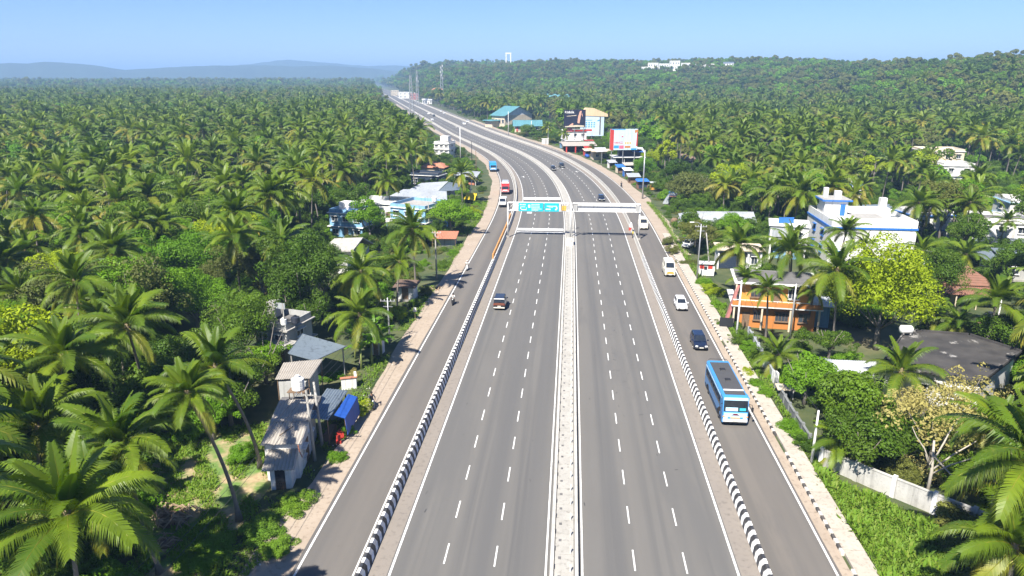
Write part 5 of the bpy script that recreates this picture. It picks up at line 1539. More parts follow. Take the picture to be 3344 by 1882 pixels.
c1 = gp(1834, 547); car((c1.x, c1.y, 0), facing(c1.y), 'black car in the middle lane just ahead of its twin on the bend', PB, 4.1, 1.75, 1.55, 'suv')
c1 = gp(1963, 655); car((c1.x, c1.y, 0), facing(c1.y), 'dark car hidden behind the gantry beam', PN, 3.9, 1.7, 1.5)
for k, (px, py, tow, lab, bm) in enumerate(((1516, 408, 1, 'white car of the far pair on the outer bend', PW), (1527, 400, 1, 'white car just behind the other on the outer bend', PW), (1440, 366, 1, 'white car farther off in the outer lane', PW), (1388, 342, 1, 'tiny white van near the vanishing point', PW), (1417, 381, 0, 'dark far car on the inner carriageway', PB), (1399, 375, 0, 'white far car beside the dark one', PW), (1411, 395, 0, 'white far car entering behind the trees', PW), (1450, 372, 1, 'white far car near the outer barrier', PW))):
    c1 = gp(px, py); car((c1.x, c1.y, 0), facing(c1.y, tow), lab, bm, 4.4, 1.9, 1.7, 'hatch' if k % 2 else 'van')
g_ = gp(2247, 806); car((g_.x, g_.y, -.1), R(150), 'white car parked under the dark tree by the shop', PW, 3.6, 1.6, 1.5)

# ---------------------------------------------------------------- the blue bus
b = thing('bus', 'blue bus with dark roof panel on the service road', 'bus', (16.15, 67.6, 0), facing(67))
L, W, H = 9.4, 2.45, 3.0
def bring(y, w, z0, z1, c=.16): return [(-w, y, z0), (-w, y, z0 + (z1 - z0) * .5), (-w * .98, y, z1 - c), (-w * .88, y, z1), (w * .88, y, z1), (w * .98, y, z1 - c), (w, y, z0 + (z1 - z0) * .5), (w, y, z0)]
MB().loft([bring(-L / 2, W / 2 * .95, .42, H - .12), bring(-L / 2 + .15, W / 2, .38, H), bring(L / 2 - .75, W / 2, .38, H), bring(L / 2 - .30, W / 2, .38, H - .10), bring(L / 2 - .04, W / 2 * .985, .38, 1.55), bring(L / 2, W / 2 * .96, .42, 1.45)]).build('body', PBL, b)
MB().box((0, -.55, H), (1.92, L - 2.5, .05)).build('roof_panel', M('bus_roof', (.075, .075, .078), .7, .2, 1), b)
MB().box((0, L / 2 - 1.15, H + .002), (1.92, .85, .05)).build('roof_panel', M('bus_roof', (.075, .075, .078)), b)
MB().box((0, L / 2 - 1.65, H), (1.9, .16, .13)).build('roof_bar', PW, b)
for k, y_ in ((0, -2.0), (1, .6)): MB().box((0, y_, H + .05), (.6, .7, .10), top=(.8, .8)).build('roof_hatch', BLKP, b)
MB().tube([(-1.0, -L / 2 + .12, H), (-.9, -L / 2 + .05, H + .16), (.9, -L / 2 + .05, H + .16), (1.0, -L / 2 + .12, H)], .03, 5).build('roof_rail', BLKP, b)
for s in (-1, 1):
    n_ = 6
    for k in range(n_):
        y0 = -L / 2 + .55 + k * 1.25
        MB().box((s * (W / 2 - .005), y0 + .58, 1.55), (.04, 1.12, .85)).build('side_window', CARG, b)
    MB().box((s * (W / 2 + .006), -.3, 2.52), (.03, L - 1.3, .12)).build('side_stripe', PLB, b)
    MB().box((s * (W / 2 + .004), 0, .50), (.03, L - .9, .16)).build('skirt_trim', BLKP, b)
    MB().box((s * (W / 2 - .10), L / 2 - .8, H - .35), (.24, 1.0, .24)).build('roof_fairing', PBL, b)
    for yy in (-2.7, 2.9):
        wheel(b, (s * (W / 2 - .16), yy, .47), WBIG)
        MB().loft([[(s * (W / 2 + .01), yy + .64 * math.cos(a), .42 + .62 * math.sin(a)) for a in np.linspace(0, math.pi, 9)], [(s * (W / 2 - .02), yy + .64 * math.cos(a), .42 + .62 * math.sin(a)) for a in np.linspace(0, math.pi, 9)]]).build('wheel_arch', BLKP, b)
    mi = MB().tube([(s * W / 2, L / 2 - .3, 2.3), (s * (W / 2 + .30), L / 2 - .1, 2.25), (s * (W / 2 + .32), L / 2 - .05, 1.9)], .03, 5).box((s * (W / 2 + .33), L / 2 - .03, 1.6), (.2, .10, .42)).build('mirror', BLKP, b)
    MB().box((s * .92, L / 2 + .0, .82), (.36, .06, .16)).build('headlight', LAMP, b)
    MB().box((s * 1.08, L / 2 - .01, 1.0), (.22, .07, .10)).build('indicator', AMBER, b)
    MB().box((s * 1.0, -L / 2 - .01, 1.0), (.22, .05, .5)).build('tail_light', TAIL, b)
yq = L / 2
quad_part(b, 'windscreen', [(1.14, yq - .045, 1.55), (-1.14, yq - .045, 1.55), (-1.12, yq - .285, 2.72), (1.12, yq - .285, 2.72)], CARG, .03)
quad_part(b, 'sun_band', [(1.15, yq - .30 + .035, 2.62), (-1.15, yq - .30 + .035, 2.62), (-1.12, yq - .335 + .035, 2.90), (1.12, yq - .335 + .035, 2.90)], PLB, .03)
MB().poly([(.32, yq - .248, 2.68), (-.28, yq - .248, 2.68), (-.28, yq - .258, 2.80), (.32, yq - .258, 2.80)]).build('destination_sign', AMBER, b)
quad_part(b, 'dashboard_screen', [(.95, yq - .02, 1.62), (-.2, yq - .02, 1.62), (-.2, yq - .09, 1.95), (.95, yq - .09, 1.95)], PLB, .012)
quad_part(b, 'sticker', [(-.35, yq - .02, 1.66), (-.95, yq - .02, 1.66), (-.95, yq - .08, 1.92), (-.35, yq - .08, 1.92)], gloss('bus_teal', (.03, .35, .42), .3), .014)
MB().box((0, yq - .02, .98), (2.2, .06, .46)).build('front_panel', PLB, b)
MB().box((0, yq + .0, .52), (2.3, .12, .26)).build('front_bumper', PW, b)
MB().box((0, yq + .01, .38), (2.2, .10, .14)).build('lower_bumper', BLKP, b)
MB().box((0, yq + .02, .86), (.9, .03, .10)).build('grille', GOLD, b)
MB().box((.0, yq + .07, .56), (.52, .02, .14)).build('number_plate', PLATE, b)
MB().poly([(.4, yq + .013, 1.16), (-.4, yq + .013, 1.16), (-.15, yq + .013, 1.36), (.15, yq + .013, 1.36)]).build('emblem', gloss('maroon', (.15, .01, .03), .3), b)
MB().box((-W / 2 - .003, L / 2 - 1.4, .5), (.03, .8, 2.0)).build('door', PBL, b)

# ---------------------------------------------------------------- lorries on the service road
def lorry(loc, rz, label, cabm, boxm, L=7.0, W=2.3, H=3.0, open_=False, name='lorry', cat='lorry', s=1.0):
    t = thing(name, label, cat, loc, rz)
    MB().loft([rr(W / 2, .5, 2.5, .1, L / 2 - 1.7), rr(W / 2, .5, 2.55, .1, L / 2 - .4), rr(W / 2 * .97, .55, 1.5, .1, L / 2 - .06), rr(W / 2 * .93, .6, 1.35, .1, L / 2)]).build('cab', cabm, t)
    quad_part(t, 'windscreen', [(W * .42, L / 2 - .08, 1.52), (-W * .42, L / 2 - .08, 1.52), (-W * .40, L / 2 - .36, 2.36), (W * .40, L / 2 - .36, 2.36)], CARG, .03)
    MB().box((0, -.9, .95), (W, L - 2.0, H - .95)).build('cargo_body', boxm, t)
    if open_: MB().box((0, -.9, H), (W - .2, L - 2.2, .35), top=(.85, .92)).build('load_cover', SHEETL, t)
    MB().box((0, -.3, .62), (.9, L - .8, .3)).build('chassis', BLKP, t)
    for s_ in (-1, 1):
        for yy in (-L * .3, L * .33): wheel(t, (s_ * (W / 2 - .18), yy, .47), WBIG)
        MB().box((s_ * W * .36, L / 2 + .0, .95), (.3, .06, .2)).build('headlight', LAMP, t)
        MB().box((s_ * (W / 2 + .14), L / 2 - .3, 1.7), (.18, .1, .4)).build('mirror', BLKP, t)
        MB().box((s_ * W * .4, -L / 2 + .09, .9), (.25, .05, .15)).build('tail_light', TAIL, t)
    MB().box((0, L / 2 + .02, .55), (W, .12, .26)).build('front_bumper', BLKP, t)
    MB().box((0, L / 2 + .015, 1.05), (W * .5, .05, .35)).build('grille', PW, t)
    return t
c1 = gp(1647, 636); lorry((c1.x, c1.y + 3.4, 0), facing(c1.y + 3), 'red lorry with white load panel on the service road beyond the gantry', PR, PR, 7.2, 2.3, 3.0, True)
c1 = gp(1606, 562); t = lorry((c1.x, c1.y + 3.2, 0), facing(c1.y + 3), 'bright blue lorry at the bend of the service road', PCY, PCY, 7.0, 2.4, 3.1)
MB().box((0, 3.3, 1.35), (1.7, .5, .12)).build('bonnet_panel', PLB, t)
c1 = gp(1640, 678); lorry((c1.x, c1.y + 2.0, 0), facing(c1.y + 2), 'small white pickup truck beside the gantry post', PW, PW, 4.6, 1.8, 2.2, name='pickup_truck', cat='truck')

# ---------------------------------------------------------------- people and two-wheelers
SKINM = M('skin', (.26, .14, .09), .6, .1, 4)
def figure(name, joints, bones, mats, parent=None, loc=(0, 0, 0), rz=0.0, pick=None):
    """one continuous body grown round a posed skeleton; joints: name -> (x, y, z, radius, material)"""
    keys = list(joints)
    me = bpy.data.meshes.new(name)
    me.from_pydata([joints[k][:3] for k in keys], [(keys.index(a), keys.index(b)) for a, b in bones], [])
    tmp = bpy.data.objects.new(name, me)
    COL.objects.link(tmp)
    md_ = tmp.modifiers.new('skin', 'SKIN')
    md_.use_smooth_shade = True
    sk = me.skin_vertices[0].data
    for i, k in enumerate(keys):
        r_ = joints[k][3]
        sk[i].radius = r_ if isinstance(r_, tuple) else (r_, r_)
        sk[i].use_root = (k == 'pelvis')
    sub = tmp.modifiers.new('sub', 'SUBSURF'); sub.levels = 1; sub.render_levels = 1
    dg = bpy.context.evaluated_depsgraph_get()
    out = bpy.data.meshes.new_from_object(tmp.evaluated_get(dg))
    bpy.data.objects.remove(tmp)
    out.materials.clear()
    for m_ in mats: out.materials.append(m_)
    J = np.array([joints[k][:3] for k in keys]); MI = [joints[k][4] for k in keys]
    for p_ in out.polygons:
        c_ = np.array(p_.center)
        p_.material_index = MI[int(np.argmin(((J - c_) ** 2).sum(1)))]
        p_.use_smooth = True
    return out
def seated():
    J = {'pelvis': (0, -.18, .80, (.17, .13), 1), 'belly': (0, -.15, 1.0, (.16, .12), 0), 'chest': (0, -.08, 1.24, (.19, .13), 0), 'neck': (0, -.03, 1.44, .06, 2), 'head': (0, .0, 1.56, .09, 2), 'crown': (0, -.01, 1.68, .085, 3), 'nose': (0, .10, 1.57, .025, 2)}
    B = [('pelvis', 'belly'), ('belly', 'chest'), ('chest', 'neck'), ('neck', 'head'), ('head', 'crown'), ('head', 'nose')]
    for s, q in ((-1, 'l'), (1, 'r')):
        J.update({q + 'sh': (s * .20, -.05, 1.37, .075, 0), q + 'el': (s * .29, .12, 1.12, .05, 0), q + 'wr': (s * .28, .36, 1.04, .036, 2), q + 'hand': (s * .27, .45, 1.02, .04, 2), q + 'th': (s * .03, .43, 1.0, .016, 2),
                  q + 'hip': (s * .13, -.12, .79, .10, 1), q + 'kn': (s * .17, .30, .74, .075, 1), q + 'an': (s * .15, .24, .34, .05, 1), q + 'toe': (s * .15, .42, .29, .045, 3)})
        J[q + 'th'] = (s * .22, .42, 1.03, .018, 2)
        B += [('chest', q + 'sh'), (q + 'sh', q + 'el'), (q + 'el', q + 'wr'), (q + 'wr', q + 'hand'), (q + 'wr', q + 'th'), ('pelvis', q + 'hip'), (q + 'hip', q + 'kn'), (q + 'kn', q + 'an'), (q + 'an', q + 'toe')]
        for k in range(4):
            J[q + 'f%d' % k] = (s * (.235 + .022 * k), .52, 1.0 - .004 * k, .011, 2)
            B.append((q + 'hand', q + 'f%d' % k))
    return J, B
def standing():
    J = {'pelvis': (0, 0, .92, (.16, .11), 1), 'belly': (0, 0, 1.1, (.15, .11), 0), 'chest': (0, .01, 1.32, (.18, .12), 0), 'neck': (0, .02, 1.50, .06, 2), 'head': (0, .04, 1.61, .09, 2), 'crown': (0, .03, 1.70, .085, 3), 'nose': (0, .14, 1.61, .025, 2)}
    B = [('pelvis', 'belly'), ('belly', 'chest'), ('chest', 'neck'), ('neck', 'head'), ('head', 'crown'), ('head', 'nose')]
    for s, q in ((-1, 'l'), (1, 'r')):
        J.update({q + 'sh': (s * .19, 0, 1.43, .07, 0), q + 'el': (s * .27, -.02, 1.15, .05, 0), q + 'wr': (s * .28, .08, .92, .036, 2), q + 'hand': (s * .28, .11, .84, .04, 2), q + 'th': (s * .24, .14, .84, .018, 2),
                  q + 'hip': (s * .10, 0, .88, .10, 1), q + 'kn': (s * .11, .03, .48, .07, 1), q + 'an': (s * .11, 0, .09, .05, 1), q + 'toe': (s * .12, .15, .04, .045, 3)})
        B += [('chest', q + 'sh'), (q + 'sh', q + 'el'), (q + 'el', q + 'wr'), (q + 'wr', q + 'hand'), (q + 'wr', q + 'th'), ('pelvis', q + 'hip'), (q + 'hip', q + 'kn'), (q + 'kn', q + 'an'), (q + 'an', q + 'toe')]
        for k in range(4):
            J[q + 'f%d' % k] = (s * (.265 + .012 * k), .10 + .012 * k, .75, .011, 2)
            B.append((q + 'hand', q + 'f%d' % k))
    return J, B
SHW, SHD, SHY = M('white_shirt', (.72, .72, .70), .8), M('dark_shirt', (.03, .035, .05), .8), M('yellow_vest', (.70, .58, .03), .7)
TRD, TRN, HAIR = M('dark_trousers', (.025, .026, .03), .85), M('navy_trousers', (.03, .04, .09), .85), M('black_hair', (.012, .011, .01), .7)
HELM = gloss('helmet', (.55, .55, .55), .3)
def scooter(loc, rz, label, body, rider=None, rlabel=None, name='scooter', cat='scooter'):
    t = thing(name, label, cat, loc, rz)
    MB().loft([[(-.13, -.75, .55), (.13, -.75, .55), (.10, -.75, .78), (-.10, -.75, .78)], [(-.18, -.45, .32), (.18, -.45, .32), (.15, -.45, .80), (-.15, -.45, .80)], [(-.17, .0, .30), (.17, .0, .30), (.12, .0, .74), (-.12, .0, .74)], [(-.14, .12, .28), (.14, .12, .28), (.12, .12, .36), (-.12, .12, .36)]]).build('rear_body', body, t)
    MB().box((0, .2, .26), (.32, .5, .06)).build('floorboard', BLKP, t)
    MB().loft([[(-.19, .42, .28), (.19, .42, .28), (.14, .50, .28), (-.14, .50, .28)], [(-.21, .40, .66), (.21, .40, .66), (.15, .52, .66), (-.15, .52, .66)], [(-.12, .34, .96), (.12, .34, .96), (.09, .44, .98), (-.09, .44, .98)]]).build('front_shield', body, t)
    MB().box((0, -.28, .76), (.26, .8, .09), top=(.85, .95)).build('seat', BLKP, t)
    MB().tube([(-.33, .26, 1.03), (-.14, .36, 1.0), (.14, .36, 1.0), (.33, .26, 1.03)], .022, 6).build('handlebar', BLKP, t)
    MB().ball((0, .47, .90), (.09, .05, .08)).build('headlight', LAMP, t)
    MB().box((0, .62, .38), (.14, .5, .06)).build('mudguard', body, t)
    for s in (-1, 1): MB().tube([(s * .2, .34, 1.02), (s * .26, .34, 1.22)], .012, 4).box((s * .27, .34, 1.2), (.12, .03, .08)).build('mirror', BLKP, t)
    for yy in (-.52, .62): wheel(t, (0, yy, .27), WBIKE)
    if rider:
        J, B = seated()
        p_ = thing('person', rlabel, 'person', loc, rz)
        obj('body', figure('person_body', J, B, [rider[0], rider[1], SKINM, HAIR]), p_)
        MB().ball((0, -.01, 1.66), (.125, .14, .12), n=10, k=6).build('helmet' if rider[2] is HELM else 'hair', rider[2], p_, smooth=True)
    return t
q = gp(1480, 994); scooter((q.x, q.y, 0), facing(q.y), 'dark scooter on the service road facing the camera', BLKP, (SHW, TRD, HAIR), 'person in a white shirt riding the dark scooter')
q = gp(1526, 882); scooter((q.x, q.y, 0), facing(q.y), 'white scooter farther up the service road', PW, (SHW, TRD, HELM), 'person in white shirt and pale helmet riding the white scooter')
q = gp(1216, 1330); scooter((q.x, q.y, -.02), facing(q.y) + .5, 'dark blue motorbike standing on the sandy verge', gloss('bike_blue', (.02, .04, .09), .3), (SHD, TRN, HAIR), 'person in dark clothes sitting on the motorbike at the verge', 'motorbike', 'motorbike')
q = gp(2029, 612); scooter((q.x, q.y, 0), facing(q.y, False), 'black motorbike passing the kiosks on the bend', BLKP, (SHD, TRD, HAIR), 'person in black riding the motorbike past the kiosks', 'motorbike', 'motorbike')
q = gp(2066, 778)
p_ = thing('person', 'person in a yellow vest standing by the gantry post', 'person', (q.x, q.y, 0), R(100))
J, B = standing()
obj('body', figure('person_body', J, B, [SHY, TRD, SKINM, HAIR]), p_)
MB().ball((0, .03, 1.69), (.115, .13, .11), n=10, k=6).build('hair', HAIR, p_, smooth=True)
t = thing('traffic_drum', 'red and white traffic drum on the shoulder beside the gantry post', 'traffic drum', tuple(gp(2060, 752)))
MB().loft([[(.45 * k * math.cos(.524 * j), .45 * k * math.sin(.524 * j), z_) for j in range(12)] for z_, k in ((0, 1.1), (.7, 1.0))]).build('red_base', RED, t)
MB().loft([[(.42 * k * math.cos(.524 * j), .42 * k * math.sin(.524 * j), z_) for j in range(12)] for z_, k in ((.7, 1.0), (1.3, .75), (1.7, .3))]).build('white_top', WHITE, t)

# ================================================================ VEGETATION: placing
def seen(x, y, z=8.0, pad=620):
    u, v, d = proj(x, y, z)
    return d > 8 and -pad < u < 3344 + pad and v < 2300
ROADPTS = np.array([[*proj(*rp(o_, yy), 0.0), yy] for yy in np.concatenate([np.arange(45, 640, 5), np.arange(640, 1500, 14)]) for o_ in (-20.5, -13, -6, 0, 6, 13, 19.5)])
def hides(x, y, h, rc=4.3, base=True):
    u, v, d = proj(x, y, h)
    k = F / d
    x0, x1, y0, y1 = u - rc * k * .9, u + rc * k * .9, v - 2.6 * k, v + 2.4 * k
    for (a, b, c_, e, dist) in PROT:
        if x1 > a and x0 < c_ and y1 > b and y0 < e and y < dist:
            return True
    if base and rng.uniform() < .85:
        for (a, b, c_, e, dist) in SOFT:
            if x1 > a and x0 < c_ and y1 > b and y0 < e and y < dist:
                return True
    m_ = (ROADPTS[:, 0] > x0) & (ROADPTS[:, 0] < x1) & (ROADPTS[:, 1] > y0) & (ROADPTS[:, 1] < y1) & (ROADPTS[:, 3] > y - 2)
    if m_.any(): return True
    if base:
        u, v, d = proj(x, y, 0)
        for (a, b, c_, e) in OPEN:
            if a < u < c_ and b < v < e: return True
        for (bx, by, br) in FOOT:
            if (x - bx) ** 2 + (y - by) ** 2 < (br + 1.2) ** 2: return True
    return False
# photo regions that stay clear of taller plants in front of them: x0, y0, x1, y1, distance of what stands there
PROT = [(845, 1225, 1180, 1620, 62), (800, 1010, 1140, 1240, 84), (1060, 690, 1180, 775, 150), (1045, 765, 1180, 850, 128), (1195, 640, 1440, 770, 165),
        (1260, 600, 1500, 680, 205), (1360, 540, 1500, 625, 250), (1410, 430, 1480, 520, 330), (1420, 760, 1500, 810, 150), (1320, 920, 1400, 990, 110), (1500, 560, 1600, 660, 230),
        (2360, 915, 2690, 1110, 100), (2460, 640, 3010, 840, 128), (2250, 665, 2430, 725, 160), (2880, 1080, 3310, 1235, 84), (2670, 1165, 2870, 1245, 78),
        (2960, 830, 3344, 975, 118), (1805, 345, 2130, 560, 420), (2070, 520, 2270, 700, 270), (1580, 300, 1800, 450, 560), (2250, 800, 2380, 900, 125),
        (2740, 850, 3010, 1170, 95), (2540, 1180, 2780, 1560, 75), (2380, 1080, 2560, 1300, 90),
        (2640, 1440, 3100, 1882, 60), (1395, 280, 1480, 330, 900), (560, 790, 700, 1060, 96), (900, 890, 1060, 1000, 104)]
SOFT = [(3090, 620, 3344, 830, 160), (2860, 540, 3040, 630, 215), (3100, 470, 3344, 590, 260)]
OPEN = [(420, 1330, 1250, 1990), (2560, 1450, 3120, 1990), (2350, 1100, 2490, 1420)]

# ---- palms whose crowns can be recognised in the photo: crown pixel, trunk height, base pixel (or none), size, label
HEROES = [
 (212, 1690, 12, None, 1.08, 'largest coconut palm, big glossy crown over the near corner of the clearing'),
 (386, 1452, 10, (470, 1700), .95, 'coconut palm with upright fronds rising behind the largest palm crown'),
 (300, 1600, 9, (520, 1860), .9, 'coconut palm with dark leaning trunk tucked behind the largest crown'),
 (705, 1190, 11, (850, 1520), .95, 'leaning coconut palm whose pale bent trunk reaches the corrugated-roof hut'),
 (605, 1300, 11.5, (780, 1690), .7, 'thin leaning coconut palm with long grey trunk standing in the green clearing'),
 (415, 1060, 12, (505, 1210), 1.0, 'coconut palm with yellowing fronds above the bright green bushes'),
 (760, 775, 11, (788, 955), 1.0, 'tall slim coconut palm with its whole pale trunk showing above green bushes'),
 (905, 790, 11, None, .9, 'coconut palm behind the slim tall-trunked palm'),
 (1194, 1031, 6.0, None, .95, 'broad drooping coconut palm between the banana plants and the kiosk'),
 (1182, 898, 7.5, None, 1.0, 'wide coconut palm behind the lamp post by the verge'),
 (1298, 856, 7, None, .85, 'young coconut palm beside the cross-arm pole'),
 (1389, 763, 9.5, None, 1.1, 'coconut palm with long fronds in front of the white and blue house'),
 (760, 1010, 6, None, .7, 'short coconut palm next to the grey terrace house'),
 (1265, 590, 9, None, 1.0, 'coconut palm beside the dark roofed sheds'),
 (1510, 560, 8.5, None, 1.05, 'palm with drooping skirt beside the roadside stall with posts'),
 (1385, 500, 9, None, 1.15, 'yellowish coconut palm in front of the small white tower house'),
 (3262, 1765, 8.5, None, .9, 'coconut palm with glossy fronds at the near corner beyond the compound wall'),
 (3390, 1500, 12, None, 1.1, 'coconut palm entering from the frame edge above the fallen fronds'),
 (3330, 1640, 9, None, .9, 'coconut palm between the two big palms near the compound wall'),
 (2713, 1430, 2.2, None, .72, 'young trunkless coconut palm behind the grey compound wall'),
 (2504, 940, 8, (2499, 1114), .58, 'slender palm standing in front of the orange house balcony'),
 (2651, 936, 6.5, (2636, 1071), .56, 'slender palm in front of the far end of the orange house'),
 (2440, 900, 6.5, None, .6, 'palm above the roof end of the orange house nearest the road'),
 (2583, 824, 9, None, 1.1, 'tall palm rising between the orange house and the white house'),
 (2741, 881, 10, None, 1.15, 'full-crowned palm beside the lime green tree'),
 (2587, 790, 9, None, 1.0, 'palm in front of the white box room with blue trim'),
 (2375, 800, 9, None, 1.0, 'palm with long drooping frond behind the navy shutter shop'),
 (2761, 766, 7.5, None, .85, 'short palm before the white house with the blue band'),
 (2830, 800, 6, None, .7, 'small palm at the wall foot of the white house'),
 (3019, 810, 8.5, None, .9, 'palm with wide fronds beside the white house corner'),
 (3000, 664, 10, None, 1.1, 'palm standing behind the white house with the blue band'),
 (3165, 661, 10, None, .85, 'tall palm with bent pale trunk among the houses by the frame edge'),
 (3199, 574, 11, None, .95, 'big dark palm above the houses by the frame edge'),
 (3050, 590, 10.5, None, .85, 'palm between the blue-trimmed hut and the houses by the frame edge'),
 (3152, 830, 5, None, .9, 'young palm behind the brown tiled roof'),
 (3290, 720, 7, None, .7, 'palm leaning over the last house by the frame edge'),
 (3252, 985, 8, None, .95, 'palm beside the black water tank on its stand'),
 (3122, 1047, 4, None, .85, 'short young palm before the brown tiled house'),
 (3040, 1040, 3.5, None, .75, 'stubby palm at the end of the black roof'),
 (2940, 1225, 3.5, None, .95, 'fan-like young palm before the black flat roof'),
 (2540, 1150, 2.5, None, .75, 'low spreading palm at the garden of the orange house'),
 (2543, 546, 10, (2544, 690), 1.15, 'single tall palm with straight trunk behind the grey sheet roof'),
 (2356, 515, 9, None, .95, 'pale fronded palm above the brown thatched roof'),
 (2418, 490, 10, None, 1.05, 'palm next to the pale fronded palm by the thatched roof'),
 (2758, 508, 11, None, 1.15, 'palm behind the stair tower of the white house'),
 (2907, 524, 11, None, 1.15, 'palm with a long trunk beside the blue-trimmed hut'),
 (2966, 521, 10, None, 1.05, 'spreading palm over the blue-trimmed hut'),
 (2823, 602, 7, None, .9, 'low palm behind the white house roof'),
 (2646, 468, 11, None, 1.2, 'large brownish palm behind the lone tall-trunked palm'),
 (2040, 430, 8, None, 1.0, 'palm between the two tall hoardings and the red one'),
 (2060, 395, 11, None, 1.1, 'dark palm rising behind the red and white hoarding'),
 (1790, 420, 8, None, .95, 'palm beside the dark hoarding'),
 (1755, 440, 7, None, .85, 'palm in front of the teal roofed building'),
 (3283, 440, 11, None, 1.0, 'palm on the skyline side above the white houses by the frame edge'),
]
def clear_road(v, rc):
    """push a plant sideways off the carriageways and verges"""
    o_ = float(off(v.x, v.y))
    lim = 22.5 + rc
    if abs(o_) < lim:
        q = rp(math.copysign(lim, o_), v.y)
        v = Vector((q[0], q[1], v.z))
    return v
HEROPOS = []
for i, (px, py, h, bpx, s, lab) in enumerate(HEROES):
    top = gp(px, py, h)
    if bpx:
        b_ = gp(*bpx)
        v_ = Vector((b_.x - top.x, b_.y - top.y))
        if v_.length > h * .55: v_ *= h * .55 / v_.length
        base = Vector((top.x + v_.x, top.y + v_.y, 0))
    else:
        top = clear_road(top, 1.5)
        base = Vector((top.x + random.uniform(-.8, .8), top.y + random.uniform(-.5, .8), 0))
    base.z = float(tz(base.x, base.y))
    lean = (top.x - base.x, top.y - base.y)
    palm(base, h, lean, s, lab, hero=base.y < 175, seed=500 + i)
    HEROPOS.append((top.x, top.y))
HEROPOS = np.array(HEROPOS)

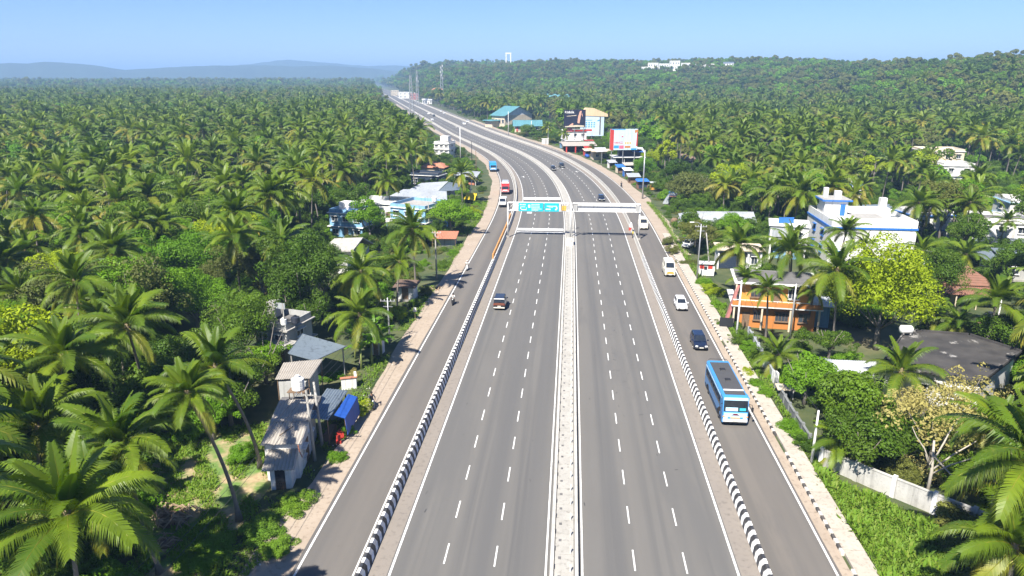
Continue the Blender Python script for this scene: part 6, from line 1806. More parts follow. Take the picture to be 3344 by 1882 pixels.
# ---- trees whose crowns can be recognised: crown centre pixel, height of the crown centre, radius, material, label
TREES = [
 (1467, 690, 5, 4.6, BRIGHT, 'dense bright green tree beside the verge near the yellow tarpaulin'),
 (1205, 720, 5, 3.6, BRIGHT, 'bright green tree between the two white and blue houses'),
 (1130, 665, 5, 3.8, BROAD, 'rounded green tree behind the white blue-walled house'),
 (610, 850, 6, 5.0, BRIGHT, 'tall bright green tree in the middle of the palm grove'),
 (640, 985, 4.5, 4.2, BRIGHT, 'leafy bright green tree below the tallest green tree of the grove'),
 (505, 980, 4.5, 4.0, BRIGHT, 'bright green tree beside the yellowing palm'),
 (790, 1090, 4.5, 3.6, BROAD, 'dark green tree crowding the grey terrace house'),
 (985, 945, 6, 5.2, BROAD, 'large dark green tree behind the kiosk and cross-arm pole'),
 (1060, 900, 5, 3.6, BROAD, 'dark green tree next to the slanting concrete roof'),
 (850, 880, 5, 4.2, OLIVE, 'brownish tree beside the slim tall-trunked palm'),
 (1010, 1010, 4, 3.2, BROAD, 'green tree behind the grey terrace house'),
 (800, 1215, 3.2, 2.6, BROAD, 'dark tree pressed against the shed with the brownish roof'),
 (745, 1300, 2.8, 2.6, BROAD, 'dark rounded tree behind the leaning trunk of the hut palm'),
 (690, 1345, 2.6, 2.2, BRIGHT, 'bright green tree at the back of the clearing'),
 (630, 1235, 4.2, 3.6, BROAD, 'dark green tree deep behind the clearing'),
 (860, 1150, 3.4, 2.6, BRIGHT, 'bright green tree in front of the grey terrace house'),
 (460, 1300, 4.0, 3.4, BROAD, 'shaded tree behind the near upright palm'),
 (260, 1240, 5, 4.2, BROAD, 'dark green tree with layered branches in the near grove'),
 (560, 1290, 3.5, 3.0, BROAD, 'dark leafy tree behind the two leaning trunks'),
 (2885, 985, 6, 6.4, LIME, 'huge lime green tree beside the orange house'),
 (3060, 935, 4.5, 3.8, BROAD, 'dark green tree between the lime tree and the brown tiled roof'),
 (2712, 1100, 3, 2.1, BROAD, 'dark umbrella-shaped tree in front of the lime green tree'),
 (2150, 505, 6, 5.0, LIME, 'lime green tree beside the red and white hoarding'),
 (2105, 545, 4.5, 3.8, BRIGHT, 'green tree behind the blue roofed kiosk'),
 (2250, 610, 5, 6.0, OLIVE, 'wide olive green tree behind the roadside kiosks'),
 (2200, 570, 4.5, 4.4, BROAD, 'dark green tree behind the street light pole'),
 (2400, 615, 5, 4.6, LIME, 'yellowish green tree near the small orange-walled house'),
 (2330, 600, 5, 4.8, OLIVE, 'feathery olive tree between thatched roof and orange-walled house'),
 (2215, 740, 4, 3.6, BROAD, 'dark tree in front of the grey sheet roof'),
 (2255, 770, 3.5, 2.8, OLIVE, 'brownish dark tree beside the parked white car'),
 (2390, 730, 4, 2.8, BRIGHT, 'bright green tree before the end of the grey sheet roof'),
 (2470, 660, 5, 4.2, BROAD, 'dense green tree behind the grey sheet roof'),
 (2700, 590, 5, 4.6, BROAD, 'green tree behind the white stair tower'),
 (2650, 600, 5, 4.0, BRIGHT, 'bright tree beside the lone tall-trunked palm'),
 (2620, 1225, 3, 3.0, BRIGHT, 'bright green garden tree behind the leaning wall sheets'),
 (2780, 1330, 3.5, 3.2, BROAD, 'dark leafy tree behind the bus-side compound wall'),
 (2830, 1420, 3.5, 3.2, BROAD, 'dark green tree before the fallen dry fronds'),
 (2760, 1290, 3, 2.2, BROAD, 'small dark tree beside the white corrugated shed'),
 (3060, 1400, 4, 3.4, DRY, 'dry yellow tree with bare twisting branches'),
 (3130, 1310, 3, 3.0, DRY, 'heap-like dry yellow tree before the black roof'),
 (2985, 1330, 3, 2.4, DRY, 'small dry yellow tree beside the dark leafy tree'),
 (3200, 1440, 3, 2.6, OLIVE, 'faded olive tree next to the dry yellow tree'),
 (3320, 1100, 4, 3.6, BROAD, 'green tree beyond the end of the black roof'),
 (3300, 870, 4, 3.4, BROAD, 'green tree between the brown tiled roof and the frame edge'),
 (2140, 350, 6, 9.0, OLIVE, 'broad brownish rain tree behind the hoardings'),
 (1990, 340, 6, 7.5, OLIVE, 'olive rain tree behind the cream-topped hoarding'),
 (1745, 385, 5, 6.0, OLIVE, 'olive tree against the gable of the teal hall'),
 (1700, 350, 6, 7.0, BROAD, 'dark tree behind the ridge of the teal hall'),
 (1600, 425, 4, 4.5, BROAD, 'dark bushy tree at the forecourt of the teal hall'),
 (1900, 420, 5, 4.5, BROAD, 'green tree between the black and the pale blue hoardings'),
 (2010, 470, 5, 4.2, BRIGHT, 'green tree before the cream-topped hoarding'),
 (1440, 470, 5, 4.0, BRIGHT, 'bright tree in front of the white tower house'),
 (1850, 330, 6, 7.0, BROAD, 'green tree behind the smaller teal roof'),
 (1530, 345, 6, 7.0, BROAD, 'dark tree beside the teal roofed building'),
 (1610, 395, 4, 6.0, BRIGHT, 'green trees clump between the highway and the teal building'),
 (2960, 330, 6, 9.0, LIME, 'flat-topped lime green tree far up the valley'),
 (3240, 330, 6, 8.0, LIME, 'lime tree far off near the frame edge'),
 (440, 425, 6, 6.0, LIME, 'lone lime coloured tree far inside the grove'),
 (2380, 300, 6, 7.0, LIME, 'lime tree far behind the red and white hoarding'),
]
TREEPOS = []
for i, (px, py, hc, rc, mat, lab) in enumerate(TREES):
    c_ = clear_road(gp(px, py, hc), rc * .7)
    g_ = float(tz(c_.x, c_.y))
    broadleaf((c_.x, c_.y, g_), rc, max(1.5, (hc - rc * .45) / .62) if hc > rc * .5 else 1.2, mat, lab, seed=i)
    TREEPOS.append((c_.x, c_.y, rc))
TREEPOS = np.array(TREEPOS)

def inside(P, x, y):
    r_ = False
    for i in range(len(P)):
        (x0, y0), (x1, y1) = P[i], P[i - 1]
        if (y0 > y) != (y1 > y) and x < (x1 - x0) * (y - y0) / (y1 - y0) + x0: r_ = not r_
    return r_
CLRPIX = [(430, 1882), (330, 1990), (900, 1990), (985, 1770), (1120, 1540), (1180, 1430), (1100, 1420), (860, 1380), (560, 1400), (440, 1540), (470, 1700)]
CLRP = [tuple(gp(*q))[:2] for q in CLRPIX]
# ---- the rest of the grove: jittered rows over the land, thinned by roads, houses and clearings
def field(r0, r1, step, a0=-58, a1=56, low=False):
    n_ = int(2 * r1 / step) + 2
    gx, gy = np.meshgrid(np.arange(-n_ / 2, n_ / 2) * step, np.arange(0, n_) * step)
    P = np.stack([gx.ravel(), gy.ravel()], -1) + rng.uniform(-.42, .42, (gx.size, 2)) * step
    r = np.hypot(P[:, 0], P[:, 1]); a = np.degrees(np.arctan2(P[:, 0], P[:, 1]))
    k = (r >= r0) & (r < r1) & (a > a0) & (a < a1)
    P = P[k]
    d = np.abs(off(P[:, 0], P[:, 1]))
    if low: return P[d > 23.6]
    o_ = off(P[:, 0], P[:, 1])
    return P[(d > 26) & ((o_ > 0) | (d > 28.5) | (P[:, 1] > 200))]
cand = []
for r0, r1, st in ((24, 130, 6.4), (130, 420, 7.7), (420, 800, 9.6), (800, 1700, 13.0), (1700, 4200, 24.0)):
    P = field(r0, r1, st)
    cand.append(np.column_stack([P, np.full(len(P), st)]))
cand = np.concatenate(cand)
patch = np.sin(cand[:, 0] * .021 + 2) * np.sin(cand[:, 1] * .017 + 1) + .5 * np.sin(cand[:, 0] * .06) * np.sin(cand[:, 1] * .05)
pal_, bro_ = [], []
hillz = tz(cand[:, 0], cand[:, 1])
for (x, y, st), pt, hz_ in zip(cand, patch, hillz):
    x, y = float(x), float(y)
    rgt = off(x, y) > 0
    if not seen(x, y, 8 + hz_): continue
    pb = (.22 if not rgt else .34) + (.25 if pt > .75 else 0) + (.50 if hz_ > 6 else 0) + (.35 if y > 900 else .18 if y > 600 else 0)
    isb = rng.uniform() < pb
    h = rng.uniform(7.5, 13.5) if not isb else rng.uniform(5.0, 9.5)
    if y < 620:
        near = min(620, y)
        if rgt and y < 330 and not isb: h = rng.uniform(7.5, 10.5)
        if len(HEROPOS) and np.min(np.hypot(HEROPOS[:, 0] - x, HEROPOS[:, 1] - y)) < 4.6: continue
        if np.min(np.hypot(TREEPOS[:, 0] - x, TREEPOS[:, 1] - y) - TREEPOS[:, 2] * .8) < 1.0: continue
        sx_, sy_ = x + h * .81 * math.sin(R(23)), y + h * .81 * math.cos(R(23))
        if -42 < sx_ < -20 and 33 < sy_ < 62 and inside(CLRP, sx_, sy_): continue
        if hides(x, y, h if not isb else h + 1, (4.4 if st < 7 else 5.0) if not isb else 3.6): continue
    elif y < 1400 and abs(off(x, y)) < 260:
        u, v, d = proj(x, y, (13 if not isb else 9) + hz_)
        k_ = F / d
        if ((abs(ROADPTS[:, 0] - u) < 6 * k_) & (ROADPTS[:, 1] > v - 3.5 * k_) & (ROADPTS[:, 1] < v + 5 * k_) & (ROADPTS[:, 3] > y - 2)).any(): continue
    (bro_ if isb else pal_).append((x, y, hz_, h, st))
def rank(q):
    u, v, d = proj(q[0], q[1], 9 + q[2])
    return q[1] + abs(q[0]) * .12 + (0 if -120 < u < 3464 else 1e5)
pal_.sort(key=rank)
bro_.sort(key=rank)
NP = 300 - len(HEROES)
MARKS = [(-24, 54, 'the tin-roofed hut'), (-34, 77, 'the grey terrace house'), (-25, 100, 'the small white kiosk'), (-40, 120, 'the slanting concrete roof'), (-46, 144, 'the blue-walled house'), (-33, 151, 'the large pale blue house'),
         (-38, 177, 'the sagging grey workshop roof'), (-43, 214, 'the dark-fronted shop shed'), (-52, 294, 'the white tower house'), (28, 95, 'the orange house'), (54, 136, 'the big white house with the blue band'), (33, 155, 'the long grey gable roof'),
         (58, 108, 'the brown tiled house'), (40, 75, 'the black flat roof'), (83, 143, 'the white houses by the frame edge'), (50, 232, 'the small orange-walled house'), (42, 278, 'the thatch-like roof'), (77, 205, 'the hut with the blue fascia'), (116, 250, 'the upper white houses by the frame edge'), (30, 268, 'the red-edged hoarding'), (25, 215, 'the roadside kiosks'), (-34, 45, 'the clearing')]
def where(kind, x, y):
    """label and group of a plant by the landmark it stands nearest to"""
    d = [(math.hypot(x - a_, y - b_), ph) for a_, b_, ph in MARKS if (a_ < 0) == (off(x, y) < 0)]
    best = min(d)
    if best[0] < 34: ph = 'growing close to ' + best[1]
    elif off(x, y) > 0: ph = 'standing in the open woods behind the houses and hoardings'
    elif y < 95: ph = 'in the nearest rows of the dense grove'
    elif y < 150: ph = 'in the middle rows of the dense grove'
    else: ph = 'in the back rows of the dense grove'
    if 'rows' in ph:
        u_ = proj(x, y, 8)[0]
        ph += ', highway side' if u_ > 950 else ', towards the frame edge' if u_ < 420 else ', deep inside'
    return kind + ' ' + ph, kind + 's ' + ph
for i, (x, y, z, h, st) in enumerate(pal_[:NP]):
    lab, grp = where('coconut palm', x, y)
    palm((x, y, z), h, (float(rng.normal(0, 1.1)), float(rng.normal(0, .9))), float(rng.uniform(.74, 1.14)) * (1.0 if st < 7 else 1.18), lab, grp, hero=y < 92, seed=i)
NT = 170
for i, (x, y, z, h, st) in enumerate(bro_[:NT]):
    lab, grp = where('broadleaf tree', x, y)
    broadleaf((x, y, z), float(rng.uniform(2.6, 5.4)), h, (BROAD, BROAD, BRIGHT, OLIVE, BRIGHT, LIME)[int(rng.integers(6))], lab, seed=i, group=grp, fine=y < 160)

# ---- beyond what can be counted: one mass of palms and one of trees
def mass(name, label, pts, sources):
    """points carrying turn, size and kind, each showing one of the source meshes"""
    me = bpy.data.meshes.new(name)
    me.from_pydata([q[:3] for q in pts], [], [])
    for nm, k, ty in (('turn', 3, 'FLOAT'), ('size', 4, 'FLOAT'), ('pick', 5, 'INT')):
        a_ = me.attributes.new(nm, ty, 'POINT')
        a_.data.foreach_set('value', [q[k] for q in pts])
    o = tag(obj(name, me), label, kind='stuff')
    ng = bpy.data.node_groups.new(name, 'GeometryNodeTree')
    ng.interface.new_socket('Geometry', in_out='INPUT', socket_type='NodeSocketGeometry')
    ng.interface.new_socket('Geometry', in_out='OUTPUT', socket_type='NodeSocketGeometry')
    N_, L_ = ng.nodes, ng.links
    gi, go = N_.new('NodeGroupInput'), N_.new('NodeGroupOutput')
    ip = N_.new('GeometryNodeInstanceOnPoints')
    jn = N_.new('GeometryNodeJoinGeometry')
    for s in sources:
        oi = N_.new('GeometryNodeObjectInfo')
        oi.inputs['Object'].default_value = s
        oi.inputs['As Instance'].default_value = True
        oi.transform_space = 'ORIGINAL'
        L_.new(oi.outputs['Geometry'], jn.inputs[0])
    def na_(nm, ty):
        q = N_.new('GeometryNodeInputNamedAttribute')
        q.data_type = ty
        q.inputs[0].default_value = nm
        return q.outputs[0]
    L_.new(gi.outputs[0], ip.inputs['Points'])
    L_.new(jn.outputs[0], ip.inputs['Instance'])
    ip.inputs['Pick Instance'].default_value = True
    L_.new(na_('pick', 'INT'), ip.inputs['Instance Index'])
    cb = N_.new('ShaderNodeCombineXYZ')
    L_.new(na_('turn', 'FLOAT'), cb.inputs[2])
    L_.new(cb.outputs[0], ip.inputs['Rotation'])
    L_.new(na_('size', 'FLOAT'), ip.inputs['Scale'])
    L_.new(ip.outputs[0], go.inputs[0])
    md_ = o.modifiers.new('spread', 'NODES')
    md_.node_group = ng
    return o
# the farthest counted palms and trees are single meshes and lend their shape to the mass
def whole_palm(k, x, y, z):
    V, Fa, T = MIDCROWN[k][1]
    h = 10.5
    mb = trunk_mb(h, (.3, .2), n=5, seg=3)
    nb = len(mb.v)
    VV = [tuple(q) for q in mb.v] + (V + np.array([.3, .2, h + .1])).tolist()
    me = bpy.data.meshes.new('whole_palm')
    me.from_pydata(VV, [], mb.f + [tuple(q + nb for q in f) for f in Fa])
    me.materials.append(BARK); me.materials.append(PALM)
    me.polygons.foreach_set('material_index', [0] * len(mb.f) + [1] * len(Fa))
    attr(me, [0.0] * len(mb.f) + list(T))
    return tag(obj('coconut_palm', me, None, (x, y, z)), where('coconut palm', x, y)[0], 'palm tree', where('coconut palm', x, y)[1])
def whole_tree(k, mat, x, y, z):
    V, Fa, T = tree_crown(k + 20, nclump=20, nleaf=80, size=.095, flat=(.7, .85, .6, .8)[k % 4])
    V = V * 4.6 + np.array([0, 0, 3.6])
    mb = wood_mb(k, 5, 3)
    nb = len(mb.v)
    me = bpy.data.meshes.new('whole_tree')
    me.from_pydata(mb.v + V.tolist(), [], mb.f + (Fa + nb).tolist())
    me.materials.append(BARK); me.materials.append(mat)
    me.polygons.foreach_set('material_index', [0] * len(mb.f) + [1] * len(Fa))
    attr(me, [0.0] * len(mb.f) + T.tolist())
    return tag(obj('broadleaf_tree', me, None, (x, y, z)), where('broadleaf tree', x, y)[0], 'tree', where('broadleaf tree', x, y)[1])
restp, restb = pal_[NP:], bro_[NT:]
sp = [i for i, q in enumerate(restp[:600]) if off(q[0], q[1]) < -30][:8]
PS = [whole_palm(k, restp[i][0], restp[i][1], restp[i][2]) for k, i in enumerate(sp)]
restp = [q for i, q in enumerate(restp) if i not in sp]
sb = [i for i, q in enumerate(restb[:400]) if off(q[0], q[1]) < -30][:5]
BS = [whole_tree(k, (BROAD, OLIVE, BROAD, BRIGHT, OLIVE)[k], restb[i][0], restb[i][1], restb[i][2]) for k, i in enumerate(sb)]
restb = [q for i, q in enumerate(restb) if i not in sb]
def scl(st): return 1.15 if st < 8 else 1.35 if st < 10 else 1.45 if st < 15 else 2.1
mass('palm_forest', 'dense mass of coconut palms running to the horizon', [(x, y, z - (0 if st < 8 else 3 if st < 15 else 5), rng.uniform(0, 6.28), scl(st) * rng.uniform(.68, 1.2), int(rng.integers(8))) for x, y, z, h, st in restp], PS)
def sclb(st): return 1.0 if st < 8 else 1.1 if st < 10 else 1.25 if st < 15 else 2.0
mass('woodland', 'mass of broadleaf trees over the far plain and wooded ridge', [(x, y, z - .6, rng.uniform(0, 6.28), sclb(st) * rng.uniform(.7, 1.5), int(rng.integers(5))) for x, y, z, h, st in restb], BS)
print('palms', len(pal_), 'broad', len(bro_))

# ================================================================ GROUND COVER
def drop(px, py):
    g_ = gp(px, py)
    return Vector((g_.x, g_.y, float(tz(g_.x, g_.y))))
# clearing floor: trodden earth with grass, beside the tin-roofed hut
m, n, l, p = newmat('clearing_earth')
c = geopos(n)
a = noise(n, l, .45, 5, c); b = noise(n, l, 3.0, 4, c)
e1 = mixc(n, l, ramp(n, l, b, .35, .7), (.36, .28, .16), (.25, .18, .10))
e2 = mixc(n, l, ramp(n, l, a, .42, .56), e1, (.10, .17, .035))
l.new(e2, p.inputs['Base Color']); p.inputs['Roughness'].default_value = .95
CLEAR = m
m, n, l, p = newmat('grassy_earth')
c = geopos(n)
a = noise(n, l, .8, 5, c); b = noise(n, l, 5.0, 3, c)
e1 = mixc(n, l, ramp(n, l, b, .35, .7), (.10, .20, .025), (.055, .13, .018))
e2 = mixc(n, l, ramp(n, l, a, .60, .74), e1, (.28, .22, .12))
l.new(e2, p.inputs['Base Color']); p.inputs['Roughness'].default_value = .95
GRASSY = m
def sheet(name, label, pix, mat, z):
    P = [gp(*q) for q in pix]
    mb = MB()
    cc = sum(P, Vector()) / len(P)
    R_ = []
    for i in range(len(P)):
        a_, b_ = P[i], P[(i + 1) % len(P)]
        for k in range(5):
            q = a_.lerp(b_, k / 5); R_.append(q + Vector((random.uniform(-.35, .35), random.uniform(-.35, .35), 0)))
    for i in range(len(R_)):
        a_, b_ = R_[i], R_[(i + 1) % len(R_)]
        mb.poly([(a_.x, a_.y, z), (b_.x, b_.y, z), (cc.x, cc.y, z)])
    tag(mb.build(name, mat), label, kind='structure')
    return [(q.x, q.y) for q in P]
CLR = sheet('clearing', 'trodden earth and grass clearing beside the tin-roofed hut', CLRPIX, CLEAR, -.26)
GRS = sheet('grass_plot', 'lush weed-covered plot below the grey compound wall', [(2560, 1400), (2700, 1560), (2900, 1650), (3060, 1720), (3250, 1850), (3300, 1990), (2900, 1990), (2740, 1790), (2660, 1620), (2560, 1460)], GRASSY, -.26)

def weeds(name, label, pts, mat, size=(.16, .34), tall=.35, n_=7):
    """tufts of leaf blades standing at every point"""
    r = np.random.default_rng(len(pts))
    V, T = [], []
    for x, y, z, s in pts:
        for k in range(n_):
            a_ = r.uniform(0, 6.28); el = r.uniform(.3, 1.35); L_ = r.uniform(*size) * s
            d = np.array([math.cos(a_) * math.cos(el), math.sin(a_) * math.cos(el), math.sin(el)])
            w = np.array([-math.sin(a_), math.cos(a_), 0]) * L_ * .20
            b0 = np.array([x, y, z]) + np.array([r.normal(0, .16), r.normal(0, .16), r.uniform(0, tall) * s])
            V += [b0 - w * .4, b0 + w * .4, b0 + d * L_ * .6 + w, b0 + d * L_ - np.array([0, 0, .05])]
            V[-2], V[-1] = V[-2], V[-1]
            T.append(r.uniform(0, .6))
    me = bpy.data.meshes.new(name)
    V = np.array(V)
    me.from_pydata(V.tolist(), [], np.arange(len(V)).reshape(-1, 4).tolist())
    me.materials.append(mat)
    attr(me, T)
    return tag(obj(name, me), label, kind='stuff')
P = []
rs = np.random.default_rng(21)
for _ in range(60000):
    x, y = rs.uniform(19, 46), rs.uniform(28, 72)
    if inside(GRS, x, y) and off(x, y) > 21.4:
        P.append((x, y, -.26, rs.uniform(.7, 1.4) * (1.0 + .5 * math.sin(x * 1.1) * math.sin(y * .9))))
    if len(P) > 5200: break
weeds('weeds', 'thick bright green weeds filling the plot below the compound wall', P, WEED, (.25, .5), .3)
P = []
for _ in range(90000):
    x, y = rs.uniform(-44, -21), rs.uniform(28, 66)
    if inside(CLR, x, y) and math.sin(x * .8 + 1) * math.sin(y * .55) + .6 * math.sin(x * 2.1 + y * 1.3) > .05:
        if any((x - q[0]) ** 2 + (y - q[1]) ** 2 < (q[2] * .5) ** 2 for q in FOOT): continue
        P.append((x, y, -.26, rs.uniform(.5, 1.1)))
    if len(P) > 3600: break
weeds('grass', 'patchy green grass and creepers over the clearing', P, WEED, (.2, .45), .12)
P = []
for _ in range(5200):                                          # both road verges
    y = rs.uniform(30, 190)
    if rs.uniform() < .5:
        o_ = -21.3 - abs(rs.normal(0, 1.0))
        if not (math.sin(y * .21) > -.55): continue
    else: o_ = 21.5 + abs(rs.normal(0, .6))
    x_, y_ = rp(o_, y)
    P.append((x_, y_, float(tz(x_, y_)), rs.uniform(.6, 1.2)))
weeds('grass', 'grass fringe along both verges', P, WEED, (.22, .42), .16)

# bushes along the verges, one by one
B_ = [(1100, 1500, .9, BRIGHT, 'low green bush at the verge in front of the blue tarpaulin'), (1130, 1420, .8, BRIGHT, 'round green bush just behind the blue tarpaulin stall'), (1170, 1350, 1.0, LIME, 'yellow-green bush beside the parked motorbike'),
      (1085, 1230, 1.2, BRIGHT, 'rounded bush behind the yellow flowering shrub'), (1150, 1225, .8, TARPY and DRY, 'golden yellow shrub near the white wall stump'),
      (1300, 1035, 1.5, LIME, 'yellow flowering bush under the cross-arm pole'), (1250, 1050, 1.3, LIME, 'yellowish bush beside the grey pole'), (1350, 1000, 1.0, BROAD, 'dark bush against the white kiosk'), (1395, 960, .9, OLIVE, 'straw-coloured bush at the verge beyond the kiosk'),
      (1440, 870, 1.4, BROAD, 'dark bush at the foot of the wide cross-arm pole'), (1480, 830, 1.1, BRIGHT, 'small bush on the green bank by the terracotta stall'), (1550, 700, 1.8, LIME, 'yellow-green bush under the yellow tarpaulin'), (1580, 710, 1.5, BROAD, 'green bush at the bank beyond the yellow tarpaulin'),
      (790, 1500, 1.5, BRIGHT, 'bright bush at the trunk foot of the leaning palm'), (600, 1420, 1.7, BRIGHT, 'bright green bush behind the long leaning trunk'), (680, 1340, 1.4, BROAD, 'dark bush behind the tin-roofed hut path'), (720, 1790, 1.9, WEED, 'dense creeper mound in the clearing near the frame bottom'), (860, 1730, 1.7, WEED, 'creeper mound between the leaning trunk and the verge'), (640, 1840, 1.6, WEED, 'creeper mound at the frame bottom of the clearing'), (900, 1800, 1.4, WEED, 'weedy mound at the sandy verge near the frame bottom'), (960, 1650, 1.3, WEED, 'weedy mound in front of the hut porch'),
      (2445, 1215, .8, LIME, 'yellowish round bush at the footpath edge'), (2470, 1260, .9, BRIGHT, 'green bush beside the footpath near the bus roof'), (2500, 1290, .8, BRIGHT, 'green bush before the upright white slabs'), (2575, 1400, 1.2, BRIGHT, 'long green bush beside the dark bowed wall'), (2610, 1440, 1.0, BRIGHT, 'green bush in front of the dark bowed wall'), (2640, 1470, .9, BROAD, 'bush at the foot of the white roadside post'),
      (2370, 1060, 1.1, BROAD, 'dark bush under the sloping pink fin'), (2350, 1000, 1.2, BRIGHT, 'bush at the verge beyond the orange house'), (2330, 960, 1.5, LIME, 'yellow-green bush by the verge before the navy shutter'), (2300, 930, 1.4, BRIGHT, 'bush at the foot of the double-headed light'), (2450, 1150, 1.2, BRIGHT, 'leafy bush in the orange house garden'), (2500, 1180, 1.4, BROAD, 'dark bush behind the leaning fence panels'), (2570, 1240, 1.6, BRIGHT, 'big leafy bush inside the garden fence'), (2660, 1250, 1.5, BRIGHT, 'bright bush in front of the white ribbed shed'),
      (2700, 1330, 1.6, BROAD, 'dark bush behind the small garden tree'), (2880, 1500, 1.6, BROAD, 'dark bush behind the grey compound wall'), (2960, 1560, 1.5, OLIVE, 'olive bush behind the second wall pillar'), (3060, 1560, 1.7, DRY, 'dry yellow scrub behind the compound wall'), (3150, 1500, 1.7, DRY, 'dry yellow scrub under the bare branches'), (3100, 1250, 1.3, DRY, 'heap of dry yellow scrub beside the black roof'), (3220, 1270, 1.5, DRY, 'dry scrub at the end of the black roof'), (3260, 1400, 1.7, OLIVE, 'faded scrub near the frame edge palm'),
      (2180, 800, 1.4, OLIVE, 'straw bush on the dry bank past the ivory van'), (2200, 830, 1.2, OLIVE, 'dry bush beside the firewood heap'), (2480, 1000, 1.2, BRIGHT, 'bush against the orange house wall'), (2620, 1140, 1.3, BROAD, 'dark bush below the orange house'), (2760, 1180, 1.4, BRIGHT, 'bush beneath the lime green tree'),
      (1690, 430, 3.2, BRIGHT, 'clipped green bush before the teal annexe'), (1760, 450, 3.0, BROAD, 'bush by the white posts before the teal annexe'), (1830, 455, 3.0, BROAD, 'dark bush beside the black hoarding shop')]
for i, (px, py, rc, mat, lab) in enumerate(B_):
    v_ = drop(px, py)
    if v_.y > 150: v_ = clear_road(v_, rc * .6)
    bush(v_, rc, mat, lab, i, sz=.5 if 'mound' in lab else .9)
# filler shrubs under the palms: nobody could count them
def under(r0, r1, st):
    P = field(r0, r1, st, low=True)
    out = []
    for x, y in P:
        x, y = float(x), float(y)
        if not seen(x, y, 2): continue
        u, v, d = proj(x, y, 0)
        if any(a_ < u < c_ and b_ < v < e_ for a_, b_, c_, e_ in OPEN): continue
        if any((x - q[0]) ** 2 + (y - q[1]) ** 2 < (q[2] + 1.0) ** 2 for q in FOOT): continue
        if y < 130 and hides(x, y, 2.2, 2.4, False): continue
        ao = abs(off(x, y))
        if ao < 23.6: continue
        out.append((x, y, float(tz(x, y)) - .5, rs.uniform(0, 6.28), rs.uniform(1.2, 2.9) if ao > 28 else rs.uniform(.7, 1.3), int(rs.integers(5))))
    return out
SRC = [bush(drop(*q), 1.0 + .1 * k, mm, lb, 60 + k) for k, (q, mm, lb) in enumerate((((1230, 930), BROAD, 'dark shrub under the wide palm by the lamp post'), ((1500, 740), BROAD, 'green shrub on the bank near the bright green tree'), ((2420, 1120), BROAD, 'shrub between the white pole and the fence panels'), ((2240, 860), OLIVE, 'brown shrub by the steps of the shop'), ((1000, 1030), BRIGHT, 'bright shrub at the grey terrace house')))]
for s_ in SRC: s_.scale = (1.2, 1.2, 1.1)
mass('undergrowth', 'thick shrubs and saplings covering the ground between the trees', under(26, 200, 2.9) + under(200, 480, 4.4) + under(480, 700, 8), SRC)

# banana plants
def banana(loc, s, label, seed):
    r = random.Random(seed)
    t = thing('banana_plant', label, 'banana plant', loc, r.uniform(0, 6), 'banana plants by the verge')
    MB().tube([(0, 0, -.2), (.05, 0, 1.0 * s), (.08, .05, 1.9 * s)], [.16, .13, .08], 8).build('stem', M('banana_stem', (.20, .24, .07), .6, .4, 3), t, smooth=True)
    for k in range(9):
        a_ = k * 2.4 + r.uniform(-.2, .2); e_ = r.uniform(.5, 1.3); L_ = r.uniform(1.6, 2.3) * s; w = .28 * s
        pts, q = [], Vector((.08, .05, 1.8 * s))
        for i in range(8):
            ee = e_ - 1.5 * (i / 7) ** 1.4
            pts.append(q.copy()); q = q + Vector((math.cos(a_) * math.cos(ee), math.sin(a_) * math.cos(ee), math.sin(ee))) * L_ / 7
        sd_ = Vector((-math.sin(a_), math.cos(a_), 0))
        mb = MB()
        for i in range(7):
            w0, w1 = w * math.sin(math.pi * min(1, (i + .3) / 7.4)) ** .6, w * math.sin(math.pi * min(1, (i + 1.3) / 7.6)) ** .6 if i < 6 else .02
            for sg in (-1, 1):
                if r.random() < .12: continue
                up = Vector((0, 0, .10 * s))
                mb.poly([pts[i], pts[i] + sd_ * sg * w0 + up, pts[i + 1] + sd_ * sg * w1 + up, pts[i + 1]])
        mb.build('leaf', BANANA, t)
    return t
BANANA = leafmat('banana_leaf', (.14, .27, .03), (.10, .22, .025), (.2, .2, .04), .4, .35)
for i, (px, py, s, lab) in enumerate(((1215, 1190, 1.5, 'tallest banana plant at the sandy verge'), (1180, 1200, 1.3, 'banana plant beside the tallest one'), (1245, 1160, 1.3, 'banana plant nearest the grey pole'), (1160, 1165, 1.2, 'banana plant towards the blue-grey roof'), (1220, 1120, 1.2, 'banana plant behind the grey pole foot'), (1020, 1085, 1.2, 'banana plant behind the blue-grey sheet roof'), (1060, 1060, 1.1, 'banana plant by the big drooping palm'), (2440, 1030, 1.0, 'banana plant at the orange house corner'))):
    banana(drop(px, py), s, lab, i)
# fallen fronds and debris heaps in the clearing
def heap(px, py, s, label, mat, nm='frond_heap', k_=46):
    g_ = drop(px, py)
    t = thing(nm, label, 'debris', (g_.x, g_.y, -.25))
    r = random.Random(px)
    MB().ball((0, 0, .0), (.9 * s, .7 * s, .28 * s), n=11, k=6).build('earth_mound', WOODM, t, smooth=True)
    for k in range(k_):
        a_ = r.uniform(0, 6.28); x_, y_ = r.uniform(-1, 1) * s, r.uniform(-.8, .8) * s; L_ = r.uniform(.5, 1.3) * s
        MB().tube([(x_ - math.cos(a_) * L_ / 2, y_ - math.sin(a_) * L_ / 2, .15 * s), (x_, y_, .5 * s * r.uniform(.6, 1.1)), (x_ + math.cos(a_) * L_ / 2, y_ + math.sin(a_) * L_ / 2, .2 * s)], [.03 * s, .055 * s, .02 * s], 5).build('stalk', mat, t)
STRAW = M('dead_frond', (.34, .25, .16), .9, .4, 3)
heap(560, 1690, 1.5, 'grey heap of fallen palm fronds in the clearing', STRAW); heap(540, 1765, 1.0, 'smaller heap of stalks beside the big frond heap', STRAW, k_=14); heap(1420, 945, 1.2, 'heap of brown branches on the verge beyond the kiosk', STRAW, k_=18)
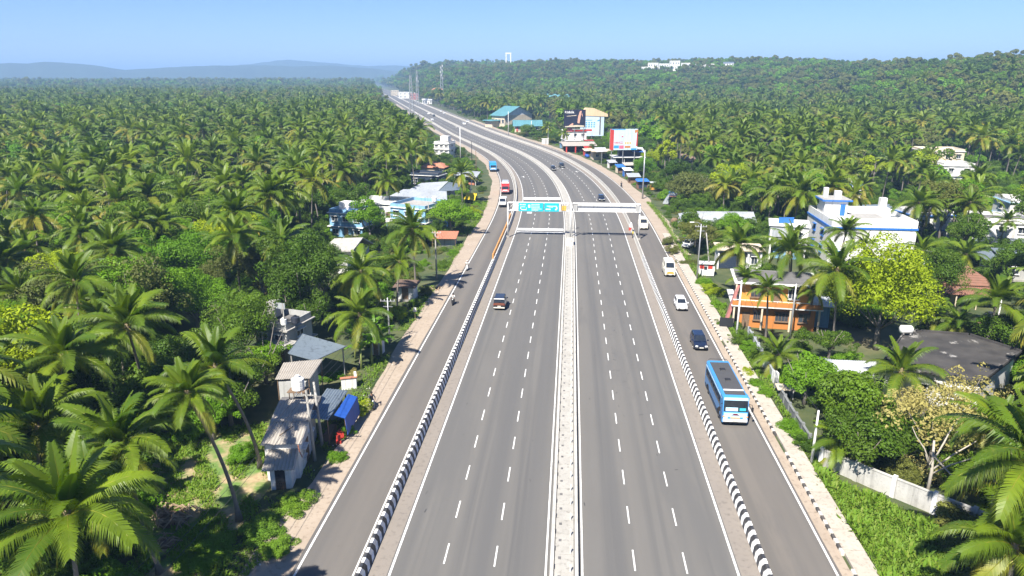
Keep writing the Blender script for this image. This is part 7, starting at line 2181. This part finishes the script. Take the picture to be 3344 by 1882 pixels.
heap(3120, 1450, 1.8, 'pile of pale dead fronds behind the compound wall', STRAW, k_=30)
# bare branches of the dry tree
t = thing('bare_tree', 'leaning bare tree with pale twisting branches over the dry scrub', 'tree', tuple(drop(3025, 1620)))
MB().tube([(0, 0, -.3), (.1, .1, 2.5), (-.1, .2, 5.2)], [.16, .13, .08], 7).build('trunk', M('pale_bark', (.45, .41, .34), .9, .3, 3), t, smooth=True)
for k, (dx, dy, dz) in enumerate(((3.2, -.4, 4.6), (4.2, .8, 5.6), (-1.8, .5, 6.2), (2.2, 1.4, 6.8), (-1.2, -1.0, 4.6), (3.6, -1.2, 3.4))):
    MB().tube([(0, .1, 2.2 + .35 * k), (dx * .4, dy * .4, dz * .72), (dx * .75, dy * .9, dz * .86), (dx, dy, dz)], [.08, .065, .045, .02], 5).build('branch', M('pale_bark', (.45, .41, .34)), t, smooth=True)
tag(MB().tube([(-2.4, 0, .18), (0, .1, .22), (2.6, -.1, .2)], [.17, .19, .16], 8).build('fallen_log', M('pale_bark', (.45, .41, .34)), loc=tuple(drop(3160, 1345))), 'pale fallen log lying by the black roof', 'log')
# the yellow band of the hut pole, and a small white wall stump
t = thing('wall_stump', 'curved white wall stump with a brown cap near the banana plants', 'wall', tuple(drop(1140, 1265)), R(20))
part(t, 'wall', (0, 0, 0), (1.6, .25, 1.3), WHITE, top=(1, .8)); part(t, 'wall', (.75, .6, 0), (.25, 1.2, 1.5), WHITE); part(t, 'cap', (0, 0, 1.3), (1.8, .4, .1), TERRA)
t = thing('sign_post', 'little white and pink signboard on a thin post at the verge', 'sign', tuple(drop(1356, 1045)))
MB().tube([(0, 0, -.2), (0, 0, 1.6)], .03, 5).build('post', STRAW, t); MB().box((0, -.03, 1.3), (.5, .05, .6), top=(.8, 1)).build('board', WHITE, t)

for (pa_, ha, pb_, hb, lab) in (((1273, 1120), 5.7, (1426, 912), 8.0, 'sagging wire from the grey pole to the wide cross-arm pole'), ((1426, 912), 8.0, (1402, 765), 6.8, 'wire from the wide cross-arm pole to the pole in the bright tree'), ((2404, 1108), 7.8, (2276, 912), 9.0, 'wire from the white pole to the double-headed light'), ((2404, 1108), 7.8, (2650, 1512), 5.0, 'wire above the footpath bushes'), ((2276, 912), 9.0, (2098, 650), 12.6, 'wire from the double-headed light to the tall street light')):
    q0, q1 = gp(*pa_), gp(*pb_)
    wire((q0.x, q0.y, ha), (q1.x, q1.y, hb), .9, lab)
LIT = M('litter', (.62, .60, .56), .7, .3, 3)
mb = MB()
for i in range(160):
    o_ = rs.choice([-20.6, -20.9, 21.6, 22.0]) + rs.normal(0, .5)
    x_, y_ = rp(float(o_), float(rs.uniform(36, 170)))
    s_ = rs.uniform(.05, .17)
    mb.box((x_, y_, .01 if abs(o_) < 21.4 else float(tz(x_, y_))), (s_, s_ * rs.uniform(.5, 1.2), s_ * .4), rs.uniform(0, 3), top=(.7, .6))
tag(mb.build('litter', LIT), 'scraps and stones scattered along the verges', kind='stuff')
